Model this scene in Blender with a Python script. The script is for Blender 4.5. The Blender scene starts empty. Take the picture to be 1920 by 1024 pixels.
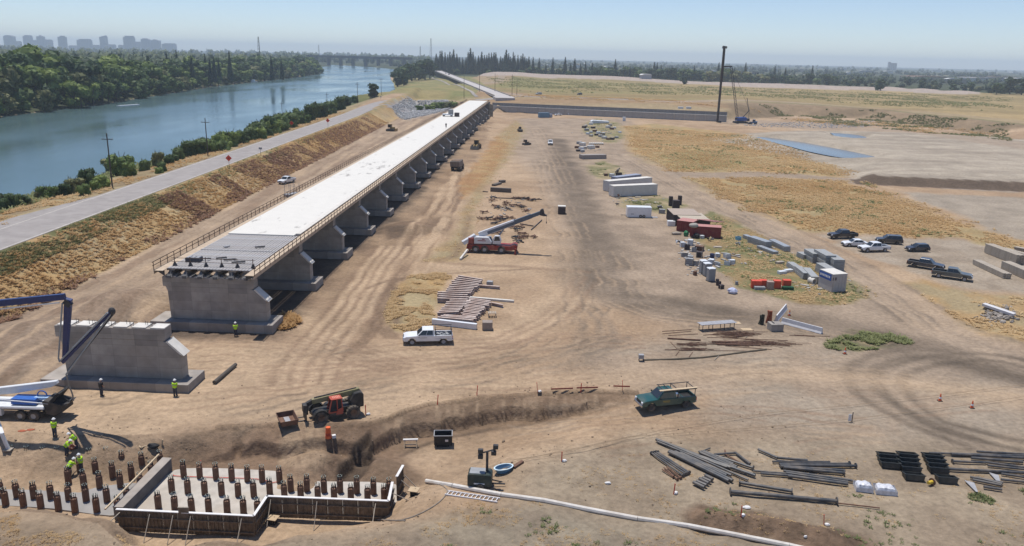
import bpy, math, random
import numpy as np
from mathutils import Matrix, Vector
rnd = random.Random(7)
S = bpy.context.scene
COL = S.collection
R_ = math.radians
# ---------------------------------------------------------------- camera, world, sun, exposure
CAMH = 35.0
TH = math.atan(406.6 / 1500); PH = R_(1.35)
cr0 = np.array([1, 0, 0.]); cf0 = np.array([0, math.cos(TH), -math.sin(TH)]); cu0 = np.array([0, math.sin(TH), math.cos(TH)])
cR = math.cos(PH) * cr0 + math.sin(PH) * cu0
cU = math.cos(PH) * cu0 - math.sin(PH) * cr0
cam = bpy.data.cameras.new('camera'); camo = bpy.data.objects.new('camera', cam); COL.objects.link(camo)
m = Matrix.Identity(4)
for i in range(3):
    m[i][0], m[i][1], m[i][2] = cR[i], cU[i], -cf0[i]
m[2][3] = CAMH
camo.matrix_world = m
cam.sensor_width = 36; cam.lens = 36 * 1500 / 1920
cam.clip_start = 0.5; cam.clip_end = 40000
S.camera = camo
S.render.resolution_x, S.render.resolution_y = 1024, 546
SUN = Vector((-0.145, 0.24, 1.0)).normalized()
SEL = math.asin(SUN.z); SAZ = math.atan2(SUN.x, SUN.y)
W_ = bpy.data.worlds.new('World'); S.world = W_; W_.use_nodes = True
nt = W_.node_tree; nt.nodes.clear()
sky = nt.nodes.new('ShaderNodeTexSky'); sky.sky_type = 'NISHITA'; sky.sun_disc = False
sky.sun_elevation = SEL; sky.sun_rotation = SAZ; sky.altitude = 1200; sky.air_density = 0.9; sky.dust_density = 0.0; sky.ozone_density = 2.6
bg = nt.nodes.new('ShaderNodeBackground'); bg.inputs[1].default_value = 0.115
wo = nt.nodes.new('ShaderNodeOutputWorld')
tn = nt.nodes.new('ShaderNodeVectorMath'); tn.operation = 'MULTIPLY'; tn.inputs[1].default_value = (.975, .975, 1.05)
nt.links.new(sky.outputs[0], tn.inputs[0]); nt.links.new(tn.outputs[0], bg.inputs[0]); nt.links.new(bg.outputs[0], wo.inputs[0])
sl = bpy.data.lights.new('sun', 'SUN'); sl.energy = 4.6; sl.angle = R_(0.53); sl.color = (1, 0.965, 0.91)
so = bpy.data.objects.new('sun', sl); COL.objects.link(so)
so.rotation_euler = SUN.to_track_quat('Z', 'Y').to_euler(); so.location = (0, 0, 120)
S.view_settings.view_transform = 'Standard'; S.view_settings.look = 'None'
S.view_settings.gamma = 1; S.view_settings.exposure = 0; S.view_settings.use_curve_mapping = False
S.cycles.use_denoising = True
S.cycles.max_bounces = 5; S.cycles.diffuse_bounces = 2; S.cycles.glossy_bounces = 2; S.cycles.transmission_bounces = 3
S.cycles.volume_bounces = 2; S.cycles.transparent_max_bounces = 6

def P(x, y, z=0.):
    """a point of the photograph taken back to the level z of the site"""
    d = cf0 + cR * (x - 960) / 1500 - cU * (y - 512) / 1500
    t = (z - CAMH) / d[2]
    return np.array([d[0] * t, d[1] * t, z])

def PY(x, y, Y):
    """the same at the distance Y"""
    d = cf0 + cR * (x - 960) / 1500 - cU * (y - 512) / 1500
    t = Y / d[1]
    return np.array([d[0] * t, Y, CAMH + d[2] * t])

# ---------------------------------------------------------------- noise and distances (numpy)
def vn(x, y, seed=0):
    xi = np.floor(x); yi = np.floor(y); fx = x - xi; fy = y - yi
    fx = fx * fx * (3 - 2 * fx); fy = fy * fy * (3 - 2 * fy)
    xi = xi.astype(np.int64); yi = yi.astype(np.int64)
    def h(a, b):
        n = (a * 374761393 + b * 668265263 + seed * 974634777) & 0xFFFFFFFF
        n = ((n ^ (n >> 13)) * 1274126177) & 0xFFFFFFFF
        return ((n ^ (n >> 16)) & 0xFFFF) / 65535.0
    a = h(xi, yi); b = h(xi + 1, yi); c = h(xi, yi + 1); d = h(xi + 1, yi + 1)
    return (a + (b - a) * fx) * (1 - fy) + (c + (d - c) * fx) * fy

def fbm(x, y, sc, o=4, seed=0):
    s = 0; a = 1.; t = 0
    for i in range(o):
        s = s + a * vn(x / sc, y / sc, seed + i * 17); t += a; a *= .55; sc *= .5
    return s / t * 2 - 1

def ss(t):
    t = np.clip(t, 0, 1); return t * t * (3 - 2 * t)

def pld(pts, X, Y):
    """distance to a polyline"""
    D = np.full(X.shape, 1e9)
    for (ax, ay), (bx, by) in zip(pts[:-1], pts[1:]):
        dx, dy = bx - ax, by - ay; L = dx * dx + dy * dy + 1e-12
        t = np.clip(((X - ax) * dx + (Y - ay) * dy) / L, 0, 1)
        D = np.minimum(D, (X - ax - t * dx) ** 2 + (Y - ay - t * dy) ** 2)
    return np.sqrt(D)

def inside(pts, X, Y):
    r = np.zeros(X.shape, bool); n = len(pts)
    for i in range(n):
        ax, ay = pts[i]; bx, by = pts[(i + 1) % n]
        if ay == by: continue
        c = ((ay > Y) != (by > Y)) & (X < (bx - ax) * (Y - ay) / (by - ay) + ax)
        r ^= c
    return r

def sd(pts, X, Y):
    d = pld(list(pts) + [pts[0]], X, Y)
    return np.where(inside(pts, X, Y), d, -d)

def px(pts, z=0.):
    return [tuple(P(a, b, z)[:2]) for a, b in pts]

def smooth(pts, k=6):
    q = [pts[0]] + list(pts) + [pts[-1]]; out = []
    for i in range(1, len(q) - 2):
        p0, p1, p2, p3 = [np.array(v[:2], float) for v in q[i - 1:i + 3]]
        for j in range(k):
            t = j / k
            out.append(tuple(.5 * (2 * p1 + (p2 - p0) * t + (2 * p0 - 5 * p1 + 4 * p2 - p3) * t * t + (3 * p1 - p0 - 3 * p2 + p3) * t ** 3)))
    out.append(tuple(pts[-1][:2])); return out

# ---------------------------------------------------------------- lie of the land
RIVER = [(-121, -400), (-119, 182), (-121, 225), (-124, 331), (-124.5, 400), (-125.5, 586), (-122, 820), (-150, 1000), (-185, 1200), (-245, 1600), (-286, 1930), (-400, 2180), (-560, 2420),
         (-900, 2700), (-980, 2600), (-620, 2320), (-486, 2180), (-465, 1895), (-335, 1420), (-310, 1170), (-299, 808), (-266, 529), (-262, 412), (-255, 250), (-250, -400)]
BN = px([(-120, 806), (0, 808), (140, 812), (240, 816), (300, 812), (420, 803), (520, 799), (600, 800), (690, 800), (735, 780), (800, 762), (900, 748), (1000, 742), (1100, 736), (1180, 738), (1240, 745)])
BS = px([(1240, 745), (1420, 770), (1330, 800), (1150, 832), (1030, 858), (965, 888), (880, 912), (800, 955), (760, 992), (620, 1006), (470, 1030), (230, 1026), (185, 990), (110, 972), (30, 962), (-120, 962)])
LOW = BN + BS
NOTCH = px([(634, 842), (662, 826), (696, 812), (704, 846), (664, 872), (640, 884), (622, 868)], -.4)
TERR = px([(600, 196), (760, 196), (835, 196), (880, 205), (928, 210), (1100, 216), (1345, 228), (1400, 224), (1500, 217), (1600, 222), (1700, 233), (1920, 262), (2300, 312)]) + [(3000, 300), (3000, 12000), (-100, 12000), (-70, 900)]
TFRONT = TERR[:13]
PAD = px([(1612, 345), (1700, 349), (1920, 359), (2300, 385), (2300, 320), (1920, 262), (1700, 250), (1500, 245), (1400, 250), (1330, 262), (1420, 280), (1560, 310)])
PADS = PAD[:4]
POND = [[tuple(v) for v in smooth(px(p, .7), 4)] for p in ([(1408, 257), (1440, 258), (1500, 266), (1560, 277), (1620, 289), (1640, 294), (1632, 298), (1580, 296), (1520, 285), (1470, 272), (1408, 257)], [(1556, 249), (1600, 252), (1625, 258), (1600, 262), (1570, 257), (1556, 249)])]
PONDS = POND
CANAL = px([(925, 140.2), (960, 141), (1100, 144.5), (1200, 147.5), (1440, 155), (1640, 161), (1810, 170), (1850, 172)], 5)
BLIP = [  # x, y px, level, radius m, height m
    (590, 835, 0, 2.6, 1.1), (640, 852, 0, 2.0, -1.2), (560, 862, 0, 2.2, .7), (700, 842, 0, 2.4, .8), (730, 850, 0, 2, .5), (120, 1000, 0, 4, .3), (30, 990, 0, 3, .3), (200, 1015, 0, 3.5, .3), (1180, 925, 0, 3, .35),
    (1060, 885, 0, 3.5, .5), (980, 875, 0, 2.5, .5), (960, 985, 0, 6, .5), (780, 1010, 0, 4, .5), (1330, 968, 0, 1.0, .5), (1360, 974, 0, .9, .6), (1400, 978, 0, 1.1, .6), (1435, 984, 0, .9, .5), (1475, 992, 0, 1.2, .6), (1520, 1004, 0, 1.2, .6), (1560, 1014, 0, 1.4, .5), (1310, 985, 0, 2, -.5), (1400, 1000, 0, 2.5, -.4), (430, 1015, -1, 4, .3),
    (60, 640, 0, 7, 2.0), (200, 590, 0, 6, 1.6), (240, 570, 0, 6, 1.5), (20, 700, 0, 6, 1.4), (760, 425, 0, 4, .7), (790, 432, 0, 4, .6), (730, 432, 0, 3, .5), (895, 243, 0, 5, 2.2), (900, 238, 0, 6, 1.4), (800, 432, 0, 3, .4),
    (1880, 590, 0, 3, .8), (1850, 580, 0, 3, .7), (1905, 640, 0, 4, .5), (1420, 325, 0, 14, .6)]
BLIP = [(P(a, b, z)[0], P(a, b, z)[1], r, h) for a, b, z, r, h in BLIP]

def zh(X, Y, fine=True):
    X = np.asarray(X, float); Y = np.asarray(Y, float)
    z = np.zeros(X.shape)
    # levee between river and site
    w = fbm(X, Y, 18, 2, 3) * 1.2
    lev = np.interp(X + w * .4, [-135, -121, -113, -103, -92, -86.6, -76.6, -75, -66.5, -63], [-4.5, -1.1, .3, 2.9, 4.5, 5, 5, 4.6, .25, 0])
    lev = np.where(X > -86.6, np.where(X < -76.8, 5.0, lev), lev)
    up = ss((Y - 400) / 100) * 2.8
    lev = lev + up * ss((X + 105) / 18) * (1 - ss((X + 76) / 9))
    z = np.where((X < -60) & (Y < 640), lev, z)
    # terrace behind the long retaining wall, cross levee and far fields
    near = Y > 330
    if near.any():
        t = np.zeros(X.shape)
        t[near] = sd(TERR, X[near], Y[near])
        wt = np.interp(X, [-60, -40, -14, 122, 150, 400], [20, 10, 3, 3, 22, 34])
        z = np.where(t > 0, np.maximum(z, np.interp(X, [150, 320], [5.6, 4.2]) * ss(t / wt) + np.where(t > 2, fbm(X * .2, Y, 9, 3, 71) * .5, 0)), z)
        z = z + np.where(t > 0, 2.3 * ss((t - 6) / 40) * (1 - ss((t - 62) / 60)) * (1 - ss((X - 150) / 120)), 0)
        z = z - np.where(t > 150, 2.0 * ss((t - 150) / 200), 0)
        c = np.full(X.shape, 1e9); f = Y > 700
        if f.any():
            c[f] = pld(CANAL, X[f], Y[f])
            z = z + 2.6 * ss(1 - c / 26)
    # peninsula left of the old weir
    pm = (Y > 560) & (X < -30) & (Y < 2600)
    z = np.where(pm, np.maximum(z, 3.6 * ss((X + 124) / 40)), z)
    # the excavated low ground in front
    n = (Y < 130) & (Y > 20)
    if n.any():
        x = X[n]; y = Y[n]
        ins = inside(LOW, x, y)
        rag = fbm(x, y, 3, 3, 11) * .9
        dn = pld(BN, x, y) + rag; ds = pld(BS, x, y) + rag
        wn = np.interp(x, [-45, -34, -30, 0, 12, 20], [5.5, 5.0, 2.8, 2.0, 2.0, 3.0])
        wsd = np.interp(x, [-45, -20, -12, 5, 20], [2.5, 2.5, 5, 12, 14])
        dep = np.interp(x, [-40, -10, 5, 16], [2.0, 2.15, 1.9, 1.4])
        cut = np.interp(x, [-29, -24, 8, 13], [0, .6, .6, 0])
        z[n] += np.where(ins, -dep * ((1 - cut) * ss(dn / wn) + cut * ss((dn - wn * .75 + rag * .5) / .4)) * ss(ds / wsd), 0)
        s_ = sd(NOTCH, x, y) + rag * .35; z[n] -= 1.0 * ss(s_ / .45)
        z[n] += np.where(ins, 0, .35 * ss(1 - dn / 1.6)) * (x > -28) * (x < 14)
    # raised pad to the right with a cut face
    q = (Y > 120) & (Y < 520) & (X > 40)
    if q.any():
        s = np.zeros(X.shape); s[q] = sd(PAD, X[q], Y[q])
        ps = np.full(X.shape, 99.); ps[q] = pld(PADS, X[q], Y[q])
        z += np.where(s > 0, 2.0 * np.where(ps < 14, ss(s / 6.5), ss(s / 22)), 0)
        for pd in PONDS:
            w = ss((sd(pd, X[q], Y[q]) + 5) / 5); z[q] = z[q] * (1 - w) + .35 * w
    for bx, by, r, h in BLIP:
        q = (np.abs(X - bx) < 2 * r) & (np.abs(Y - by) < 2 * r)
        if q.any():
            d = np.hypot(X[q] - bx, Y[q] - by) * (1 + .35 * fbm(X[q], Y[q], r * .8, 3, 5))
            z[q] += h * ss(1 - d / (1.5 * r))
    if fine:
        q = (X > -30) & (X < -8) & (Y > 86) & (Y < 255)
        if q.any():
            o = X[q] - np.interp(Y[q], [84, 100, 130, 170, 250], [-23, -20.5, -18, -17.0, -15.5])
            z[q] += .16 * fbm(o, Y[q] * .06, 1.25, 2, 43) * ss((5.5 - np.abs(o)) / 2)
    # river bed
    q = X < -100
    if q.any():
        s = np.full(X.shape, -1e3); s[q] = sd(RIVER, X[q], Y[q])
        z = np.where((s < 0) & (X < -245), np.where(X < -245, np.minimum(3.0, -1.3 - s * .22), z), z)
        z = np.where((s <= 0) & (X >= -245) & (Y > 640), np.minimum(z, -1.1 - s * .2), z)
        z = np.where(s > 0, -1.3 - np.minimum(3, s * .3), z)
    if fine:
        a = np.where((X < -64) & (X > -87) & (X < -76.4), 0, 1.) * np.interp(np.hypot(X, Y), [40, 110, 300], [.10, .05, .02])
        z = z + a * fbm(X, Y, 2.6, 4, 21)
    return z

def G(x, y, off=0.):
    """where the sight line through a point of the photograph first meets the land"""
    d = cf0 + cR * (x - 960) / 1500 - cU * (y - 512) / 1500
    t = np.concatenate([np.linspace(28, 400, 1500), np.geomspace(400, 9000, 900)[1:]])
    zz = zh(d[0] * t, d[1] * t, False)
    e = CAMH + d[2] * t - zz
    i = int(np.argmax(e < 0)) or len(t) - 1
    k = e[i - 1] / (e[i - 1] - e[i] + 1e-9)
    tt = t[i - 1] + (t[i] - t[i - 1]) * k
    return Vector((d[0] * tt, d[1] * tt, float(zh(np.array([d[0] * tt]), np.array([d[1] * tt]))[0]) + off))

def gz(x, y):
    return float(zh(np.array([float(x)]), np.array([float(y)]))[0])

# ---------------------------------------------------------------- materials
MATS = {}
def mat(name, col, rough=.7, metal=0., var=.12, sc=3., dust=0., spec=.35, bump=0., col2=None, coat=0., panel=False):
    if name in MATS: return MATS[name]
    M = bpy.data.materials.new(name); M.use_nodes = True; t = M.node_tree; N = t.nodes; b = N['Principled BSDF']
    b.inputs['Roughness'].default_value = rough; b.inputs['Metallic'].default_value = metal
    b.inputs['Specular IOR Level'].default_value = spec
    if coat: b.inputs['Coat Weight'].default_value = coat; b.inputs['Coat Roughness'].default_value = .08
    tc = N.new('ShaderNodeTexCoord'); no = N.new('ShaderNodeTexNoise'); no.inputs['Scale'].default_value = sc; no.inputs['Detail'].default_value = 5
    t.links.new(tc.outputs['Object'], no.inputs['Vector'])
    rp = N.new('ShaderNodeValToRGB'); c2 = col2 or tuple(min(1, c * (1 + var)) for c in col)
    c1 = tuple(c * (1 - var) for c in col) if col2 is None else col
    rp.color_ramp.elements[0].position = .3; rp.color_ramp.elements[1].position = .7
    rp.color_ramp.elements[0].color = (*c1, 1); rp.color_ramp.elements[1].color = (*c2, 1)
    t.links.new(no.outputs[0], rp.inputs[0]); out = rp.outputs[0]
    if dust:
        n2 = N.new('ShaderNodeTexNoise'); n2.inputs['Scale'].default_value = sc * .4; n2.inputs['Detail'].default_value = 6
        t.links.new(tc.outputs['Object'], n2.inputs['Vector'])
        mr = N.new('ShaderNodeMapRange'); mr.inputs[1].default_value = .4; mr.inputs[2].default_value = .75; mr.inputs[4].default_value = dust
        t.links.new(n2.outputs[0], mr.inputs[0])
        mx = N.new('ShaderNodeMix'); mx.data_type = 'RGBA'; mx.inputs[7].default_value = (.36, .28, .2, 1)
        t.links.new(mr.outputs[0], mx.inputs[0]); t.links.new(out, mx.inputs[6]); out = mx.outputs[2]
    t.links.new(out, b.inputs['Base Color'])
    if panel:
        mp = N.new('ShaderNodeMapping'); mp.inputs['Rotation'].default_value = (R_(90), 0, 0); t.links.new(tc.outputs['Object'], mp.inputs[0])
        bk = N.new('ShaderNodeTexBrick'); bk.inputs['Scale'].default_value = 1; bk.inputs['Brick Width'].default_value = 2.44; bk.inputs['Row Height'].default_value = 1.22; bk.inputs['Mortar Size'].default_value = .012
        bk.inputs['Color1'].default_value = (.68, .68, .70, 1); bk.inputs['Color2'].default_value = (1.15, 1.13, 1.1, 1); bk.inputs['Mortar'].default_value = (.5, .5, .5, 1); bk.offset = .0
        t.links.new(mp.outputs[0], bk.inputs['Vector']); mm = N.new('ShaderNodeMix'); mm.data_type = 'RGBA'; mm.blend_type = 'MULTIPLY'; mm.inputs[0].default_value = .8
        t.links.new(out, mm.inputs[6]); t.links.new(bk.outputs[0], mm.inputs[7]); t.links.new(mm.outputs[2], b.inputs['Base Color'])
    if bump:
        bp = N.new('ShaderNodeBump'); bp.inputs['Strength'].default_value = bump; bp.inputs['Distance'].default_value = .05
        t.links.new(no.outputs[0], bp.inputs['Height']); t.links.new(bp.outputs[0], b.inputs['Normal'])
    MATS[name] = M; return M

def leafmat(name, c1, c2, sc=.35, tr=.25):
    if name in MATS: return MATS[name]
    M = bpy.data.materials.new(name); M.use_nodes = True; t = M.node_tree; N = t.nodes; b = N['Principled BSDF']
    b.inputs['Roughness'].default_value = .65; b.inputs['Specular IOR Level'].default_value = .25
    g = N.new('ShaderNodeNewGeometry'); no = N.new('ShaderNodeTexNoise'); no.inputs['Scale'].default_value = sc; no.inputs['Detail'].default_value = 3
    t.links.new(g.outputs['Position'], no.inputs['Vector'])
    oi = N.new('ShaderNodeObjectInfo'); ad = N.new('ShaderNodeMath'); ad.operation = 'MULTIPLY_ADD'; ad.inputs[1].default_value = .5; ad.inputs[2].default_value = -.25
    t.links.new(oi.outputs['Random'], ad.inputs[0]); a2 = N.new('ShaderNodeMath'); a2.operation = 'ADD'
    t.links.new(no.outputs[0], a2.inputs[0]); t.links.new(ad.outputs[0], a2.inputs[1])
    rp = N.new('ShaderNodeValToRGB'); rp.color_ramp.elements[0].position = .25; rp.color_ramp.elements[1].position = .8
    rp.color_ramp.elements[0].color = (*c1, 1); rp.color_ramp.elements[1].color = (*c2, 1)
    t.links.new(a2.outputs[0], rp.inputs[0]); t.links.new(rp.outputs[0], b.inputs['Base Color'])
    tl = N.new('ShaderNodeBsdfTranslucent'); t.links.new(rp.outputs[0], tl.inputs[0])
    mx = N.new('ShaderNodeMixShader'); mx.inputs[0].default_value = tr
    t.links.new(b.outputs[0], mx.inputs[1]); t.links.new(tl.outputs[0], mx.inputs[2]); t.links.new(mx.outputs[0], N['Material Output'].inputs[0])
    MATS[name] = M; return M

# ---------------------------------------------------------------- mesh builder and object helpers
class MB:
    def __init__(s): s.v = []; s.f = []
    def add(s, v, f, M=None):
        o = len(s.v)
        s.v += [tuple(M @ Vector(a)) for a in v] if M is not None else [tuple(a) for a in v]
        s.f += [tuple(i + o for i in q) for q in f]; return s
    def box(s, c, d, rz=0., M=None, top=1.0):
        x, y, z = d[0] / 2, d[1] / 2, d[2] / 2; k = top
        v = [(-x, -y, -z), (x, -y, -z), (x, y, -z), (-x, y, -z), (-x * k, -y * k, z), (x * k, -y * k, z), (x * k, y * k, z), (-x * k, y * k, z)]
        T = Matrix.Translation(c) @ Matrix.Rotation(rz, 4, 'Z')
        if M is not None: T = M @ T
        return s.add(v, [(0, 3, 2, 1), (4, 5, 6, 7), (0, 1, 5, 4), (1, 2, 6, 5), (2, 3, 7, 6), (3, 0, 4, 7)], T)
    def beam(s, a, b, w, h, up=(0, 0, 1), w2=None, h2=None):
        a = Vector(a); b = Vector(b); d = (b - a).normalized(); u = Vector(up)
        r = d.cross(u)
        if r.length < 1e-4: r = d.cross(Vector((1, 0, 0)))
        r.normalize(); u = r.cross(d); w2 = w if w2 is None else w2; h2 = h if h2 is None else h2
        v = [p + r * i * ww / 2 + u * j * hh / 2 for p, ww, hh in ((a, w, h), (b, w2, h2)) for i, j in ((-1, -1), (1, -1), (1, 1), (-1, 1))]
        return s.add(v, [(0, 1, 2, 3), (7, 6, 5, 4), (0, 4, 5, 1), (1, 5, 6, 2), (2, 6, 7, 3), (3, 7, 4, 0)])
    def tube(s, a, b, r, r2=None, n=8, cap=True):
        a = Vector(a); b = Vector(b); d = (b - a).normalized(); r2 = r if r2 is None else r2
        q = d.cross(Vector((0, 0, 1)))
        if q.length < 1e-4: q = Vector((1, 0, 0))
        q.normalize(); u = q.cross(d); v = []
        for p, rr in ((a, r), (b, r2)):
            for i in range(n):
                t = 2 * math.pi * i / n; v.append(p + (q * math.cos(t) + u * math.sin(t)) * rr)
        f = [(i, (i + 1) % n, n + (i + 1) % n, n + i) for i in range(n)]
        if cap: f += [tuple(range(n - 1, -1, -1)), tuple(range(n, 2 * n))]
        return s.add(v, f)
    def path(s, pts, r, n=6):
        for a, b in zip(pts[:-1], pts[1:]): s.tube(a, b, r, n=n)
        return s
    def prism(s, poly, lo, hi, ax='y', M=None, k=1.0, c=(0, 0)):
        """a 2-D outline pushed from lo to hi along an axis"""
        def q(a, b, t):
            return {'y': (a, t, b), 'x': (t, a, b), 'z': (a, b, t)}[ax]
        n = len(poly)
        v = [q(a, b, lo) for a, b in poly] + [q(c[0] + (a - c[0]) * k, c[1] + (b - c[1]) * k, hi) for a, b in poly]
        f = [(i, (i + 1) % n, n + (i + 1) % n, n + i) for i in range(n)] + [tuple(range(n - 1, -1, -1)), tuple(range(n, 2 * n))]
        return s.add(v, f, M)
    def lathe(s, prof, n=12, c=(0, 0, 0), ax='z', a1=2 * math.pi):
        v = []; m_ = len(prof)
        for i in range(n):
            t = a1 * i / n; ca, sa = math.cos(t), math.sin(t)
            for r, h in prof:
                p = {'z': (r * ca, r * sa, h), 'y': (r * ca, h, r * sa), 'x': (h, r * ca, r * sa)}[ax]
                v.append((p[0] + c[0], p[1] + c[1], p[2] + c[2]))
        f = [(i * m_ + j, ((i + 1) % n) * m_ + j, ((i + 1) % n) * m_ + j + 1, i * m_ + j + 1) for i in range(n) for j in range(m_ - 1)]
        return s.add(v, f)
    def ball(s, c, r, n=7, m_=5, rag=0., rng=None):
        if not hasattr(r, '__len__'): r = (r, r, r)
        v = [(c[0], c[1], c[2] - r[2])]; rng = rng or rnd
        for j in range(1, m_):
            a = -math.pi / 2 + math.pi * j / m_
            for i in range(n):
                t = 2 * math.pi * i / n; k = 1 + rag * (rng.random() - .5)
                v.append((c[0] + r[0] * math.cos(a) * math.cos(t) * k, c[1] + r[1] * math.cos(a) * math.sin(t) * k, c[2] + r[2] * math.sin(a) * k))
        v.append((c[0], c[1], c[2] + r[2])); L = len(v) - 1
        f = [(0, 1 + (i + 1) % n, 1 + i) for i in range(n)]
        for j in range(m_ - 2):
            o = 1 + j * n
            f += [(o + i, o + (i + 1) % n, o + n + (i + 1) % n, o + n + i) for i in range(n)]
        o = 1 + (m_ - 2) * n
        f += [(o + i, o + (i + 1) % n, L) for i in range(n)]
        return s.add(v, f)
    def mesh(s, name, m_, smooth=False):
        me = bpy.data.meshes.new(name); me.from_pydata(s.v, [], s.f); me.materials.append(m_)
        me.validate(); bmf(me)
        if smooth:
            me.polygons.foreach_set('use_smooth', [True] * len(me.polygons))
        return me
    def build(s, name, m_, parent=None, loc=None, rz=0., smooth=False, bevel=0., label=None):
        o = obj(name, s.mesh(name, m_, smooth), parent, loc, rz)
        if bevel:
            b = o.modifiers.new('bevel', 'BEVEL'); b.width = bevel; b.segments = 1; b.limit_method = 'ANGLE'
        if label: o['label'] = label
        return o

KIDS = {}
def bmf(me):
    import bmesh
    b = bmesh.new(); b.from_mesh(me); bmesh.ops.recalc_face_normals(b, faces=b.faces); b.to_mesh(me); b.free()

def obj(name, me, parent=None, loc=None, rz=0.):
    o = bpy.data.objects.new(name, me); COL.objects.link(o)
    if parent is not None: o.parent = parent; KIDS.setdefault(parent.name, []).append(o)
    if loc is not None: o.location = loc
    if rz: o.rotation_euler = (0, 0, rz)
    return o

def tag(o, label=None, cat=None, group=None, kind=None):
    if label: o['label'] = label
    if cat: o['category'] = cat
    if group: o['group'] = group
    if kind or cat: o['kind'] = kind or 'thing'
    return o

def thing(name, label, cat, loc=(0, 0, 0), rz=0., group=None):
    o = obj(name, None, None, loc, rz); o.empty_display_size = .3
    return tag(o, label, cat, group)

def kids(o):
    return KIDS.get(o.name, [])

def copy_tree(o, parent=None, loc=None, rz=None, label=None, group=None, scale=None):
    c = o.copy(); COL.objects.link(c)
    if parent is not None: c.parent = parent; KIDS.setdefault(parent.name, []).append(c)
    if loc is not None: c.location = loc
    if rz is not None: c.rotation_euler = (0, 0, rz) if not hasattr(rz, '__len__') else rz
    if scale is not None: c.scale = scale if hasattr(scale, '__len__') else (scale,) * 3
    if label: c['label'] = label
    if group: c['group'] = group
    for ch in kids(o): copy_tree(ch, c)
    return c

def yaw(a, b):
    return math.atan2(b[1] - a[1], b[0] - a[0])
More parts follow.
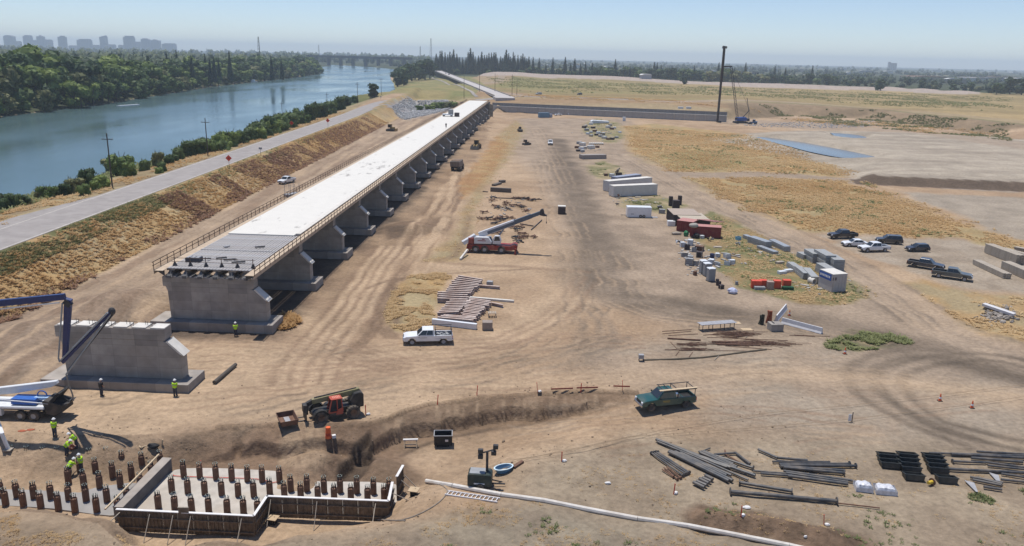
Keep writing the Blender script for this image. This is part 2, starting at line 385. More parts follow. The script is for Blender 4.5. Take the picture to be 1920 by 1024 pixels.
# ---------------------------------------------------------------- the ground, one sheet out to the horizon
def build_ground():
    ang = np.radians(np.concatenate([np.linspace(-80, -39, 40)[:-1], np.linspace(-39, 39, 860), np.linspace(39, 80, 40)[1:]]))
    u = np.linspace(1 / math.sqrt(45), 1 / math.sqrt(700), 640); r = np.concatenate([np.linspace(16, 44.5, 14), 1 / u ** 2, np.geomspace(700, 15000, 110)[1:]])
    A, RR = np.meshgrid(ang, r); X = (RR * np.sin(A)).ravel(); Y = (RR * np.cos(A)).ravel(); n = X.size
    Z = zh(X, Y)
    D = np.hypot(X, Y)
    col = np.empty((n, 3))
    LT = np.array([.48, .345, .225]); TAN = np.array([.37, .253, .158]); DK = np.array([.185, .122, .08]); GR = np.array([.315, .243, .178])
    GOLD = np.array([.45, .295, .135]); PALE = np.array([.45, .355, .20]); RED = np.array([.25, .14, .088]); GREEN = np.array([.13, .145, .055]); OLIVE = np.array([.17, .165, .07])
    PADC = np.array([.40, .335, .26]); WET_SHADE = np.array([.13, .092, .065]); TREE = np.array([.06, .07, .035]); PINK = np.array([.42, .34, .285])  # the darkest soil tone serves damp spots and painted shade
    n1 = fbm(X, Y, 22, 5, 1); n2 = fbm(X, Y, 5, 4, 2); n3 = fbm(X, Y, 1.4, 3, 4); n4 = fbm(X, Y, 60, 4, 9)
    wx = n2 * 1.0 + n3 * .35; wy = fbm(X, Y, 4, 4, 31) * 1.2
    dw = np.interp(D, [50, 150, 500, 1500], [1, 1.5, 4, 12])
    def lay(q, m_, c, ex=None):
        if ex is None: col[q] += m_[:, None] * (c - col[q])
        else: col[q] += m_[:, None] * (ex - col[q])
    def zone(poly, c, soft=1.5, k=1., z=0., c2=None, ns=None, warp=1.5):
        pw = px(poly, z) if z is not None else poly
        xs = [p[0] for p in pw]; ys = [p[1] for p in pw]; e = soft + 5
        q = np.nonzero((X > min(xs) - e) & (X < max(xs) + e) & (Y > min(ys) - e) & (Y < max(ys) + e))[0]
        if not len(q): return
        x = X[q] + wx[q] * warp * dw[q] * .7; y = Y[q] + wy[q] * warp * dw[q] * .7
        m_ = ss(.5 + sd(pw, x, y) / soft / 2) * k
        cc = np.broadcast_to(np.array(c), (len(q), 3))
        if c2 is not None:
            t = ss(.5 + (n2 if ns is None else ns)[q] * 1.6)[:, None]
            cc = cc * (1 - t) + np.array(c2) * t
        lay(q, m_, None, cc)
    def track(pts, c, hw, soft=.5, k=.6, z=0., offs=(0,), brk=.5, warp=.5):
        pw = smooth(px(pts, z), 5)
        xs = [p[0] for p in pw]; ys = [p[1] for p in pw]; e = hw + soft + max(abs(o) for o in offs) + 2
        q = np.nonzero((X > min(xs) - e) & (X < max(xs) + e) & (Y > min(ys) - e) & (Y < max(ys) + e))[0]
        x = X[q] + wx[q] * warp; y = Y[q] + wy[q] * warp
        d = np.full(len(q), 1e9)
        for o in offs:
            if o == 0: d = np.minimum(d, pld(pw, x, y)); continue
            a = np.array(pw); t = np.gradient(a, axis=0); t /= np.linalg.norm(t, axis=1)[:, None] + 1e-9
            d = np.minimum(d, pld([tuple(v) for v in a + np.stack([-t[:, 1], t[:, 0]], 1) * o], x, y))
        m_ = ss(.5 + (hw - d) / soft / 2) * min(1, k * 1.35) * (1 - brk * .8 * ss(.5 + n2[q]))
        lay(q, m_, np.array(c))
    # site dirt
    t = ss(.5 + n1 * .9 + n2 * .35)[:, None]; col[:] = TAN * (1 - t) + LT * t
    t = (ss(n3 * .9 + n2 * .6 - .05) * .38)[:, None]; col[:] += t * (DK * 1.25 - col)
    # yard gravel, right hand ground
    zone([(968, 222), (1180, 222), (1180, 290), (1300, 360), (1450, 430), (1620, 510), (1720, 610), (1990, 690), (1990, 770), (1640, 705), (1480, 640), (1230, 600), (1120, 560), (1060, 500), (1045, 420), (1010, 330), (960, 290)], GR * .98, 5, .85, c2=GR * 1.18)
    zone([(1080, 660), (1300, 625), (1480, 640), (1990, 740), (1990, 870), (1500, 850), (1260, 760), (1100, 700)], PADC * .86, 6, .8, c2=GR * 1.05)
    zone([(960, 900), (1060, 850), (1200, 815), (1990, 830), (1990, 1150), (960, 1150)], np.array([.285, .222, .157]), 3, .9, c2=np.array([.345, .275, .195]))
    zone([(760, 990), (1000, 960), (1480, 1040), (1400, 1200), (300, 1200), (500, 1020)], np.array([.33, .275, .20]), 2, .9, c2=np.array([.23, .18, .13]))
    zone([(-80, 960), (200, 975), (260, 1030), (700, 1010), (760, 1000), (500, 1150), (-100, 1150)], np.array([.34, .26, .18]), 2, .9, c2=np.array([.27, .20, .135]))
    # gravel / soil left of the piers; deck shadow painted into the soil beneath
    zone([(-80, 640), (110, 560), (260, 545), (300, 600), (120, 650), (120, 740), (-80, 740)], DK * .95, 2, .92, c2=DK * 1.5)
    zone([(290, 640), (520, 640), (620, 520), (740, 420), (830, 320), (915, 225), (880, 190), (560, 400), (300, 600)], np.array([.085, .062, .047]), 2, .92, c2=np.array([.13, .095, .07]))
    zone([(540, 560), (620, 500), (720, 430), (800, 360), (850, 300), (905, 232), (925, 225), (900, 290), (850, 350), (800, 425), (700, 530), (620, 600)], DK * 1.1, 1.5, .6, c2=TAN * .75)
    zone([(715, 430), (780, 412), (842, 405), (830, 436), (770, 445), (725, 448)], WET_SHADE, .8, .9, c2=DK)
    # bank faces of the low ground: dark soil, darkened further as painted shade
    q = np.nonzero((Y < 130) & (X > -60) & (X < 30))[0]
    x = X[q]; y = Y[q]; ins = inside(LOW, x, y); dn = pld(BN, x, y) + n2[q] * .5; ds = pld(BS, x, y) + n2[q] * .5
    wn = np.interp(x, [-45, -34, -30, 0, 12, 20], [4, 5, 5.5, 3.4, 2.6, 2.2])
    m_ = np.where(ins, ss(1.15 - np.abs(dn - wn * .45) / wn), 0) * np.interp(x, [-44, -36, -30, 16], [.25, .6, .95, .85])
    lay(q, m_ * .85, DK * .9); m2 = np.where(ins, ss(1 - np.abs(dn - .2) / .5), 0) * .6; lay(q, m2, DK * .7)
    lay(q, np.where(ins, ss(1 - ds / 3), 0) * .5 * ss((-14 - x) / 4), DK)
    s_ = sd(NOTCH, x, y); lay(q, ss(.6 + s_ / .6) * .9, WET_SHADE * 1.1)  # shade of the dug recess painted into the notch
    ft = np.where(ins, ss(1 - np.abs(dn - wn * .95) / .55), 0) * (x > -26) * (x < 12); lay(q, ft * .85, WET_SHADE)  # dark band at the bank foot, painted undercut shadow
    # claw marks down the bank
    fx = fbm(x * 1.0, y * .12, .55, 2, 77); lay(q, np.where(ins, ss(1.1 - np.abs(dn - 1.2) / 1.3), 0) * ss(fx * 1.8 + .1) * .5 * (x > -18) * (x < 14), LT * .95)
    zone([(830, 870), (880, 815), (1000, 795), (1180, 768), (1400, 760), (1250, 800), (1050, 845), (940, 880)], LT * 1.0, 2, .8, -1.5, c2=TAN)
    zone([(545, 815), (600, 812), (600, 870), (560, 880), (530, 850)], LT * .85, .6, .55, -.6)
    zone([(300, 806), (420, 800), (540, 798), (690, 812), (760, 835), (800, 880), (740, 902), (540, 896), (340, 882), (300, 850)], DK * .95, 1.2, .8, -1, c2=DK * 1.25)
    zone([(545, 812), (600, 810), (612, 850), (598, 872), (560, 876), (530, 845)], LT * .8, .5, .7, -.8)
    q = np.nonzero((X > -24) & (X < -15) & (Y > 62) & (Y < 73))[0]; lay(q, ss(fbm(X[q] * 1.2 + Y[q] * .4, Y[q] * .15, .4, 2, 79) * 2) * .4 * ss(sd(px([(545, 812), (600, 810), (612, 850), (598, 872), (560, 876), (530, 845)], -.8), X[q], Y[q]) / .6), DK)
    s_ = np.nonzero((X > -20) & (X < -10) & (Y > 62) & (Y < 74))[0]; lay(s_, ss(.6 + sd(NOTCH, X[s_], Y[s_]) / .5) * .95, WET_SHADE * .9)  # notch shade painted again over the bulge colours
    zone([(1285, 978), (1310, 958), (1420, 972), (1500, 992), (1640, 1026), (1560, 1050), (1420, 1020), (1300, 995)], DK * .8, .7, .95, -.4, c2=DK * 1.15, ns=n3)
    # slab in the form, mud slab to the left
    # levee
    gr = n2 * .6 + n3 * .3
    q = np.nonzero((X < -60) & (X > -140) & (Y < 600))[0]; x = X[q] + n2[q] * .9 + n3[q] * .3; y = Y[q]
    side = ss((x + 77.6) / .8) * ss((-64.6 - x) / 1.6)
    t = ss(.5 + n1[q] * .8 + n2[q] * .7)[:, None]; g = GOLD * 1.02 * (1 - t) + PALE * t
    tb = (ss((n1[q] * .6 + n2[q] * .8 + n3[q] * .4) * 1.2 + np.interp(y, [90, 180, 230, 330, 420], [-.1, -.05, .35, .45, .1]) - .12) * ss((x + 75) / 3) * .85)[:, None]; g = g + tb * (RED * 1.15 - g)
    go = (ss((-72.6 - x) / 2.5) * np.interp(y, [100, 150, 165, 230, 420], [1, 1, .35, .45, .7]) * ss(.55 + n2[q]))[:, None]; g = g + go * (OLIVE * .95 - g)
    tw = (ss(1 - np.abs(x + 66.4) / 1.3) * ss(.3 + n2[q]) * .6)[:, None]; g = g + tw * (np.array([.10, .075, .045]) - g)
    lay(q, side, None, g)
    riv = ss((-85.6 - x) / 1.2); t = ss(.5 + n2[q] * 1.2)[:, None]; g = (PALE * .85) * (1 - t) + np.array([.27, .2, .115]) * t
    gw = (ss((-97 - x) / 10 + n2[q] * .6))[:, None]; g = g + gw * (GREEN * .8 - g); lay(q, riv, None, g)
    q = np.nonzero((X < -100) & (Y < 3000))[0]; sr = sd(RIVER, X[q], Y[q]); lay(q, ss(1 + (sr - .5) / 2.0) * .9, np.array([.07, .07, .045]))
    # toe road with long wheel lines
    q = np.nonzero((X > -67) & (X < -35) & (Y < 520) & (Y > 60))[0]; ax_ = X[q] - .0457 * (Y[q] - 98) * ((Y[q] > 0) * .0)
    a = fbm(X[q] + n2[q] * .8, Y[q] * .05, 1.3, 3, 41); e = ss((X[q] + 66) / 1) * ss((-47 + .0457 * (Y[q] - 98) - X[q]) / 3)
    lay(q, e * .55, GR * 1.05); lay(q, e * ss(a * 2.2) * .75, LT * 1.02); lay(q, e * ss(-a * 2.2) * .6, DK * 1.25)
    # wheel lines right of the bridge
    q = np.nonzero((X > -34) & (X < -4) & (Y < 260) & (Y > 84))[0]; cx = np.interp(Y[q], [84, 100, 130, 170, 250], [-23, -20.5, -18, -17.0, -15.5]); o = X[q] - cx
    a = fbm(o + n2[q] * .45, Y[q] * .06, 1.25, 3, 43); e = ss((5.2 - np.abs(o)) / 2.0) * ss((Y[q] - 84) / 8)
    lay(q, e * .5, TAN); lay(q, e * ss(a * 2.6) * .8, LT * 1.05); lay(q, e * ss(-a * 2.4) * .75, DK * 1.1)
    # dry grass
    zone([(795, 490), (850, 440), (900, 330), (935, 250), (968, 225), (985, 240), (955, 300), (912, 350), (892, 395), (880, 440), (872, 480), (860, 492)], PALE * .8, 1.5, .85, c2=np.array([.34, .235, .12]))
    zone([(862, 345), (905, 290), (935, 255), (955, 270), (935, 310), (905, 345), (870, 375)], GOLD * .9, 1, .8, c2=np.array([.36, .2, .09]))
    zone([(720, 600), (735, 548), (770, 518), (830, 512), (850, 520), (815, 570), (812, 608), (770, 624), (735, 622)], PALE * .9, .7, .95, c2=GOLD * .85)
    zone([(690, 560), (735, 530), (745, 520), (760, 520), (735, 550), (722, 600), (735, 625), (760, 635), (720, 640), (695, 610)], DK, .5, .6)
    for p in ([(1092, 234), (1120, 222), (1160, 230), (1170, 255), (1150, 270), (1120, 264), (1092, 248)], [(1098, 312), (1130, 300), (1170, 318), (1178, 336), (1130, 336), (1105, 328)], [(1165, 365), (1240, 366), (1295, 385), (1250, 402), (1165, 388)]):
        zone(p, OLIVE * 1.15, 1, .8, c2=PALE * .8)
    zone([(1290, 420), (1340, 396), (1400, 425), (1480, 472), (1560, 498), (1628, 540), (1632, 557), (1600, 566), (1560, 573), (1500, 571), (1440, 554), (1385, 537), (1350, 507), (1330, 470), (1300, 445)], np.array([.33, .235, .115]), .8, .95, c2=OLIVE)
    zone([(1545, 648), (1600, 618), (1660, 624), (1716, 640), (1700, 648), (1620, 656), (1560, 657)], GREEN, .5, .9, c2=OLIVE)
    zone([(1165, 236), (1230, 232), (1400, 252), (1420, 272), (1540, 300), (1612, 325), (1600, 333), (1500, 328), (1250, 322), (1200, 305), (1180, 285)], GOLD * 1.02, 3, .95, c2=np.array([.36, .27, .135]))
    zone([(1240, 290), (1300, 280), (1400, 288), (1400, 318), (1260, 318)], OLIVE * 1.35, 4, .6)
    zone([(1275, 333), (1330, 336), (1560, 336), (1640, 346), (1760, 395), (1860, 430), (1990, 470), (1990, 500), (1880, 472), (1800, 447), (1640, 441), (1560, 437), (1500, 432), (1420, 405), (1340, 370)], GOLD * .98, 1.5, .95, c2=np.array([.36, .275, .14]))
    zone([(1560, 337), (1640, 346), (1760, 395), (1860, 430), (1990, 470), (1900, 448), (1760, 408), (1640, 362)], np.array([.40, .28, .19]), 2, .7)
    zone([(1690, 532), (1740, 525), (1800, 545), (1990, 560), (1990, 655), (1880, 642), (1800, 610), (1760, 570)], PALE * .8, 1.2, .85, c2=GOLD * .9)
    zone([(1240, 322), (1500, 328), (1600, 334), (1920, 352), (1920, 362), (1640, 346), (1500, 335), (1270, 334)], GR, 1, .85)
    # pads
    zone(PAD, PADC, 3, .95, None, c2=PADC * .8)
    zone(PAD, np.array([.48, .41, .32]), 3, .6, None, c2=PADC * .8, ns=fbm(X * .25, Y, 9, 4, 61))
    zone([(1690, 360), (1930, 372), (1990, 470), (1900, 448), (1800, 402), (1720, 375)], PADC * .95, 2, .95, c2=PADC * .8)
    q = np.nonzero((X > 40) & (X < 260) & (Y > 150) & (Y < 320))[0]; s = sd(PAD, X[q] + wx[q] * .3, Y[q]); e = pld(PADS, X[q], Y[q])
    lay(q, ss((s + 1.5) / .8) * ss((6.6 - s) / .8) * (e < 10) * .95, WET_SHADE * .95)  # cut face of the pad, its shade painted into the soil
    zone([(1545, 440), (1800, 449), (1990, 490), (1990, 556), (1800, 540), (1680, 500), (1560, 456)], np.array([.33, .27, .205]), 1.5, .85, c2=PADC * .95)
    # working edges
    zone([(1310, 226), (1440, 238), (1560, 246), (1700, 256), (1990, 300), (1990, 285), (1700, 244), (1500, 230), (1350, 222)], GR * 1.15, 4, .8)
    # tracks
    DT = GR * .66
    track([(1045, 262), (1065, 320), (1095, 400), (1110, 450), (1090, 510), (1130, 545), (1250, 572), (1400, 592), (1560, 606), (1750, 662), (1990, 720)], GR * .5, 4.2, 3.2, .72, brk=.45)
    track([(1050, 320), (1095, 395), (1140, 460), (1150, 500), (1120, 535)], DT, 3, 2.4, .62)
    track([(1180, 290), (1290, 350), (1450, 425), (1600, 505), (1700, 570), (1790, 625), (1990, 700)], DT, .5, .7, .55, offs=(-4.6, 4.4, 0))
    track([(1180, 290), (1290, 350), (1450, 425), (1600, 505), (1700, 570), (1790, 625), (1990, 700)], GR * 1.2, 4, 2, .5)
    track([(1790, 664), (1690, 664), (1630, 684), (1612, 710), (1640, 745), (1720, 790), (1830, 835)], GR * .42, .6, .6, .75, offs=(-1.3, 1.1))
    track([(1790, 664), (1690, 664), (1630, 684), (1612, 710), (1640, 745), (1720, 790), (1830, 835)], GR * .8, 1.6, 1.6, .5)
    track([(1990, 700), (1850, 668), (1740, 680), (1672, 705), (1690, 745), (1770, 800), (1990, 850)], GR * .45, .55, .6, .7, offs=(-1.2, 1.2))
    track([(1050, 560), (1105, 600), (1108, 640), (1080, 668), (980, 692)], GR * .75, .5, .7, .55, offs=(-1.3, 1.1, 2.6))
    track([(1165, 628), (1118, 655), (1140, 688), (1240, 700)], GR * .8, .4, .6, .5, offs=(-1, 1))
    track([(-60, 820), (200, 775), (400, 728), (600, 692), (760, 664), (900, 645), (1000, 605), (1060, 560)], LT * 1.06, 3.4, 3, .75)
    track([(-60, 790), (150, 760), (330, 720), (450, 690), (600, 640)], LT * 1.04, 2.4, 2, .6)
    track([(300, 800), (640, 752), (900, 722), (1200, 705), (1560, 705), (1990, 760)], LT * 1.02, 2.6, 3, .65)
    track([(500, 700), (700, 690), (900, 668), (1050, 640), (1200, 640)], DK * 1.5, .35, .5, .5, offs=(-2.4, -.9, .8, 2.3))
    track([(760, 648), (860, 648), (960, 640), (1060, 585), (1110, 520)], DK * 1.4, .4, .6, .55, offs=(-1, 1, 2.4))
    track([(560, 720), (590, 660), (640, 600), (690, 525), (735, 462)], DK * 1.35, .4, .5, .55, offs=(-3.6, -2, -.4, 1.2, 2.9))
    track([(560, 720), (590, 660), (640, 600), (690, 525), (735, 462)], LT * 1.06, .5, .5, .7, offs=(-2.8, -1.2, .4, 2.0))
    track([(360, 640), (500, 640), (640, 660), (760, 690)], DK * 1.5, .3, .5, .45, offs=(-2.2, -1, .2, 1.4, 2.6))
    track([(300, 760), (500, 735), (760, 700)], DK * 1.5, .25, .4, .45, offs=(-1.7, 0, 1.6))
    track([(880, 405), (860, 470), (830, 492), (960, 500), (1100, 510)], DK * 1.25, .8, .8, .5)
    track([(690, 540), (745, 522), (870, 512), (990, 505)], DK * 1.1, .35, .4, .7)
    track([(740, 610), (745, 560), (735, 530)], DK, .6, .6, .7)
    track([(1010, 400), (1060, 440), (1060, 520), (1000, 600)], LT * .98, 2, 2, .35)
    for k in range(26):
        a = (rnd.uniform(950, 1900), rnd.uniform(720, 850)); b = (a[0] + rnd.uniform(60, 260), a[1] + rnd.uniform(-14, 22))
        track([a, ((a[0] + b[0]) / 2, (a[1] + b[1]) / 2 + rnd.uniform(-5, 5)), b], rnd.choice([DK * 1.5, LT, GR]), .18, .3, .45, offs=(-.9, .9))
    for k in range(22):
        a = (rnd.uniform(300, 1000), rnd.uniform(640, 740)); b = (a[0] + rnd.uniform(60, 240), a[1] + rnd.uniform(-26, 6))
        track([a, ((a[0] + b[0]) / 2, (a[1] + b[1]) / 2 + rnd.uniform(-4, 4)), b], rnd.choice([DK * 1.6, LT * 1.05, DK * 1.4]), .2, .3, .45, offs=(-.9, .9))
    for pts, o_ in (([(1060, 470), (1075, 540), (1060, 600), (1000, 650), (900, 690)], (-1.1, 1.1, 3.2, 5.0)), ([(1130, 470), (1170, 560), (1300, 600), (1480, 612), (1650, 650)], (-3, -1, 1.2, 3.1)), ([(1010, 300), (1040, 380), (1070, 450)], (-2.5, -.6, 1.4, 3.4)), ([(1180, 300), (1330, 385), (1480, 455), (1620, 530), (1740, 620)], (-2.6, -.9, .9, 2.4)), ([(0, 770), (200, 745), (420, 700), (640, 650)], (-1.6, 0, 1.7)), ([(420, 790), (620, 745), (850, 705), (1060, 665), (1160, 640)], (-2.8, -1, .9, 2.6)), ([(1250, 705), (1450, 690), (1620, 690), (1800, 720)], (-1.2, .9, 2.6)), ([(900, 850), (1010, 812), (1150, 785), (1300, 762)], (-1.2, .8, 2.2)), ([(1000, 240), (1030, 300), (1050, 360)], (-2, 0, 2, 4))):
        track(pts, GR * .6, .24, .4, .5, offs=o_, brk=1.15, warp=1.3); track(pts, LT, .2, .4, .4, offs=tuple(v + .55 for v in o_), brk=1.15, warp=1.3)
    # far side: cross levee, fields, embankment, trees' ground
    q = np.nonzero(Y > 440)[0]; x = X[q]; y = Y[q]; tt = sd(TERR, x, y); nn = fbm(x * .22, y, 34, 4, 19) * .9 + n4[q] * .3
    te = ss(.5 + nn * 1.5)[:, None]; g = np.array([.33, .22, .125]) * (1 - te) + np.array([.36, .275, .16]) * te
    m_ = ss((tt - 1) / 3) * (x > -75); lay(q, m_, None, g)
    m_ = ss((tt - 44) / 3) * ss((57 - tt) / 3) * (x > -75) * ss((260 - x) / 60); lay(q, m_ * .8, GR * 1.15)
    te = ss(.5 + nn * 1.2 + n2[q] * .2)[:, None]; gl = np.interp(x, [-100, 60, 180, 320], [.8, .5, .2, .1])
    tz = ss(.5 + fbm(x * .15, y, 22, 4, 23) * 1.8)[:, None]; fld = np.array([.44, .315, .16]) * te + np.array([.31, .225, .11]) * (1 - te); fld = fld * (1 - .45 * tz) + np.array([.22, .175, .08]) * .45 * tz; fg = (gl * ss(.55 + nn * 1.3 + np.interp(y, [560, 800, 1300], [-.3, .25, 0])))[:, None]
    fld = fld + fg * (np.array([.165, .185, .065]) - fld)
    lay(q, ss((tt - 60) / 8) * (x > -75), None, fld)
    m_ = ss((tt + 1) / 3) * ss((36 - tt) / 6) * ss((x - 128) / 20); lay(q, m_ * .95, None, np.array([.30, .215, .135]) * te + np.array([.19, .14, .085]) * (1 - te)); lay(q, ss(1 - np.abs(tt - 36) / 6) * ss((x - 150) / 30) * .7, np.array([.15, .155, .065]))
    q = np.nonzero(Y > 700)[0]; x = X[q]; y = Y[q]; c = pld(CANAL, x, y); lay(q, sd(px([(905, 148), (960, 148), (1200, 153), (1440, 163), (1640, 168), (1810, 175), (1850, 174), (1810, 168), (1640, 159), (1440, 153), (1200, 145), (1100, 142), (960, 139), (890, 138)], 3.5), x + 20 * n4[q], y + 20 * n4[q]).__gt__(0) * .95, PINK)
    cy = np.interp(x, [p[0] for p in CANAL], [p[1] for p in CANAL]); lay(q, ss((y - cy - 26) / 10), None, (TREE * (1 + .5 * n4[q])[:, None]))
    m_ = ss((fbm(x, y, 160, 3, 88) - .30) * 5) * ss((y - cy - 120) / 60); lay(q, m_ * .8, np.array([.30, .26, .17]))
    q = np.nonzero((X < -30) & (Y > 500) & (Y < 3000))[0]; x = X[q]; y = Y[q]; te = ss(.5 + n1[q] * .8 + n4[q] * .6)[:, None]
    pen = (x > -124 - (y - 820).clip(0) * .15) & (x < np.interp(y, [500, 1150], [-5, -62])); lay(q, pen * ss((y - 560) / 40), None, np.array([.31, .25, .115]) * te + np.array([.2, .2, .08]) * (1 - te))
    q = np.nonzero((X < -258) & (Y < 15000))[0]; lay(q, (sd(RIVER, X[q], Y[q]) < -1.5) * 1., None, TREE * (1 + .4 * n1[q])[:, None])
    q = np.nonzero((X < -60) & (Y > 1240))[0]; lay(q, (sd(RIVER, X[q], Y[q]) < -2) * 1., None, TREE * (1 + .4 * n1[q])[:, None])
    # riprap
    zone([(735, 205), (765, 190), (840, 188), (845, 195), (800, 205), (760, 213)], np.array([.28, .28, .275]), 4, .9, 3.5, c2=np.array([.42, .42, .41]), ns=n2)
    col *= .86; col *= (1 + .10 * n3 + .06 * n2)[:, None]
    np.clip(col, .01, .9, out=col)
    nr, nc = RR.shape
    me = bpy.data.meshes.new('ground')
    me.vertices.add(n); me.vertices.foreach_set('co', np.stack([X, Y, Z], 1).astype(np.float32).ravel())
    i = np.arange(nr * nc).reshape(nr, nc); f = np.stack([i[:-1, :-1], i[:-1, 1:], i[1:, 1:], i[1:, :-1]], -1).reshape(-1, 4)
    # rows run outward, columns clockwise: wind so that normals look up
    f = f[:, ::-1]
    k = len(f); me.loops.add(k * 4); me.polygons.add(k)
    me.loops.foreach_set('vertex_index', f.ravel().astype(np.int32)); me.polygons.foreach_set('loop_start', np.arange(0, 4 * k, 4, dtype=np.int32))
    me.polygons.foreach_set('loop_total', np.full(k, 4, np.int32)); me.polygons.foreach_set('use_smooth', np.ones(k, bool))
    me.update()
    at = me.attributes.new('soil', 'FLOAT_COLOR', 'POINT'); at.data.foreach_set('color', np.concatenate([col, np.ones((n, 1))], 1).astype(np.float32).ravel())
    M = bpy.data.materials.new('soil'); M.use_nodes = True; t = M.node_tree; N = t.nodes; b = N['Principled BSDF']; L = t.links.new
    b.inputs['Roughness'].default_value = .95; b.inputs['Specular IOR Level'].default_value = .15
    a = N.new('ShaderNodeAttribute'); a.attribute_name = 'soil'; g = N.new('ShaderNodeNewGeometry')
    n_a = N.new('ShaderNodeTexNoise'); n_a.inputs['Scale'].default_value = 1.6; n_a.inputs['Detail'].default_value = 9; n_a.inputs['Roughness'].default_value = .68
    L(g.outputs['Position'], n_a.inputs['Vector'])
    r1 = N.new('ShaderNodeMapRange'); r1.inputs[1].default_value = .25; r1.inputs[2].default_value = .75; r1.inputs[3].default_value = .66; r1.inputs[4].default_value = 1.3
    L(n_a.outputs[0], r1.inputs[0])
    n_b = N.new('ShaderNodeTexNoise'); n_b.inputs['Scale'].default_value = .16; n_b.inputs['Detail'].default_value = 5
    L(g.outputs['Position'], n_b.inputs['Vector'])
    r2 = N.new('ShaderNodeMapRange'); r2.inputs[1].default_value = .3; r2.inputs[2].default_value = .7; r2.inputs[3].default_value = .86; r2.inputs[4].default_value = 1.12
    L(n_b.outputs[0], r2.inputs[0])
    mu = N.new('ShaderNodeMath'); mu.operation = 'MULTIPLY'; L(r1.outputs[0], mu.inputs[0]); L(r2.outputs[0], mu.inputs[1])
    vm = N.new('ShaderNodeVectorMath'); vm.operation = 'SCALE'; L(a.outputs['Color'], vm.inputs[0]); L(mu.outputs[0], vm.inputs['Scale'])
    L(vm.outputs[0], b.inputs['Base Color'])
    vo = N.new('ShaderNodeTexVoronoi'); vo.inputs['Scale'].default_value = 2.2; L(g.outputs['Position'], vo.inputs['Vector'])
    r3 = N.new('ShaderNodeMapRange'); r3.inputs[1].default_value = .05; r3.inputs[2].default_value = .16; r3.inputs[3].default_value = .72; r3.inputs[4].default_value = 1; L(vo.outputs['Distance'], r3.inputs[0])
    n_c = N.new('ShaderNodeTexNoise'); n_c.inputs['Scale'].default_value = .35; n_c.inputs['Detail'].default_value = 4; L(g.outputs['Position'], n_c.inputs['Vector'])
    r4 = N.new('ShaderNodeMapRange'); r4.inputs[1].default_value = .48; r4.inputs[2].default_value = .62; L(n_c.outputs[0], r4.inputs[0])
    m4 = N.new('ShaderNodeMix'); m4.inputs[2].default_value = 1.0; L(r4.outputs[0], m4.inputs[0]); L(r3.outputs[0], m4.inputs[3])
    m5 = N.new('ShaderNodeMath'); m5.operation = 'MULTIPLY'; L(mu.outputs[0], m5.inputs[0]); L(m4.outputs[0], m5.inputs[1]); L(m5.outputs[0], vm.inputs['Scale'])
    bp = N.new('ShaderNodeBump'); bp.inputs['Strength'].default_value = .8; bp.inputs['Distance'].default_value = .3; L(n_a.outputs[0], bp.inputs['Height']); L(bp.outputs[0], b.inputs['Normal'])
    me.materials.append(M)
    tag(obj('ground', me), kind='structure')

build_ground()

# ---------------------------------------------------------------- river, ponds, roads
def sheet(name, pts, z, m_, kind='structure'):
    me = bpy.data.meshes.new(name); me.from_pydata([(a, b, z) for a, b in pts], [], [tuple(range(len(pts)))]); me.materials.append(m_); bmf(me)
    if me.polygons[0].normal.z < 0: me.flip_normals()
    return tag(obj(name, me), kind=kind)

def watermat(name, c, bscale=.25, bstr=.12, rough=.08):
    M = bpy.data.materials.new(name); M.use_nodes = True; t = M.node_tree; N = t.nodes; b = N['Principled BSDF']; L = t.links.new
    b.inputs['Base Color'].default_value = (*c, 1); b.inputs['Roughness'].default_value = rough; b.inputs['IOR'].default_value = 1.33
    g = N.new('ShaderNodeNewGeometry'); mp = N.new('ShaderNodeMapping'); mp.inputs['Scale'].default_value = (1, .35, 1); L(g.outputs['Position'], mp.inputs[0])
    no = N.new('ShaderNodeTexNoise'); no.inputs['Scale'].default_value = bscale; no.inputs['Detail'].default_value = 6; no.inputs['Roughness'].default_value = .6; L(mp.outputs[0], no.inputs[0])
    n2 = N.new('ShaderNodeTexNoise'); n2.inputs['Scale'].default_value = .02; n2.inputs['Detail'].default_value = 3; L(mp.outputs[0], n2.inputs[0])
    mr = N.new('ShaderNodeMapRange'); mr.inputs[1].default_value = .35; mr.inputs[2].default_value = .65; mr.inputs[3].default_value = rough * .7; mr.inputs[4].default_value = rough * 2.2; L(n2.outputs[0], mr.inputs[0]); L(mr.outputs[0], b.inputs['Roughness'])
    bp = N.new('ShaderNodeBump'); bp.inputs['Strength'].default_value = bstr; bp.inputs['Distance'].default_value = .6; L(no.outputs[0], bp.inputs['Height']); L(bp.outputs[0], b.inputs['Normal'])
    MATS[name] = M; return M
watermat('river_water', (.075, .125, .13), .5, .09, .12)
watermat('pond_water', (.13, .145, .15), .8, .04, .16)
sheet('river_water', [(-2200, -600), (-100, -600), (-100, 3200), (-2200, 3200)], -1.0, MATS['river_water'])
for pd in POND: sheet('pond_water', pd[:-1], .7, MATS['pond_water'])

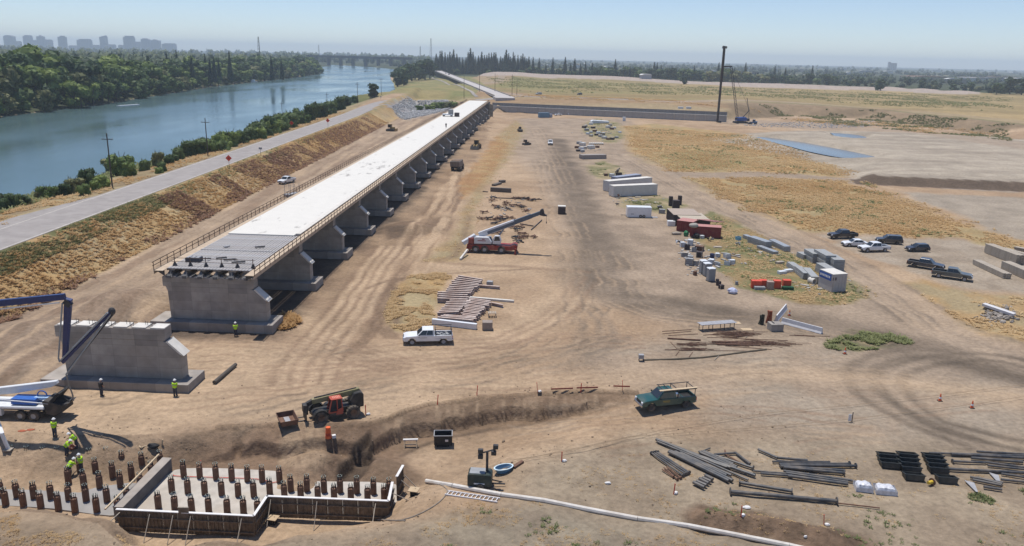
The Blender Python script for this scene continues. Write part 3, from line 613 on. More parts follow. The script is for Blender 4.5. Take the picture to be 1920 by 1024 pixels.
asph = mat('asphalt', (.25, .225, .21), .9, var=.10, sc=.5, col2=(.32, .29, .27))
def strip(name, cen, widths, z, m_, zoff=.05, dx=0.):
    """a road sheet along a world polyline, lying a little above the land"""
    b = MB(); c = smooth(cen, 10); a = np.array(c); t = np.gradient(a, axis=0); t /= np.linalg.norm(t, axis=1)[:, None]
    nrm = np.stack([t[:, 1], -t[:, 0]], 1); k = len(a)
    w0, w1 = widths
    cols = np.linspace(w0, w1, 5); V = []
    for i in range(k):
        for w in cols: V.append((*(a[i] + nrm[i] * w),))
    xs = np.array(V); zz = zh(xs[:, 0], xs[:, 1], False) + zoff if z is None else np.full(len(xs), z)
    b.add([(p[0], p[1], q) for p, q in zip(V, zz)], [(i * 5 + j, i * 5 + j + 1, i * 5 + j + 6, i * 5 + j + 5) for i in range(k - 1) for j in range(4)])
    return tag(b.build(name, m_), kind='structure')
RC = [(-81.6, y) for y in (40, 70, 100, 130, 160, 200, 240, 280, 330, 380)] + [(-81.5, 420), (-79, 455), (-74, 485), (-62, 508), (-45, 522), (-30, 528)]
strip('levee_road', RC, (-5.0, 4.6), None, asph, .06)
stripe = mat('lane_paint', (.62, .57, .5), .8, var=.2, sc=1.5)
b_ = MB()
for y in range(60, 420, 2):
    for x in (-77.4, -85.9):
        b_.box((x, y + 1, 5.0 + .068 + float(zh(np.array([x]), np.array([y + 1.]), False)[0] - 5)), (.14, 1.99, .004))
tag(b_.build('lane_marking', stripe), kind='structure')
sheet('turnout_pavement', px([(-150, 470), (20, 409), (110, 385), (230, 355), (225, 363), (0, 432), (-150, 486)], 5.05), 5.05, asph)
# ---------------------------------------------------------------- materials for the works
conc = mat('concrete', (.32, .29, .26), .9, var=.2, sc=.7, bump=.15, dust=.25, panel=True)
conc_lt = mat('pale_concrete', (.60, .57, .52), .85, var=.1, sc=1.2, dust=.15)
conc_dk = mat('dark_concrete', (.13, .125, .125), .85, var=.25, sc=1.1)  # darker, patchy concrete tone
rust = mat('rusty_steel', (.115, .06, .04), .8, var=.3, sc=3, col2=(.2, .11, .07))
dark_steel = mat('dark_steel', (.05, .048, .05), .6, var=.3, sc=4)
grey_steel = mat('grey_steel', (.33, .33, .34), .5, var=.15, sc=2, dust=.3)
ply = mat('plywood', (.47, .35, .22), .8, var=.15, sc=3, dust=.2)
ply_dk = mat('weathered_plywood', (.17, .125, .085), .85, var=.35, sc=2.2)
lumber = mat('lumber', (.52, .4, .26), .8, var=.12, sc=3)
lumber_gr = mat('grey_lumber', (.36, .31, .25), .85, var=.2, sc=3)
white_wood = mat('white_board', (.70, .68, .66), .7, var=.08, sc=2, dust=.15)
black = mat('black_rubber', (.022, .022, .023), .75, var=.2, sc=5)
tyre_m = mat('dusty_tyre', (.05, .045, .04), .9, var=.3, sc=4, dust=.5)
glass = mat('dark_glass', (.025, .032, .04), .08, var=.1, sc=1, spec=.6)
chrome = mat('bright_metal', (.55, .55, .56), .25, .9, var=.05)
orange = mat('safety_orange', (.75, .12, .03), .6, var=.1, dust=.15)
red_stake = mat('stake_red', (.6, .05, .03), .7, var=.15)
pvc = mat('black_pipe', (.045, .05, .058), .5, var=.25, sc=2.5, dust=.35, spec=.4)
grey_pl = mat('grey_plastic', (.27, .28, .29), .6, var=.15, sc=2, dust=.3)
white_p = mat('white_paint', (.74, .75, .76), .35, var=.04, sc=2, dust=.12, coat=.3)

# deck concrete, cured pale with a few wet patches where the mats dripped
def deckmat():
    M = mat('deck_concrete', (.62, .595, .545), .85, var=.03, sc=.5); t = M.node_tree; N = t.nodes; L = t.links.new; b = N['Principled BSDF']
    src = b.inputs['Base Color'].links[0].from_socket
    tc = N.new('ShaderNodeTexCoord'); mp = N.new('ShaderNodeMapping'); mp.inputs['Scale'].default_value = (1.0, .38, 1); L(tc.outputs['Object'], mp.inputs[0])
    no = N.new('ShaderNodeTexNoise'); no.inputs['Scale'].default_value = .55; no.inputs['Detail'].default_value = 7; no.inputs['Roughness'].default_value = .62; L(mp.outputs[0], no.inputs[0])
    n2 = N.new('ShaderNodeTexNoise'); n2.inputs['Scale'].default_value = .03; L(tc.outputs['Object'], n2.inputs[0])
    ad = N.new('ShaderNodeMath'); ad.operation = 'MULTIPLY_ADD'; ad.inputs[1].default_value = .45; L(n2.outputs[0], ad.inputs[0]); L(no.outputs[0], ad.inputs[2])
    sx = N.new('ShaderNodeSeparateXYZ'); L(tc.outputs['Object'], sx.inputs[0]); y1 = N.new('ShaderNodeMapRange'); y1.inputs[1].default_value = 30; y1.inputs[2].default_value = 75; y1.inputs[4].default_value = .10; L(sx.outputs[1], y1.inputs[0])
    y2 = N.new('ShaderNodeMapRange'); y2.inputs[1].default_value = 105; y2.inputs[2].default_value = 150; y2.inputs[3].default_value = 0; y2.inputs[4].default_value = -.10; L(sx.outputs[1], y2.inputs[0])
    a1 = N.new('ShaderNodeMath'); L(y1.outputs[0], a1.inputs[0]); L(y2.outputs[0], a1.inputs[1]); a2 = N.new('ShaderNodeMath'); L(ad.outputs[0], a2.inputs[0]); L(a1.outputs[0], a2.inputs[1]); ad = a2
    mr = N.new('ShaderNodeMapRange'); mr.inputs[1].default_value = .895; mr.inputs[2].default_value = .99; mr.inputs[4].default_value = .8; L(ad.outputs[0], mr.inputs[0])
    mx = N.new('ShaderNodeMix'); mx.data_type = 'RGBA'; mx.inputs[7].default_value = (.25, .23, .21, 1); L(mr.outputs[0], mx.inputs[0]); L(src, mx.inputs[6]); L(mx.outputs[2], b.inputs['Base Color'])
    return M

ORD = ['first', 'second', 'third', 'fourth', 'fifth', 'sixth', 'seventh', 'eighth', 'ninth', 'tenth', 'eleventh', 'twelfth', 'thirteenth', 'fourteenth', 'fifteenth', 'sixteenth', 'seventeenth', 'eighteenth', 'nineteenth', 'twentieth']
# ---------------------------------------------------------------- the unfinished bridge
BX, BY, BR = -38.7, 98.3, -math.atan(.0415)
def bz(s): return 8.0 + .8 * s / 390
def bw(x, s, z=0.):
    c, n = math.cos(BR), math.sin(BR); return Vector((BX + x * c - s * n, BY + x * n + s * c, z))
def build_bridge():
    t = thing('bridge_deck', 'long unfinished concrete bridge deck, white where poured, grey forms at its near end', 'bridge', (BX, BY, 0), BR)
    def slab(b, x0, x1, s0, s1, z0, z1):
        v = [(x, s, bz(s) + z) for z in (z0, z1) for x, s in ((x0, s0), (x1, s0), (x1, s1), (x0, s1))]
        return b.add(v, [(3, 2, 1, 0), (4, 5, 6, 7), (0, 1, 5, 4), (1, 2, 6, 5), (2, 3, 7, 6), (3, 0, 4, 7)])
    slab(MB(), -5.35, 4.75, 20, 390, -.22, .05).build('deck_slab', deckmat(), t)
    slab(MB(), 4.753, 5.45, 21, 390, -.22, .10).build('edge_beam', conc_lt, t)
    pan = mat('form_pan', (.34, .33, .33), .65, var=.32, sc=1.8, dust=.5)
    pm = None
    for i in range(26):
        for j in range(2):
            x0 = -5.35 + i * .415; s0 = -.1 + j * 10.1
            if pm is None:
                b = MB(); h = .06; w = .36
                b.prism([(0, 0), (w * .2, h), (w * .8, h), (w, 0), (w, -.05), (0, -.05)], 0, 9.95, 'y'); pm = b.mesh('deck_pan', pan)
            o = obj('deck_pan', pm, t, (x0, s0, bz(s0) - .13 + rnd.uniform(-.012, .012)))
    for i in range(6):
        x = -5 + i * 2.0
        slab(MB(), x - .42, x + .42, .15, 390, -1.22, -1.04).build('girder', conc, t)
        w_ = slab(MB(), x - .11, x + .11, .15, 390, -1.04, -.45); slab(w_, x - .5, x + .5, .15, 390, -.45, -.26); w_.build('girder', conc, t)
        b = MB(); b.box((x, -.25, bz(0) - 1.1), (.5, .8, .35)); b.add([(x - .45, -.6, 6.86), (x + .45, -.6, 6.86), (x + .45, .35, 6.86), (x - .45, .35, 6.86), (x - .1, .1, 7.6), (x + .1, .1, 7.6)], [(0, 1, 5, 4), (1, 2, 5), (2, 3, 4, 5), (3, 0, 4), (3, 2, 1, 0)])
        b.build('bearing', conc_dk, t)
        b = MB()
        for k in range(6): b.box((x + .55 + k * .15, .0, 7.1), (.03, .03, .5))
        b.build('dowel_bar', dark_steel, t)
    tan = mat('walkway_board', (.46, .36, .26), .85, var=.15, sc=2)
    brown = mat('rail_brown', (.11, .07, .05), .8, var=.3, sc=3)
    for sx, x0 in ((1, 5.47), (-1, -5.37)):
        xa, xb = sorted((x0, x0 + sx * 1.15)); s0 = -1.2 if sx < 0 else -2.2
        n = 0; s = s0
        wm = None
        while s < 389:          # walkway planks, one board run per bay
            e = min(s + 4.85, 389); b = slab(MB(), xa, xb, s, e, -.20, -.15); b.build('walkway_plank', tan, t); s += 4.87
        slab(MB(), *sorted((x0 + sx * 1.152, x0 + sx * 1.19)), s0, 389, -.62, -.10).build('fascia_board', tan, t)
        pm_ = MB().box((0, 0, .42), (.07, .07, 1.15)).mesh('rail_post', brown); rest = MB(); s = s0 + .2; k = 0
        while s < 389:
            if k < 95: obj('rail_post', pm_, t, (x0 + sx * 1.23, s, bz(s) - .1))
            else: rest.box((x0 + sx * 1.23, s, bz(s) + .32), (.07, .07, 1.15))
            s += 1.9; k += 1
        tag(rest.build('rail_post', brown, t), kind='stuff')
        for h in (.42, .88): slab(MB(), *sorted((x0 + sx * 1.27, x0 + sx * 1.31)), s0, 389, h - .04, h + .05).build('guard_rail', brown, t)
        br = MB(); s = s0 + .4
        while s < 389:
            br.add([(x0 - sx * .0, s, bz(s) - .24), (x0 + sx * 1.1, s, bz(s) - .24), (x0 - sx * .0, s, bz(s) - .95), (x0, s + .08, bz(s) - .24), (x0 + sx * 1.1, s + .08, bz(s) - .24), (x0, s + .08, bz(s) - .95)], [(0, 1, 2), (5, 4, 3), (0, 3, 4, 1), (1, 4, 5, 2), (2, 5, 3, 0)]); s += 1.9
        tag(br.build('bracket', dark_steel, t), kind='stuff')
    for h in (.45, .95):
        MB().beam((-5.3, 1.2, bz(0) + h), (5.6, 1.2, bz(0) + h), .05, .05).build('end_rail', brown, t)
    for i in range(6):
        x = -4.9 + i * 2.05; b = MB().box((x, 1.2, bz(0) + .55), (.07, .07, 1.2)); b.build('end_post', brown, t)
        MB().lathe([(.01, .55), (.12, .45), (.34, .0), (.0, 0)], 6, (x, 1.25, bz(0) - .08)).build('post_foot', dark_steel, t)
    return t
bridge = build_bridge()

def make_pier(lab):
    t = thing('bridge_pier', lab, 'pier', (0, 0, 0), BR, 'concrete piers of the bridge')
    w = MB().prism([(-5.35, 1.2), (7.2, 1.2), (7.2, 4.0), (5.45, 5.55), (-5.75, 5.55), (-5.5, 4.9)], -.75, .75, 'y').build('pier_wall', conc, t, bevel=.04)
    MB().prism([(-6.05, 5.55), (5.75, 5.55), (5.75, 6.8), (-6.05, 6.8)], -.8, .8, 'y').build('pier_cap', conc, t, bevel=.03)
    for i in range(6): MB().box((-5 + i * 2.0, 0, 6.815 + .05), (1.5, 1.5, .1)).build('bearing_seat', conc_lt, t)
    MB().add([(7.215, -.751, 3.99), (7.215, .751, 3.99), (5.74, .751, 5.36), (5.74, -.751, 5.36), (7.6, -.751, 3.9), (7.6, .751, 3.9), (5.9, .751, 5.5), (5.9, -.751, 5.5)], [(0, 3, 2, 1), (4, 5, 6, 7), (0, 1, 5, 4), (2, 3, 7, 6), (1, 2, 6, 5), (3, 0, 4, 7)]).build('nose_slope', conc_lt, t)
    MB().prism([(-7.5, -2.1), (8.4, -2.1), (8.4, 2.1), (-7.5, 2.1)], 0.0, 1.2, 'z').build('footing', conc, t, bevel=.03)
    MB().box((7.22, 0, 2.6), (.04, 1.44, 2.7)).build('nose_face', conc, t)
    return t
pier0 = make_pier('bare concrete pier standing alone beside the pump boom, with rebar on its top')
pier0.location = (-42.0, 80.1, -.25)
pier0.rotation_euler = (0, 0, BR)
for i in range(5):
    b = MB()
    for j in range(4): b.box((-4.9 + i * 2.05 + j * .32, rnd.uniform(-.3, .3), 7.05), (.035, .035, .55))
    b.beam((-5.0 + i * 2.05, .1, 7.22), (-3.7 + i * 2.05, .1, 7.22), .03, .03)
    b.build('rebar_dowel', dark_steel, pier0)
pier_src = None
for k in range(20):
    s = .6 + 19.35 * k; p = bw(0, s)
    lab = 'nearest pier under the deck, its front face below the stepped girder ends' if k == 0 else f'shaded concrete pier beneath the deck, {ORD[k]} from the near end of the bridge'
    if pier_src is None:
        pier_src = make_pier(lab); o = pier_src
    else: o = copy_tree(pier_src, label=lab)
    o.location = (p.x, p.y, .8 * s / 390 - .02)
t = thing('bridge_abutment', 'concrete abutment at the levee end of the new bridge', 'abutment', bw(0, 391), BR)
MB().box((0, .8, 4), (14, 1.6, 8.6)).build('abutment_wall', conc, t)
MB().prism([(7, 0), (9.5, -9), (9.5, -9.6), (6.4, 0)], 0, 7.2, 'z').build('wing_wall', conc, t)

# long retaining wall behind the yard
ra, rb = P(922, 209.5), P(1362, 229); L_ = float(np.hypot(*(rb - ra)[:2]))
t = thing('retaining_wall', 'long grey concrete retaining wall closing the far end of the yard', 'wall', (ra[0], ra[1], 0), yaw(ra, rb))
n = 24; pw = L_ / n; pm_ = MB().box((pw / 2, 0, 1.75), (pw - .12, .8, 3.9)).mesh('wall_panel', mat('wall_grey', (.36, .345, .325), .9, var=.12, sc=.5))
up_m = mat('dark_wall_top', (.2, .2, .205), .9, var=.2, sc=.3)
pu = MB().box((pw / 2, 1.4, 4.75), (pw - .05, .7, 2.0)).mesh('upper_panel', up_m)
for i in range(n):
    obj('wall_panel', pm_, t, (i * pw, 0, 0)); obj('upper_panel', pu, t, (i * pw, 0, 0))
MB().box((L_ / 2, .55, 3.74), (L_, 1.9, .12)).build('wall_ledge', conc_lt, t)

# old weir with the road on it
wa, wb = Vector((-9.5, 563, 0)), Vector((-142, 1450, 0)); d = wb - wa; WL = d.length; wy_ = math.atan2(d.y, d.x)
t = thing('old_weir_bridge', 'old low road bridge running straight away beyond the new deck', 'bridge', wa, wy_)
MB().box((WL / 2, 0, 7.9), (WL, 11.4, .8)).build('road_slab', mat('weir_road', (.43, .40, .38), .9, var=.08, sc=.1), t)
MB().box((WL / 2, 5.5, 8.65), (WL, .35, .7)).build('parapet', conc, t); MB().box((WL / 2, -5.5, 8.65), (WL, .35, .7)).build('parapet', conc, t); MB().prism([(-16, 7.9), (-.02, 8.3), (-.02, 2), (-16, 2)], -6.5, 6.5, 'y').build('approach_ramp', mat('weir_road', (.43, .40, .38)), t)
pm_ = MB().box((0, 0, 3.75), (1.2, 11, 7.5)).mesh('weir_pier', conc_dk)
gm_ = MB().box((9, 4.2, 3.2), (16.7, .5, 6.4)).mesh('weir_gate', mat('weir_gate', (.06, .06, .065), .9, var=.3, sc=.4))
for i in range(int(WL / 18)):
    obj('weir_pier', pm_, t, (i * 18 + 1, 0, 0)); obj('weir_gate', gm_, t, (i * 18 + 1, 0, 0))
strip('apron_path', [tuple((wa + d * k + Vector((math.cos(wy_ + math.pi / 2), math.sin(wy_ + math.pi / 2), 0)) * 15)[:2]) for k in (.03, .2, .4, .6, .8)], (-1.3, 1.3), None, conc, .25)
strip('crossing_road', [(-58, 515), (-42, 545), (-12, 566), (40, 573), (95, 560)], (-4, 4), None, asph, .08)

# railway viaduct far up the river
fa = PY(560, 104, 2250); fb = PY(770, 107, 2120); zt = (fa[2] + fb[2]) / 2
t = thing('river_viaduct', 'long dark bridge crossing the river in the far distance', 'bridge', (fa[0], fa[1], 0), yaw(fa, fb))
L2 = float(np.hypot(*(fb - fa)[:2])); MB().box((L2 / 2, 0, zt - 2.5), (L2, 12, 6)).build('bridge_girder', mat('viaduct', (.10, .10, .11), .9), t)
for i in range(9): MB().box((L2 * (i + .5) / 9, 0, (zt - 5) / 2), (5, 10, zt - 4)).build('bridge_pier', mat('viaduct', (.10, .10, .11), .9), t)

# ---------------------------------------------------------------- form, slabs and piles in the low ground
gslab = mat('lean_concrete', (.45, .41, .36), .9, var=.18, sc=.8, dust=.5)
mslab = mat('fresh_concrete', (.27, .255, .24), .75, var=.12, sc=.8, dust=.2)
def slab(name, pts, z, h, m_):
    pts = [tuple(p) for p in pts]; b = MB().prism(pts, z - h, z, 'z'); return tag(b.build(name, m_), kind='structure')
slab('pour_slab', smooth(px([(322, 886), (345, 880), (420, 880), (500, 884), (536, 888), (548, 902), (640, 905), (742, 910), (745, 950), (727, 966), (500, 966), (470, 994), (232, 976), (322, 886)], -2), 2), -1.9, .3, gslab)
slab('pour_slab', smooth(px([(-60, 918), (60, 920), (150, 925), (178, 916), (262, 908), (232, 955), (206, 968), (100, 955), (0, 949), (-60, 950), (-60, 918)], -2), 3), -1.93, .3, mslab)

def make_pile(lab, grp):
    t = thing('pipe_pile', lab, 'pile', group=grp)
    MB().lathe([(.0, -.4), (.27, -.4), (.27, 1.22), (.235, 1.22), (.235, 1.12), (0, 1.12)], 12).build('pipe', rust, t, smooth=False)
    b = MB()
    for k in range(7):
        a = k * 2 * math.pi / 7 + .3; b.box((.19 * math.cos(a), .19 * math.sin(a), 1.36), (.035, .035, .5))
    b.build('rebar', dark_steel, t)
    c = MB()
    for k in range(7):
        a = k * 2 * math.pi / 7 + .3; c.ball((.19 * math.cos(a), .19 * math.sin(a), 1.62), .042, 5, 3)
    c.build('rebar_cap', mat('rebar_end', (.45, .5, .42), .6), t)
    return t
def fill(rows, z, where, grp, ox=0):
    src = None
    for ri, row in enumerate(rows):
        for ci, (x, y) in enumerate(sorted(row)):
            lab = f'rusty pile {where}, {ORD[ci]} from left in {ORD[ri]} row from back'
            p = P(ox + x / 4, 768 + y / 4, z)
            if src is None: src = make_pile(lab, grp); o = src
            else: o = copy_tree(src, label=lab)
            o.location = (p[0], p[1], z - .02); o.rotation_euler = (R_(rnd.uniform(-.8, .8)), R_(rnd.uniform(-.8, .8)), rnd.uniform(0, 6))
            s_ = rnd.uniform(.97, 1.04); o.scale = (1, 1, s_)
LROWS = [[(-30, 385), (92, 385), (213, 390), (333, 395), (442, 398), (562, 402), (680, 408), (805, 405), (920, 432), (1068, 437), (1206, 430)],
         [(605, 478), (720, 482), (847, 513), (990, 520), (1138, 508)], [(515, 552), (632, 580), (750, 592), (905, 586), (1056, 594)],
         [(10, 652), (130, 660), (257, 668), (385, 673), (517, 681), (648, 688), (805, 694), (956, 703)], [(-90, 712), (45, 719), (178, 725), (308, 736), (440, 752), (565, 766), (728, 769), (888, 773)]]
fill(LROWS, -2, 'left of the low wall', 'piles left of the low concrete wall')
RROWS = [[(1380, 508), (1500, 515), (1622, 525), (1740, 535), (1857, 540), (1968, 545), (2098, 548)],
         [(1290, 620), (1410, 630), (1537, 637), (1664, 643), (1788, 652), (1905, 655), (2025, 660 - 20), (2182, 615), (2303, 615), (2432, 622), (2552, 624), (2677, 630), (2802, 636), (2920, 640)],
         [(1190, 742), (1312, 753), (1440, 766), (1567, 772), (1705, 778), (1828, 783), (1935, 790), (2135, 668), (2257, 672), (2385, 677), (2507, 680), (2632, 684), (2757, 688), (2882, 690)]]
fill(RROWS, -1.95, 'inside the plywood form', 'piles inside the plywood form')
a, b = P(321, 861, -.9), P(229, 954, -.9); t = thing('low_concrete_wall', 'dark low concrete wall slanting between the two groups of piles', 'wall', (0, 0, 0))
MB().beam((a[0] - .35, a[1], -1.4), (b[0] - .35, b[1], -1.4), .75, 1.2).build('wall_body', conc_dk, t); MB().beam((a[0] - .35, a[1], -.78), (b[0] - .35, b[1], -.78), .85, .06).build('wall_top', conc, t)

def build_form():
    t = thing('plywood_form', 'weathered plywood form with white top boards around the piles', 'formwork', (-20, 57, -2))
    o = Vector((-20, 57, -2)); c = [P(219, 955, -.1), P(337, 961, -.1), P(475, 967.5, -.1), P(500, 930.5, -.1), P(615, 935, -.1), P(728, 939.5, -.1), P(735, 905, -.1), P(747, 884, -.1)]
    c = [Vector((p[0], p[1], -2)) - o for p in c]
    segs = [(c[0], c[2]), (c[2], c[3]), (c[3], c[5]), (c[5], c[6]), (c[6] + Vector((.35, .2, 0)), c[7] + Vector((.35, .2, 0)))]
    for k, (a, b) in enumerate(segs):
        d = b - a; L = d.length; n = max(1, round(L / 1.25)); u = d / L; nn = Vector((u.y, -u.x, 0)); up = .45 if k == 4 else 0
        for i in range(n):
            p, q = a + u * (L * i / n + .01), a + u * (L * (i + 1) / n - .01); m_ = MB(); z = Vector((0, 0, .95 + up / 2))
            m_.beam(p + z, q + z, .03, 1.9 + up)
            for j in range(4):
                r = p + (q - p) * ((j + .5) / 4) + nn * .075; m_.box(r + z, (.05, .05, 1.84 + up), math.atan2(u.y, u.x))
            m_.build('form_panel', ply_dk, t)
        for h in (.45, 1.35):
            MB().beam(a + nn * .17 + Vector((0, 0, h)), b + nn * .17 + Vector((0, 0, h)), .09, .09).build('waler', ply_dk, t)
        MB().beam(a - u * .04 + nn * .03 + Vector((0, 0, 1.935 + up)), b + u * .04 + nn * .03 + Vector((0, 0, 1.935 + up)), .22, .06).build('top_board', white_wood, t)
    for k, fr in ((0, .03), (0, .25), (0, .42), (0, .55), (0, .92), (2, .04), (2, .42), (2, .9), (4, .3), (4, .8), (3, .5)):
        a, b = segs[k]; p = a + (b - a) * fr; u = (b - a).normalized(); nn = Vector((u.y, -u.x, 0))
        e = p + nn * 1.5; e.z = gz(e.x - 20, e.y + 57) + 2
        MB().beam(p + nn * .2 + Vector((0, 0, 1.75)), e + Vector((0, 0, .03)), .055, .055).build('brace', lumber_gr, t)
    p = c[1]; MB().box(p + Vector((.35, -.1, 1.75)), (.8, .06, 1.3)).build('bulkhead_panel', ply_dk, t); MB().box(p + Vector((.35, -.12, 2.43)), (.84, .12, .06)).build('bulkhead_cap', lumber_gr, t)
build_form()
# ---------------------------------------------------------------- vehicles
def paint(name, c, rough=.3): return mat('paint_' + name, c, rough, var=.05, sc=1.5, dust=.22, coat=.35, spec=.5)
PW = paint('white', (.76, .77, .78)); PBK = paint('black', (.018, .019, .022)); PGN = paint('green', (.008, .066, .058)); PBL = paint('navy', (.02, .028, .045)); PGY = paint('grey_green', (.07, .082, .085)); PDG = paint('charcoal', (.035, .037, .042)); PSV = paint('silver', (.5, .52, .54))
tail_m = mat('tail_lamp', (.35, .02, .02), .3); lamp_m = mat('head_lamp', (.75, .76, .78), .15)
CARS = dict(
    pickup=dict(L=(-3.0, 3.1), W=.99, wb=(-1.85, 2.05), r=.41, sill=.5, belt=1.25, hood=1.2, nose=1.02, cab=(-.75, 1.45), roof=(-.62, .72), H=1.94, bed=True),
    crew=dict(L=(-2.95, 2.95), W=.97, wb=(-1.8, 1.9), r=.40, sill=.47, belt=1.18, hood=1.13, nose=.98, cab=(-1.1, 1.35), roof=(-.95, .62), H=1.86, bed=True),
    sedan=dict(L=(-2.4, 2.4), W=.91, wb=(-1.38, 1.42), r=.33, sill=.26, belt=.95, hood=.92, nose=.70, cab=(-1.85, 1.05), roof=(-1.05, .25), H=1.44, bed=False),
    suv=dict(L=(-2.45, 2.45), W=.97, wb=(-1.45, 1.5), r=.38, sill=.36, belt=1.12, hood=1.08, nose=.86, cab=(-2.38, 1.2), roof=(-2.15, .45), H=1.78, bed=False),
    hatch=dict(L=(-2.1, 2.15), W=.89, wb=(-1.28, 1.33), r=.32, sill=.28, belt=.98, hood=.95, nose=.72, cab=(-2.02, 1.05), roof=(-1.7, .2), H=1.52, bed=False))
CARSRC = {}
def car(kind, pm_, label, loc, rz, group=None, rack=None):
    key = (kind, pm_.name, rack)
    if key in CARSRC:
        o = copy_tree(CARSRC[key], loc=loc, rz=rz, label=label, group=group); return o
    s = CARS[kind]; cat = {'pickup': 'pickup truck', 'crew': 'pickup truck', 'sedan': 'car', 'suv': 'car', 'hatch': 'car'}[kind]
    t = thing('parked_' + {'pickup': 'pickup', 'crew': 'pickup', 'sedan': 'car', 'suv': 'suv', 'hatch': 'hatchback'}[kind], label, cat, loc, rz, group)
    if rack is None: CARSRC[key] = t
    x0, x1 = s['L']; W = s['W']; r = s['r']; bl = s['belt']
    def arch(cx): return [(cx + (r + .09) * math.cos(a), r + (r + .09) * math.sin(a)) for a in [math.pi * k / 8 for k in range(9)]]
    c0, c1 = s['cab']; bedz = .86 if s['bed'] else bl
    low = s['sill']
    def clip(p): return [(x, max(z, low)) for x, z in p]
    prof = [(x0 + .03, low + .08), (x0, bedz - .08 if s['bed'] else bl - .25), (x0 + .05, bedz if s['bed'] else bl - .04)]
    if s['bed']: prof += [(c0 - .05, bedz), (c0 - .04, bl)]
    else: prof += [(c0, bl)]
    prof += [(c1, bl), (c1 + .12, s['hood'] + .03), (x1 - .35, s['hood'] - .06), (x1 - .05, s['nose']), (x1, s['nose'] - .25), (x1 - .02, low + .05), (x1 - .15, low)]
    prof += clip(arch(s['wb'][1])) + clip(arch(s['wb'][0])) + [(x0 + .15, low)]
    MB().prism(prof, -W, W, 'y').build('body', pm_, t, bevel=.045)
    r0, r1 = s['roof']; H = s['H']; Wb, Wr = W * .965, W * .80
    B = [(c0, -Wb, bl - .02), (c1, -Wb, bl - .02), (c1, Wb, bl - .02), (c0, Wb, bl - .02)]; T = [(r0, -Wr, H), (r1, -Wr, H), (r1, Wr, H), (r0, Wr, H)]
    MB().add(B + T, [(0, 3, 2, 1), (4, 5, 6, 7), (0, 1, 5, 4), (1, 2, 6, 5), (2, 3, 7, 6), (3, 0, 4, 7)]).build('cab', pm_, t, bevel=.05)
    def win(i, j, u0, u1, v0, v1, name):
        a, b, c, d = [Vector(p) for p in (B[i], B[j], T[j], T[i])]
        q = lambda u, v: (a * (1 - u) + b * u) * (1 - v) + (d * (1 - u) + c * u) * v
        pts = [q(u0, v0), q(u1, v0), q(u1, v1), q(u0, v1)]; n = (pts[1] - pts[0]).cross(pts[3] - pts[0]).normalized()
        MB().add([p + n * .014 for p in pts] + [p - n * .02 for p in pts], [(0, 1, 2, 3), (7, 6, 5, 4), (0, 4, 5, 1), (1, 5, 6, 2), (2, 6, 7, 3), (3, 7, 4, 0)]).build(name, glass, t)
    win(1, 2, .07, .93, .08, .92, 'windshield'); win(3, 0, .08, .92, .2 if not s['bed'] else .15, .9, 'rear_window')
    n = 2 if kind in ('pickup', 'sedan', 'hatch') else (2 if kind == 'crew' else 3)
    for k in range(n):
        u0, u1 = .07 + .86 * k / n + .015, .07 + .86 * (k + 1) / n - .015
        win(0, 1, u0, u1, .12, .88, 'side_window'); win(2, 3, 1 - u1, 1 - u0, .12, .88, 'side_window')
    if s['bed']:
        for y in (-1, 1): MB().box(((x0 + c0) / 2 + .0, y * (W - .075), (bedz + bl) / 2 - .01), (c0 - x0 - .04, .13, bl - bedz + .02)).build('bed_side', pm_, t, bevel=.02)
        MB().box((x0 + .06, 0, (bedz + bl) / 2 - .01), (.1, 2 * W - .32, bl - bedz + .02)).build('tailgate', pm_, t, bevel=.02)
        MB().box(((x0 + c0) / 2, 0, bedz + .02), (c0 - x0 - .2, 2 * W - .3, .04)).build('bed_liner', black, t)
    for x in s['wb']:
        for y in (-1, 1):
            w = MB().lathe([(r * .6, -.12), (r * .93, -.12), (r, -.07), (r, .07), (r * .93, .12), (r * .6, .12)], 14, ax='y').build('wheel', tyre_m, t, (x, y * (W - .12), r))
            MB().lathe([(0, -.1), (r * .45, -.08), (r * .61, -.115), (r * .61, .115), (r * .45, .08), (0, .1)], 10, ax='y').build('rim', grey_steel if pm_ in (PW, PSV, PGY) else dark_steel, w)
    for y in (-1, 1):
        MB().box((x1 - .06, y * W * .78, s['nose'] - .1), (.14, W * .34, .2)).build('headlight', lamp_m, t)
        MB().box((x0 + .02, y * (W - .1), bl - .28), (.1, .17, .36 if s['bed'] else .2)).build('tail_lamp', tail_m, t)
        MB().box((c1 - .28, y * (W + .12), bl + .12), (.1, .2, .16)).build('mirror', black, t)
    MB().box((x1 + .02, 0, low + .12), (.16, 2 * W - .1, .24)).build('bumper', chrome if kind == 'pickup' else dark_steel, t, bevel=.03)
    MB().box((x0 - .02, 0, low + .12), (.16, 2 * W - .12, .2)).build('bumper', chrome if kind == 'pickup' else dark_steel, t, bevel=.03)
    MB().box((x1 - .015, 0, s['nose'] - .13), (.06, W * .9, .26)).build('grille', black, t)
    if rack == 'utility':
        b = MB()
        for x in (x0 + .15, c0 - .1):
            for y in (-1, 1): b.box((x, y * (W - .08), bl + .38), (.06, .06, .8))
            b.box((x, 0, bl + .78), (.06, 2 * W - .1, .06))
        for y in (-1, 1): b.box(((x0 + c0) / 2, y * (W - .08), bl + .78), (c0 - x0 - .1, .06, .06)); b.box(((x0 + c0) / 2, y * (W - .08), bl + .45), (c0 - x0 - .1, .04, .04))
        b.build('ladder_rack', dark_steel, t)
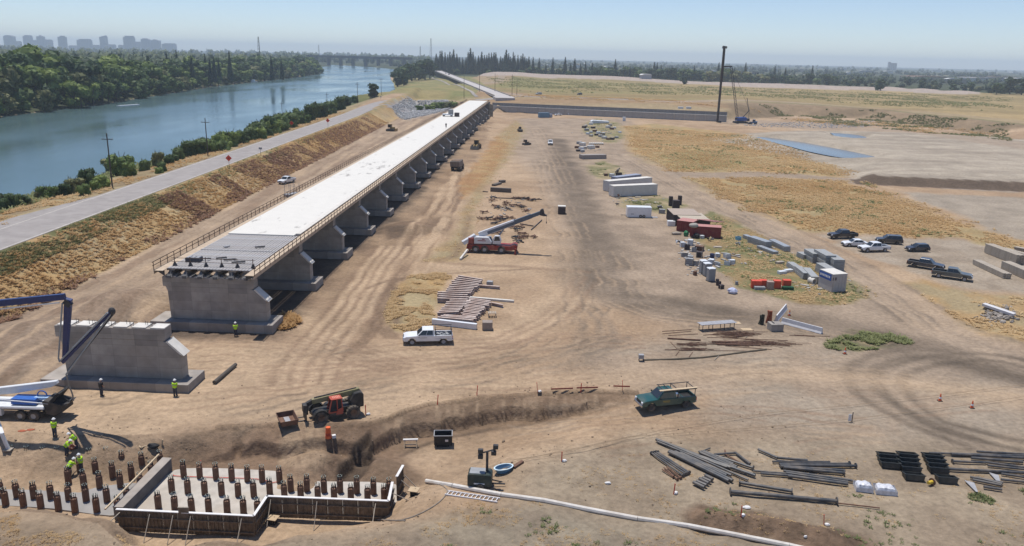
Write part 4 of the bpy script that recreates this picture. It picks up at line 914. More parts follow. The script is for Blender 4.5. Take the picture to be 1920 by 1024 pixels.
    if rack == 'contractor':
        b = MB()
        for x in (x0 + .2, c0 - .15):
            for y in (-1, 1): b.box((x, y * (W - .06), bl + .4), (.06, .06, .84))
            b.box((x, 0, H + .12), (.06, 2 * W, .06))
        for y in (-1, 1): b.box(((x0 + r1) / 2, y * (W - .08), H + .12), (r1 - x0, .06, .06))
        b.box((r1 - .1, 0, H + .12), (.06, 2 * W, .06)); b.box((.0, 0, H + .12), (.06, 2 * W, .06)); b.build('ladder_rack', dark_steel, t)
    return t
def carpx(kind, pm_, label, rear, front, group=None, rack=None):
    """wheels' contact line seen in the photograph: rear end to front end"""
    a, b = G(*rear), G(*front); rz = yaw(a, b); s = CARS[kind]; m_ = (a + b) / 2
    nrm = Vector((-math.sin(rz), math.cos(rz), 0)); nrm = nrm if nrm.y > 0 else -nrm
    c = m_ + nrm * s['W'] * .95; c.z = gz(c.x, c.y)
    o = car(kind, pm_, label, c, rz, group, rack); return o

wt = carpx('pickup', PW, 'white utility pickup with a dark rack, parked by the steel beam stack', (849, 646), (758, 648), None, 'utility')
for y in (-1, 1):
    b = MB()
    for k, w in enumerate((.16, .1, .14, .12, .16, .1, .13)): b.box((.28 + k * .115, y * .998, .98 - k * .003), (w * .6, .012, .055))
    b.add([(1.06, y * .996, .99), (1.30, y * .996, 1.09), (1.16, y * .996, .97), (1.06, y * 1.004, .99), (1.30, y * 1.004, 1.09), (1.16, y * 1.004, .97)], [(0, 1, 2), (5, 4, 3), (0, 3, 4, 1), (1, 4, 5, 2), (2, 5, 3, 0)])
    b.build('door_lettering', PDG, wt)
b = MB()
for k in range(9): b.box((-2.7 + rnd.random() * 1.7, rnd.uniform(-.55, .55), 1.0 + rnd.random() * .12), (.4, .3, .3), rnd.random())
b.build('tool_load', grey_pl, wt)
gt = carpx('pickup', PGN, 'dark green pickup with a ladder rack carrying a long plank', (1303, 763), (1206, 779), None, 'contractor')
for y in (-1, 1):
    b = MB()
    for k in range(8): b.box((.06 + k * .1, y * .998, 1.0), (.07, .012, .08)); b.box((.1 + k * .09, y * .998, .87), (.05, .012, .05))
    b.build('door_lettering', mat('gold_letter', (.5, .33, .04), .5), gt)
MB().box((-.75, .62, 1.38), (.55, .5, .45)).build('tool_box', chrome, gt)
pl = tag(MB().box((0, 0, 0), (4.3, .28, .07)).build('plank', lumber), 'long pale plank lying on the green pickup rack', 'plank')
mx_ = gt.matrix_world if False else Matrix.Translation(gt.location) @ Matrix.Rotation(gt.rotation_euler[2], 4, 'Z')
sd_ = 1 if (mx_ @ Vector((0, 1, 0))).y < (mx_ @ Vector((0, -1, 0))).y else -1
pl.location = mx_ @ Vector((-.95, sd_ * .78, 2.13)); pl.rotation_euler = (0, 0, gt.rotation_euler[2])
PK = 'cars parked on the dirt lot at the right'
carpx('crew', PBK, 'black crew cab pickup parked at the grass edge, farthest left of the lot', (1611, 448), (1557, 449), PK)
carpx('sedan', PW, 'low white sedan parked beside the white crew cab pickup', (1627, 464), (1584, 463), PK)
carpx('crew', PW, 'white crew cab pickup parked beside the white sedan', (1670, 473), (1616, 474), PK)
carpx('suv', PDG, 'charcoal SUV parked behind the white crew cab pickup', (1692, 460), (1645, 457), PK)
carpx('hatch', PBL, 'small dark navy hatchback parked alone beyond the two dark pickups', (1744, 473), (1705, 473), PK)
carpx('crew', PBL, 'navy crew cab pickup parked nose to tail behind the grey pickup', (1702, 500), (1764, 510), PK)
carpx('pickup', PGY, 'dark grey pickup nearest the gravel road, nose pointing right', (1744, 519), (1821, 530), PK)
carpx('pickup', PW, 'white pickup parked on the dirt road between levee and bridge', (556, 341), (531, 347))
WL_ = 'vehicles along the long retaining wall'
carpx('sedan', PW, 'white car parked by the long wall next to the blue tank truck', (1054, 217), (1041, 217), WL_)
carpx('crew', PW, 'white pickup parked by the long wall between two cars', (1081, 216), (1065, 216), WL_)
carpx('crew', PBK, 'black pickup parked by the long wall left of a silver car', (1112, 217), (1096, 216), WL_)
carpx('suv', PSV, 'silver car parked by the long wall between two black pickups', (1144, 218), (1130, 218), WL_)
carpx('crew', PBK, 'black pickup parked by the long wall, farthest right', (1198, 220), (1181, 220), WL_)
carpx('pickup', PW, 'white truck driving toward the camera down the middle of the yard', (1036, 266), (1036, 277))
carpx('suv', PSV, 'silver car on the far levee road behind the long wall', (1017, 178), (1006, 178))
carpx('suv', PDG, 'dark car on the far levee road near the trailer', (1095, 178), (1082, 178))
p = PY(835, 142, 1180); c_ = car('suv', PW, 'white car driving on the old road bridge', (-101.5, 1180, 8.3), wy_ + math.pi)
p = PY(840, 146, 1100); car('suv', PDG, 'dark car following the white car on the old road bridge', (-92, 1120, 8.3), wy_ + math.pi)

# ---------------------------------------------------------------- heavy machines
def wheel(b_t, x, y, r, w, parent, rim=grey_steel, n=16, z=None):
    z = r if z is None else z
    k = MB().lathe([(r * .5, -w / 2), (r * .9, -w / 2), (r, -w * .3), (r, w * .3), (r * .9, w / 2), (r * .5, w / 2)], n, ax='y').build('wheel', tyre_m, parent, (x, y, z))
    lug = MB()
    for i in range(n):
        a = 2 * math.pi * i / n; lug.box((0, 0, 0), (.05, w * .9, .07), M=Matrix.Rotation(a, 4, 'Y') @ Matrix.Translation((0, 0, r)))
    if r > .5: lug.build('tread', tyre_m, k)
    MB().lathe([(0, -w * .3), (r * .5, -w * .42), (r * .52, -w * .45), (r * .52, w * .45), (r * .5, w * .42), (0, w * .3)], 10, ax='y').build('rim', rim, k)
    return k

def telehandler():
    a, b = G(598, 791), G(666, 785); rz = yaw(a, b) + math.pi; c = (a + b) / 2
    nrm = Vector((-math.sin(rz), math.cos(rz), 0)); nrm = nrm if nrm.y > 0 else -nrm
    c = c + nrm * 1.1; c.z = gz(c.x, c.y) + .02
    t = thing('telehandler', 'olive and black telehandler with an orange cab and big dusty tyres', 'telehandler', c, rz)
    olive = mat('olive_boom', (.22, .195, .095), .6, var=.15, dust=.35); orr = mat('cab_orange', (.42, .07, .04), .5, var=.1, dust=.25); blk = mat('machine_black', (.025, .025, .026), .55, var=.2, dust=.25)
    # front = +x
    for x in (1.55, -1.65):
        for y in (-1.02, 1.02): wheel(t, x, y, .68, .46, t, mat('rust_rim', (.14, .08, .05), .7, var=.2, dust=.3))
    MB().prism([(-2.5, .6), (-2.5, 1.15), (-1.0, 1.2), (1.9, 1.1), (2.2, .85), (2.2, .55)], -.55, .55, 'y').build('chassis', blk, t, bevel=.05)
    MB().prism([(-2.85, .9), (-2.85, 2.25), (-2.5, 2.5), (-1.9, 2.4), (-1.5, 1.7), (-1.5, .9)], -.5, .62, 'y').build('rear_frame', blk, t, bevel=.06)
    MB().prism([(-1.2, .75), (-1.2, 1.35), (.6, 1.3), (1.0, .9), (.9, .7)], -1.15, -.58, 'y').build('engine_hood', blk, t, bevel=.05)
    for y in (-1, 1): MB().lathe([(.74, -.26), (.78, -.26), (.78, .26), (.74, .26)], 10, (1.55, y * 1.02, .70), 'y', math.pi * 1.0).build('fender', blk, t)
    s = -1 if (Matrix.Rotation(rz, 4, 'Z') @ Vector((0, 1, 0))).y > 0 else 1   # the cab stands on the camera's side
    c0 = s * .62
    b = MB()
    for x, tx in ((.75, .45), (-.62, -.5)):
        for y in (c0 - .4, c0 + .4): b.beam((x, y, 1.0), (tx, y, 2.28), .1, .1)
    b.beam((-.62, c0 + s * .4, 1.0), (.75, c0 + s * .4, 1.0), .1, .14); b.beam((-.1, c0 + s * .4, 1.0), (-.05, c0 + s * .4, 2.28), .09, .09); b.build('cab_frame', orr, t)
    MB().box((-.03, c0, 2.33), (1.15, .95, .1)).build('cab_roof', orr, t, bevel=.03)
    rb_ = MB()
    for k in range(5): rb_.box((-.35 + k * .15, c0, 2.40), (.07, .6, .04))
    rb_.build('roof_guard', mat('roof_pale', (.7, .3, .22), .6), t)
    MB().add([(.66, c0 - .36, 1.1), (.66, c0 + .36, 1.1), (.42, c0 + .36, 2.2), (.42, c0 - .36, 2.2), (-.55, c0 - .36, 1.1), (-.55, c0 + .36, 1.1), (-.46, c0 + .36, 2.2), (-.46, c0 - .36, 2.2)], [(0, 1, 2, 3), (4, 7, 6, 5), (0, 3, 7, 4), (1, 5, 6, 2)]).build('cab_glass', glass, t)
    MB().prism([(-.62, .72), (-.62, 1.4), (-.15, 1.25), (.1, .72)], c0 + s * .38, c0 + s * .47, 'y').build('door_panel', orr, t)
    MB().box((0.05, c0, .8), (1.4, .8, .35)).build('cab_floor', blk, t)
    yb = -s * .12
    MB().beam((-2.6, yb, 2.42), (2.15, yb, 2.02), .5, .56, w2=.46, h2=.5).build('boom', olive, t, bevel=.03)
    MB().beam((-2.3, yb - s * .0, 2.72), (1.9, yb, 2.38), .12, .06).build('hose_tray', blk, t)
    MB().beam((2.1, yb, 2.02), (2.75, yb, 1.72), .36, .4).build('boom_head', blk, t)
    MB().beam((2.65, yb, 1.75), (2.75, yb, .75), .3, .35).build('coupler', blk, t)
    MB().tube((-.9, yb, 1.3), (.9, yb, 1.95), .09).build('lift_cylinder', chrome, t)
    MB().box((2.85, yb, .75), (.12, 1.25, .9)).build('carriage', blk, t)
    MB().box((2.9, yb + .25, 1.55), (.35, .75, .8)).build('hydraulic_box', blk, t)
    for y in (-.42, .42): MB().box((3.55, yb + y, .33), (1.4, .14, .07)).build('fork', dark_steel, t)
    MB().beam((2.85, yb + .6, .3), (2.95, yb + .95, .05), .15, .1).build('stabiliser', blk, t)
    hp = thing('steel_tray', 'open rusty steel tray with sloping sides carried on the telehandler forks', 'steel tray', c + Matrix.Rotation(rz, 3, 'Z') @ Vector((4.55, yb, .36)), rz)
    b = MB(); w, l, h, th = 1.05, .75, .55, .05
    for y in (-1, 1): b.add([(-l, y * w, 0), (l, y * w, 0), (l + .12, y * (w + .15), h), (-l - .12, y * (w + .15), h), (-l, y * (w - th), 0), (l, y * (w - th), 0), (l + .12, y * (w + .15 - th), h), (-l - .12, y * (w + .15 - th), h)], [(0, 1, 2, 3), (7, 6, 5, 4), (3, 2, 6, 7), (0, 4, 5, 1), (1, 5, 6, 2), (0, 3, 7, 4)])
    for x in (-1, 1): b.add([(x * l, -w, 0), (x * l, w, 0), (x * (l + .12), w + .15, h), (x * (l + .12), -w - .15, h), (x * (l - th), -w, 0), (x * (l - th), w, 0), (x * (l + .12 - th), w + .15, h), (x * (l + .12 - th), -w - .15, h)], [(0, 1, 2, 3), (7, 6, 5, 4), (3, 2, 6, 7), (0, 4, 5, 1), (1, 5, 6, 2), (0, 3, 7, 4)])
    b.build('tray_wall', rust, hp); MB().box((0, 0, .03), (1.5, 2.1, .05)).build('tray_floor', rust, hp)
    MB().box((0, .15, .12), (.5, 1.7, .1)).build('tray_bar', grey_steel, hp)
    for y in (-.42, .42): MB().box((0, y, -.02), (1.4, .22, .1)).build('fork_pocket', rust, hp)
telehandler()

def mobile_crane():
    a, b = G(884, 474), G(962, 477); rz = yaw(a, b); c = (a + b) / 2 + Vector((0, 1.4, 0)); c.z = gz(c.x, c.y)
    t = thing('mobile_crane', 'red and white mobile crane with its telescopic boom raised to the right', 'crane', c, rz)
    redm = mat('crane_red', (.26, .025, .02), .5, var=.15, dust=.3); wh = mat('crane_white', (.58, .59, .62), .5, var=.06, dust=.15); gy = mat('crane_grey', (.30, .32, .35), .5, var=.1, dust=.15); bl_ = mat('boom_shade', (.10, .12, .15), .5, var=.15)
    for x in (-3.0, -1.35, 1.75):
        for y in (-1.2, 1.2): wheel(t, x, y, .68, .5, t)
    MB().prism([(-4.6, .8), (-4.6, 1.5), (-3.9, 1.55), (3.4, 1.45), (4.0, 1.75), (4.6, 1.55), (4.6, .9), (3.6, .6), (-3.8, .6)], -1.25, 1.25, 'y').build('carrier', redm, t, bevel=.05)
    for x in (-4.5, 4.3):
        for y in (-1, 1):
            g_ = MB().box((x, y * 1.45, .62), (.28, .5, 1.1)).build('outrigger', redm, t); MB().box((0, 0, 0), (.5, .5, .1), M=Matrix.Translation((x, y * 1.5, .06))).build('pad', redm, g_)
    MB().lathe([(0, 1.5), (.95, 1.5), (.95, 1.75), (0, 1.75)], 14, (-.2, 0, 0)).build('turntable', dark_steel, t)
    MB().prism([(-3.3, 1.7), (-3.3, 2.75), (-3.0, 2.95), (-.7, 2.95), (-.1, 2.1), (-.1, 1.75)], -1.3, -.35, 'y').build('engine_cover', wh, t, bevel=.05)
    MB().box((-1.9, -1.306, 2.3), (1.5, .01, .14)).build('red_stripe', redm, t); MB().box((-1.6, -1.306, 2.6), (.5, .01, .18)).build('red_logo', redm, t)
    MB().prism([(-3.3, 1.7), (-3.3, 2.7), (-.4, 2.7), (-.1, 2.0), (-.1, 1.75)], .5, 1.3, 'y').build('counter_frame', gy, t, bevel=.05)
    MB().box((-3.9, 0, 2.2), (1.0, 2.5, 1.1)).build('counterweight', redm, t, bevel=.06)
    MB().prism([(.1, 1.75), (.1, 2.7), (.5, 3.3), (1.35, 3.3), (1.7, 2.4), (1.55, 1.75)], -1.25, -.4, 'y').build('operator_cab', wh, t, bevel=.05)
    MB().prism([(.35, 2.35), (.6, 3.15), (1.25, 3.15), (1.5, 2.4)], -1.262, -.39, 'y').build('cab_glass', glass, t)
    # boom from heel to head
    h = Vector((-2.3, .15, 3.15)); e = PYl = None
    tip = PY(1018, 396, c.y + .3) - np.array(c); ca, sa = math.cos(-rz), math.sin(-rz)
    tip = Vector((tip[0] * ca - tip[1] * sa, .15, tip[2])); d = tip - h
    MB().beam(h - d * .02, h + d * .55, .75, 1.0, w2=.75, h2=.95).build('base_boom', wh, t, bevel=.04)
    MB().beam(h + d * .5 - Vector((0, 0, .02)), h + d * .82, .62, .8).build('mid_boom', bl_, t, bevel=.03)
    MB().beam(h + d * .8 - Vector((0, 0, .02)), h + d * .99, .5, .66).build('tip_boom', bl_, t, bevel=.03)
    MB().beam(h + d * .12 - Vector((0, .385, .15)), h + d * .56 - Vector((0, .385, .12)), .02, .55).build('boom_side_panel', bl_, t)
    MB().prism([(-.5, -.6), (.1, -.75), (.75, -.75), (.8, -.6), (.35, -.35), (.1, .55), (-.2, .55), (-.5, .3)], -.3, .3, 'y', Matrix.Translation(h + d)).build('boom_head', dark_steel, t)
    MB().tube((.6, .15, 2.2), h + d * .38 - Vector((0, 0, .5)), .17).build('lift_cylinder', gy, t)
    MB().beam((-3.2, -.2, 3.0), (-5.35, -1.3, 1.75), .8, .7).build('deck_plate', wh, t)
    hk = h + d + Vector((.72, 0, -.7)); MB().tube(hk, hk - Vector((0, 0, 1.1)), .02, n=4).build('hoist_rope', black, t)
    MB().box(hk - Vector((0, 0, 1.25)), (.16, .14, .34)).build('hook_block', dark_steel, t)
    # jib stowed along the far side
    MB().beam(h + d * .1 + Vector((0, .6, -.2)), h + d * .9 + Vector((0, .5, -.1)), .35, .45).build('stowed_jib', gy, t)
    bl2 = thing('grey_beam', 'pale beam leaning on the grass left of the mobile crane', 'beam', G(863, 488)); MB().beam((0, 0, .18), (1.0, 4.2, .9), .3, .36).build('beam_body', conc_lt, bl2)
mobile_crane()

def pump_truck():
    """only its rear and its folding boom stand in the picture"""
    a = G(0, 792); c = P(75, 790); c = Vector((c[0], c[1] + 1.2, gz(c[0], c[1])))
    t = thing('concrete_pump', 'white concrete pump truck with a blue folding boom at the left edge', 'pump truck', c, R_(-1))
    wh = mat('pump_white', (.66, .67, .68), .4, var=.05, dust=.12); blu = mat('boom_blue', (.018, .035, .13), .4, var=.15, coat=.2); gy = mat('pipe_grey', (.26, .29, .32), .4, var=.1, dust=.1); blu2 = mat('pump_blue', (.03, .12, .42), .4, var=.1)
    for x in (-.55, .75): 
        for y in (-1, 1): wheel(t, x - 1.3, y * 1.05, .52, .42, t)
    for x in (-8, -6.7):
        for y in (-1, 1): wheel(t, x, y * 1.05, .52, .42, t)
    MB().box((-4, 0, .95), (9.8, 1.0, .35)).build('chassis', dark_steel, t)
    MB().box((-3.2, 0, 1.3), (7.4, 2.4, .16)).build('platform', wh, t); MB().box((-4.2, -1.05, .85), (1.2, .4, .7)).build('tool_box', wh, t)
    MB().prism([(.6, .7), (.3, 1.9), (.5, 2.1), (2.1, 1.7), (2.2, .9), (1.4, .5)], -1.0, 1.0, 'y').build('hopper', mat('machine_black', (.025, .025, .026)), t, bevel=.05)
    MB().prism([(.9, 1.9), (1.9, 2.9), (2.1, 2.8), (1.3, 1.85)], -.95, .95, 'y').build('splash_guard', black, t)
    MB().prism([(1.7, 1.6), (2.7, 1.75), (2.4, 1.45)], -.8, .8, 'y').build('grate', dark_steel, t)
    MB().prism([(-5.0, 1.9), (-5.0, 2.6), (1.1, 3.55), (1.2, 3.25), (.6, 2.9), (-3.2, 2.1)], .35, .8, 'y').build('outrigger_arm', wh, t, bevel=.04)
    MB().box((-1.7, -.1, 1.75), (2.4, 1.2, .55)).build('pump_kit', blu2, t)
    MB().lathe([(.42, -.05), (.5, -.05), (.5, .05), (.42, .05)], 14, (-.25, .1, 2.15), 'y').build('hose_coil', blu2, t)
    MB().box((-.2, .1, 1.95), (1.4, .7, .2)).build('pump_cover', mat('pale_blue', (.35, .5, .7), .5), t)
    b = MB().tube((-5.5, -.95, 2.15), (.9, -.95, 1.75), .06, n=8); b.build('hand_rail', wh, t)
    hp = [(2.1, -.2, 2.0), (2.6, -.2, 1.7), (2.9, -.2, 2.0), (2.95, -.2, 2.4)]; MB().path(hp, .07).build('drain_hose', black, t)
    MB().box((-6.5, 0, 2.2), (2.2, 2.0, 2.0)).build('turret', wh, t, bevel=.1)
    for x, e in ((-2.9, -1), ):
        pass
    ol = Vector(c)
    E1, J, E2, T_ = [Vector(PY(*q)) - ol for q in ((122, 556, 69.3), (118, 676, 70.8), (208, 586, 69.8), (124, 702, 70.4))]
    R0 = Vector(PY(-320, 600, 70.2)) - ol
    rot = Matrix.Rotation(R_(1), 3, 'Z'); E1, J, E2, T_, R0 = [rot @ v for v in (E1, J, E2, T_, R0)]
    MB().beam(R0, E1, .45, .8, w2=.38, h2=.55).build('boom_section', blu, t, bevel=.03)
    MB().beam(R0 + Vector((0, -.32, -.62)), E1 + Vector((-.4, -.32, -.5)), .09, .1).build('boom_section_pipe', wh, t)
    MB().beam(E1 + Vector((-.1, .1, -.4)), E1 + Vector((.35, .1, -.9)), .42, .5).build('boom_knuckle', dark_steel, t)
    MB().beam(E1 + Vector((.22, .12, -.25)), J + Vector((.12, .12, 0)), .4, .62, w2=.34, h2=.42, up=(1, 0, 0)).build('boom_section', blu, t, bevel=.03)
    MB().path([E1 + Vector((-.22, -.2, -.6)), J + Vector((-.28, -.2, .3)), J + Vector((-.2, -.2, -.1))], .075, 8).build('delivery_pipe', gy, t)
    MB().beam(J + Vector((0, -.1, -.12)), E2 + Vector((.05, -.1, .1)), .3, .4, w2=.24, h2=.3).build('boom_section', blu, t, bevel=.03)
    MB().path([J + Vector((-.1, -.38, .05)), E2 + Vector((-.1, -.38, .1))], .08, 8).build('delivery_pipe', gy, t)
    MB().ball(E2 + Vector((.1, 0, .12)), (.35, .25, .38), 10, 6).build('boom_knuckle', dark_steel, t)
    MB().beam(E2 + Vector((.2, .15, 0)), T_ + Vector((.1, .15, .25)), .2, .26, w2=.14, h2=.16).build('boom_section', mat('tip_dark', (.05, .06, .08), .4), t, bevel=.02)
    MB().path([E2 + Vector((.12, -.1, 0)), T_], .075, 8).build('delivery_pipe', gy, t)
    MB().path([T_, T_ + Vector((.15, 0, -1.1)), T_ + Vector((.35, 0, -2.0)), T_ + Vector((.38, .0, -2.7))], .07, 6).build('end_hose', mat('hose_tan', (.25, .22, .18), .8), t)
    # rear outrigger that reaches the ground by the piles
    q = Vector(P(14, 830)) - ol; q.z = gz(c.x + q.x, c.y + q.y) - c.z
    MB().beam((-4.6, -1.2, 2.2), rot @ (q + Vector((-.35, 0, 1.5))), .3, .35).build('outrigger_leg', wh, t); MB().beam(rot @ (q + Vector((-.4, 0, 1.6))), rot @ (q + Vector((.0, 0, .05))), .22, .25).build('outrigger_jack', wh, t)
    MB().box(rot @ (q + Vector((0, 0, .05))), (.7, .7, .1)).build('outrigger_pad', lumber_gr, t)
pump_truck()

def pile_rig():
    g = G(1388, 231); t = thing('pile_driving_rig', 'blue crawler crane holding a very tall dark pile leader', 'crane', g, 0)
    blu = mat('rig_blue', (.025, .09, .33), .5, var=.15, dust=.2)
    for y in (-1.7, 1.7):
        MB().prism([(-4.2, .5), (-3.8, 1.05), (3.8, 1.05), (4.2, .5), (3.8, .05), (-3.8, .05)], y - .45, y + .45, 'y').build('track', dark_steel, t)
    MB().box((0, 0, 1.15), (3, 3.2, .5)).build('undercarriage', dark_steel, t)
    MB().prism([(-2.2, 1.4), (-2.2, 3.4), (2.5, 3.6), (3.4, 3.1), (3.4, 1.4)], -1.6, 1.6, 'y').build('machine_house', blu, t, bevel=.1)
    MB().box((4.2, 0, 2.1), (1.4, 3.2, 1.5)).build('counterweight', dark_steel, t, bevel=.1)
    MB().box((-2.9, -1.2, 2.4), (1.3, 1.1, 1.9)).build('operator_cab', blu, t, bevel=.08); MB().box((-3.0, -1.2, 2.7), (1.16, 1.14, .9)).build('cab_glass', glass, t)
    ft = Vector(PY(1345, 229, g.y)) - g; tp = Vector(PY(1358, 89, g.y)) - g; mid = Vector(PY(1371, 126, g.y)) - g
    ld = MB().beam(ft, tp, 1.1, 1.1); ld.build('leader', mat('leader_dark', (.045, .035, .032), .7, var=.3), t)
    MB().beam(ft + (tp - ft) * .55 + Vector((.75, 0, 0)), tp + Vector((.6, 0, -1)), .35, .35).build('leader_guide', dark_steel, t)
    MB().prism([(-1.1, -.6), (1.5, -.6), (1.5, .6), (-.8, .9)], -.7, .7, 'y', Matrix.Translation(tp)).build('leader_head', dark_steel, t)
    MB().box(ft + Vector((1.2, 0, .3)), (2.0, 1.6, .9)).build('pile_gate', dark_steel, t)
    for y in (-.6, .6):
        for dx in (-.55, .55):
            MB().beam((-2 + dx, y, 3), mid + Vector((dx, y * .6, 0)), .12, .12).build('boom_chord', dark_steel, t)
    lc = MB(); a = Vector((-2, 0, 3))
    for k in range(26):
        f0, f1 = k / 26, (k + 1) / 26; s = 1 if k % 2 else -1
        for y in (-.5, .5): lc.beam(a + (mid - a) * f0 + Vector((.55 * s, y, 0)), a + (mid - a) * f1 + Vector((-.55 * s, y, 0)), .07, .07)
    tag(lc.build('boom_lacing', dark_steel, t), kind='stuff')
    MB().beam(mid + Vector((.6, 0, .4)), mid + Vector((-4.4, 0, .2)), .6, .7).build('boom_top', dark_steel, t)
    MB().beam((1.2, 0, 3.4), (4.6, 0, 7.6), .3, .4).build('gantry', dark_steel, t); MB().beam((4.6, 0, 7.6), (4.6, 0, 3.0), .15, .15).build('gantry_post', dark_steel, t)
    st = MB()
    for y in (-.5, .5): st.beam((4.6, y, 7.6), mid + Vector((.5, y, 0)), .06, .06)
    st.beam((4.4, .2, 7), (2.6, .2, 14.5), .3, .3); st.build('stay_rope', dark_steel, t)
pile_rig()
def loader(px_, label, col, rz, s=1.0, kind='loader'):
    g = G(*px_); t = thing({'loader': 'wheel_loader', 'dozer': 'bulldozer', 'roller': 'soil_roller'}[kind], label, {'loader': 'loader', 'dozer': 'bulldozer', 'roller': 'roller'}[kind], g, rz); t.scale = (s,) * 3
    m_ = mat('machine_' + col, {'tan': (.32, .21, .07), 'brown': (.16, .11, .07), 'blue': (.04, .17, .36), 'grey': (.2, .2, .2)}[col], .6, var=.15, dust=.35)
    if kind == 'dozer':
        for y in (-1.05, 1.05): MB().prism([(-1.9, .45), (-1.5, .95), (1.5, .95), (1.9, .45), (1.5, .04), (-1.5, .04)], y - .3, y + .3, 'y').build('track', dark_steel, t)
        MB().box((.7, 0, 1.35), (2.0, 1.2, .9)).build('hood', m_, t, bevel=.05)
        MB().box((2.35, 0, .65), (.25, 3.2, 1.1)).build('blade', m_, t)
    else:
        for x in (-1.5, 1.5):
            for y in (-1.05, 1.05): wheel(t, x, y, .75, .5, t, m_)
        MB().box((-1.3, 0, 1.4), (2.2, 1.7, 1.0)).build('hood', m_, t, bevel=.06)
        if kind == 'loader':
            for y in (-.5, .5): MB().beam((.6, y, 1.5), (2.7, y, .6), .2, .35).build('lift_arm', m_, t)
            MB().prism([(2.5, .1), (2.6, 1.1), (3.0, 1.15), (3.6, .12)], -1.3, 1.3, 'y').build('bucket', dark_steel, t)
        else: MB().lathe([(0, -1), (.8, -1), (.8, 1), (0, 1)], 14, (2.0, 0, .8), 'y').build('drum', dark_steel, t)
        MB().box((.4, 0, 1.0), (2.2, 1.1, .6)).build('frame', m_, t)
    MB().box((-.4, 0, 2.2), (1.3, 1.3, 1.3)).build('cab_glass', glass, t); MB().box((-.4, 0, 2.9), (1.5, 1.5, .14)).build('cab_roof', m_, t); 
    pb = MB()
    for x in (-1.08, .28):
        for y in (-.68, .68): pb.box((x, y, 2.2), (.1, .1, 1.4))
    pb.build('cab_post', m_, t); return t
loader((733, 246), 'dark bulldozer on the toe road left of the bridge', 'tan', R_(-10), 1.1, 'dozer')
loader((893, 279), 'tan wheel loader at work by a soil heap right of the bridge', 'tan', R_(-100), 1.15)
loader((975, 247), 'small brown machine standing at the far end of the yard', 'brown', R_(-80), .8, 'roller')
loader((986, 272), 'small dark machine alone on the left side of the yard', 'brown', R_(30), .75, 'dozer')
loader((1412, 233), 'light blue machine beside the blue crawler crane', 'blue', R_(180), .9)
def haul_truck():
    g = G(858, 318); t = thing('dump_truck', 'grey articulated dump truck driving away beside the bridge', 'dump truck', g, R_(82))
    m_ = mat('dump_body', (.17, .15, .14), .7, var=.2, dust=.3)
    for x in (-2.6, -1.1, 2.4):
        for y in (-1.2, 1.2): wheel(t, x, y, .78, .55, t)
    MB().prism([(-4.0, 1.3), (-4.4, 3.0), (.8, 3.2), (1.2, 2.9), (.6, 1.2)], -1.5, 1.5, 'y').build('dump_body', m_, t, bevel=.06)
    MB().box((-1.7, 0, 3.15), (4.3, 2.5, .16)).build('soil_load', mat('soil_load', (.2, .14, .1), .95, bump=.6), t)
    MB().box((2.2, 0, 1.9), (1.5, 2.2, 1.8)).build('cab', mat('cab_grey', (.3, .33, .35), .5), t, bevel=.1); MB().box((2.2, 0, 2.3), (1.54, 2.04, .8)).build('cab_glass', glass, t)
    MB().box((3.6, 0, 1.5), (1.5, 2.0, 1.0)).build('hood', m_, t, bevel=.1); MB().box((.5, 0, 1.0), (7.0, .9, .5)).build('chassis', dark_steel, t)
haul_truck()
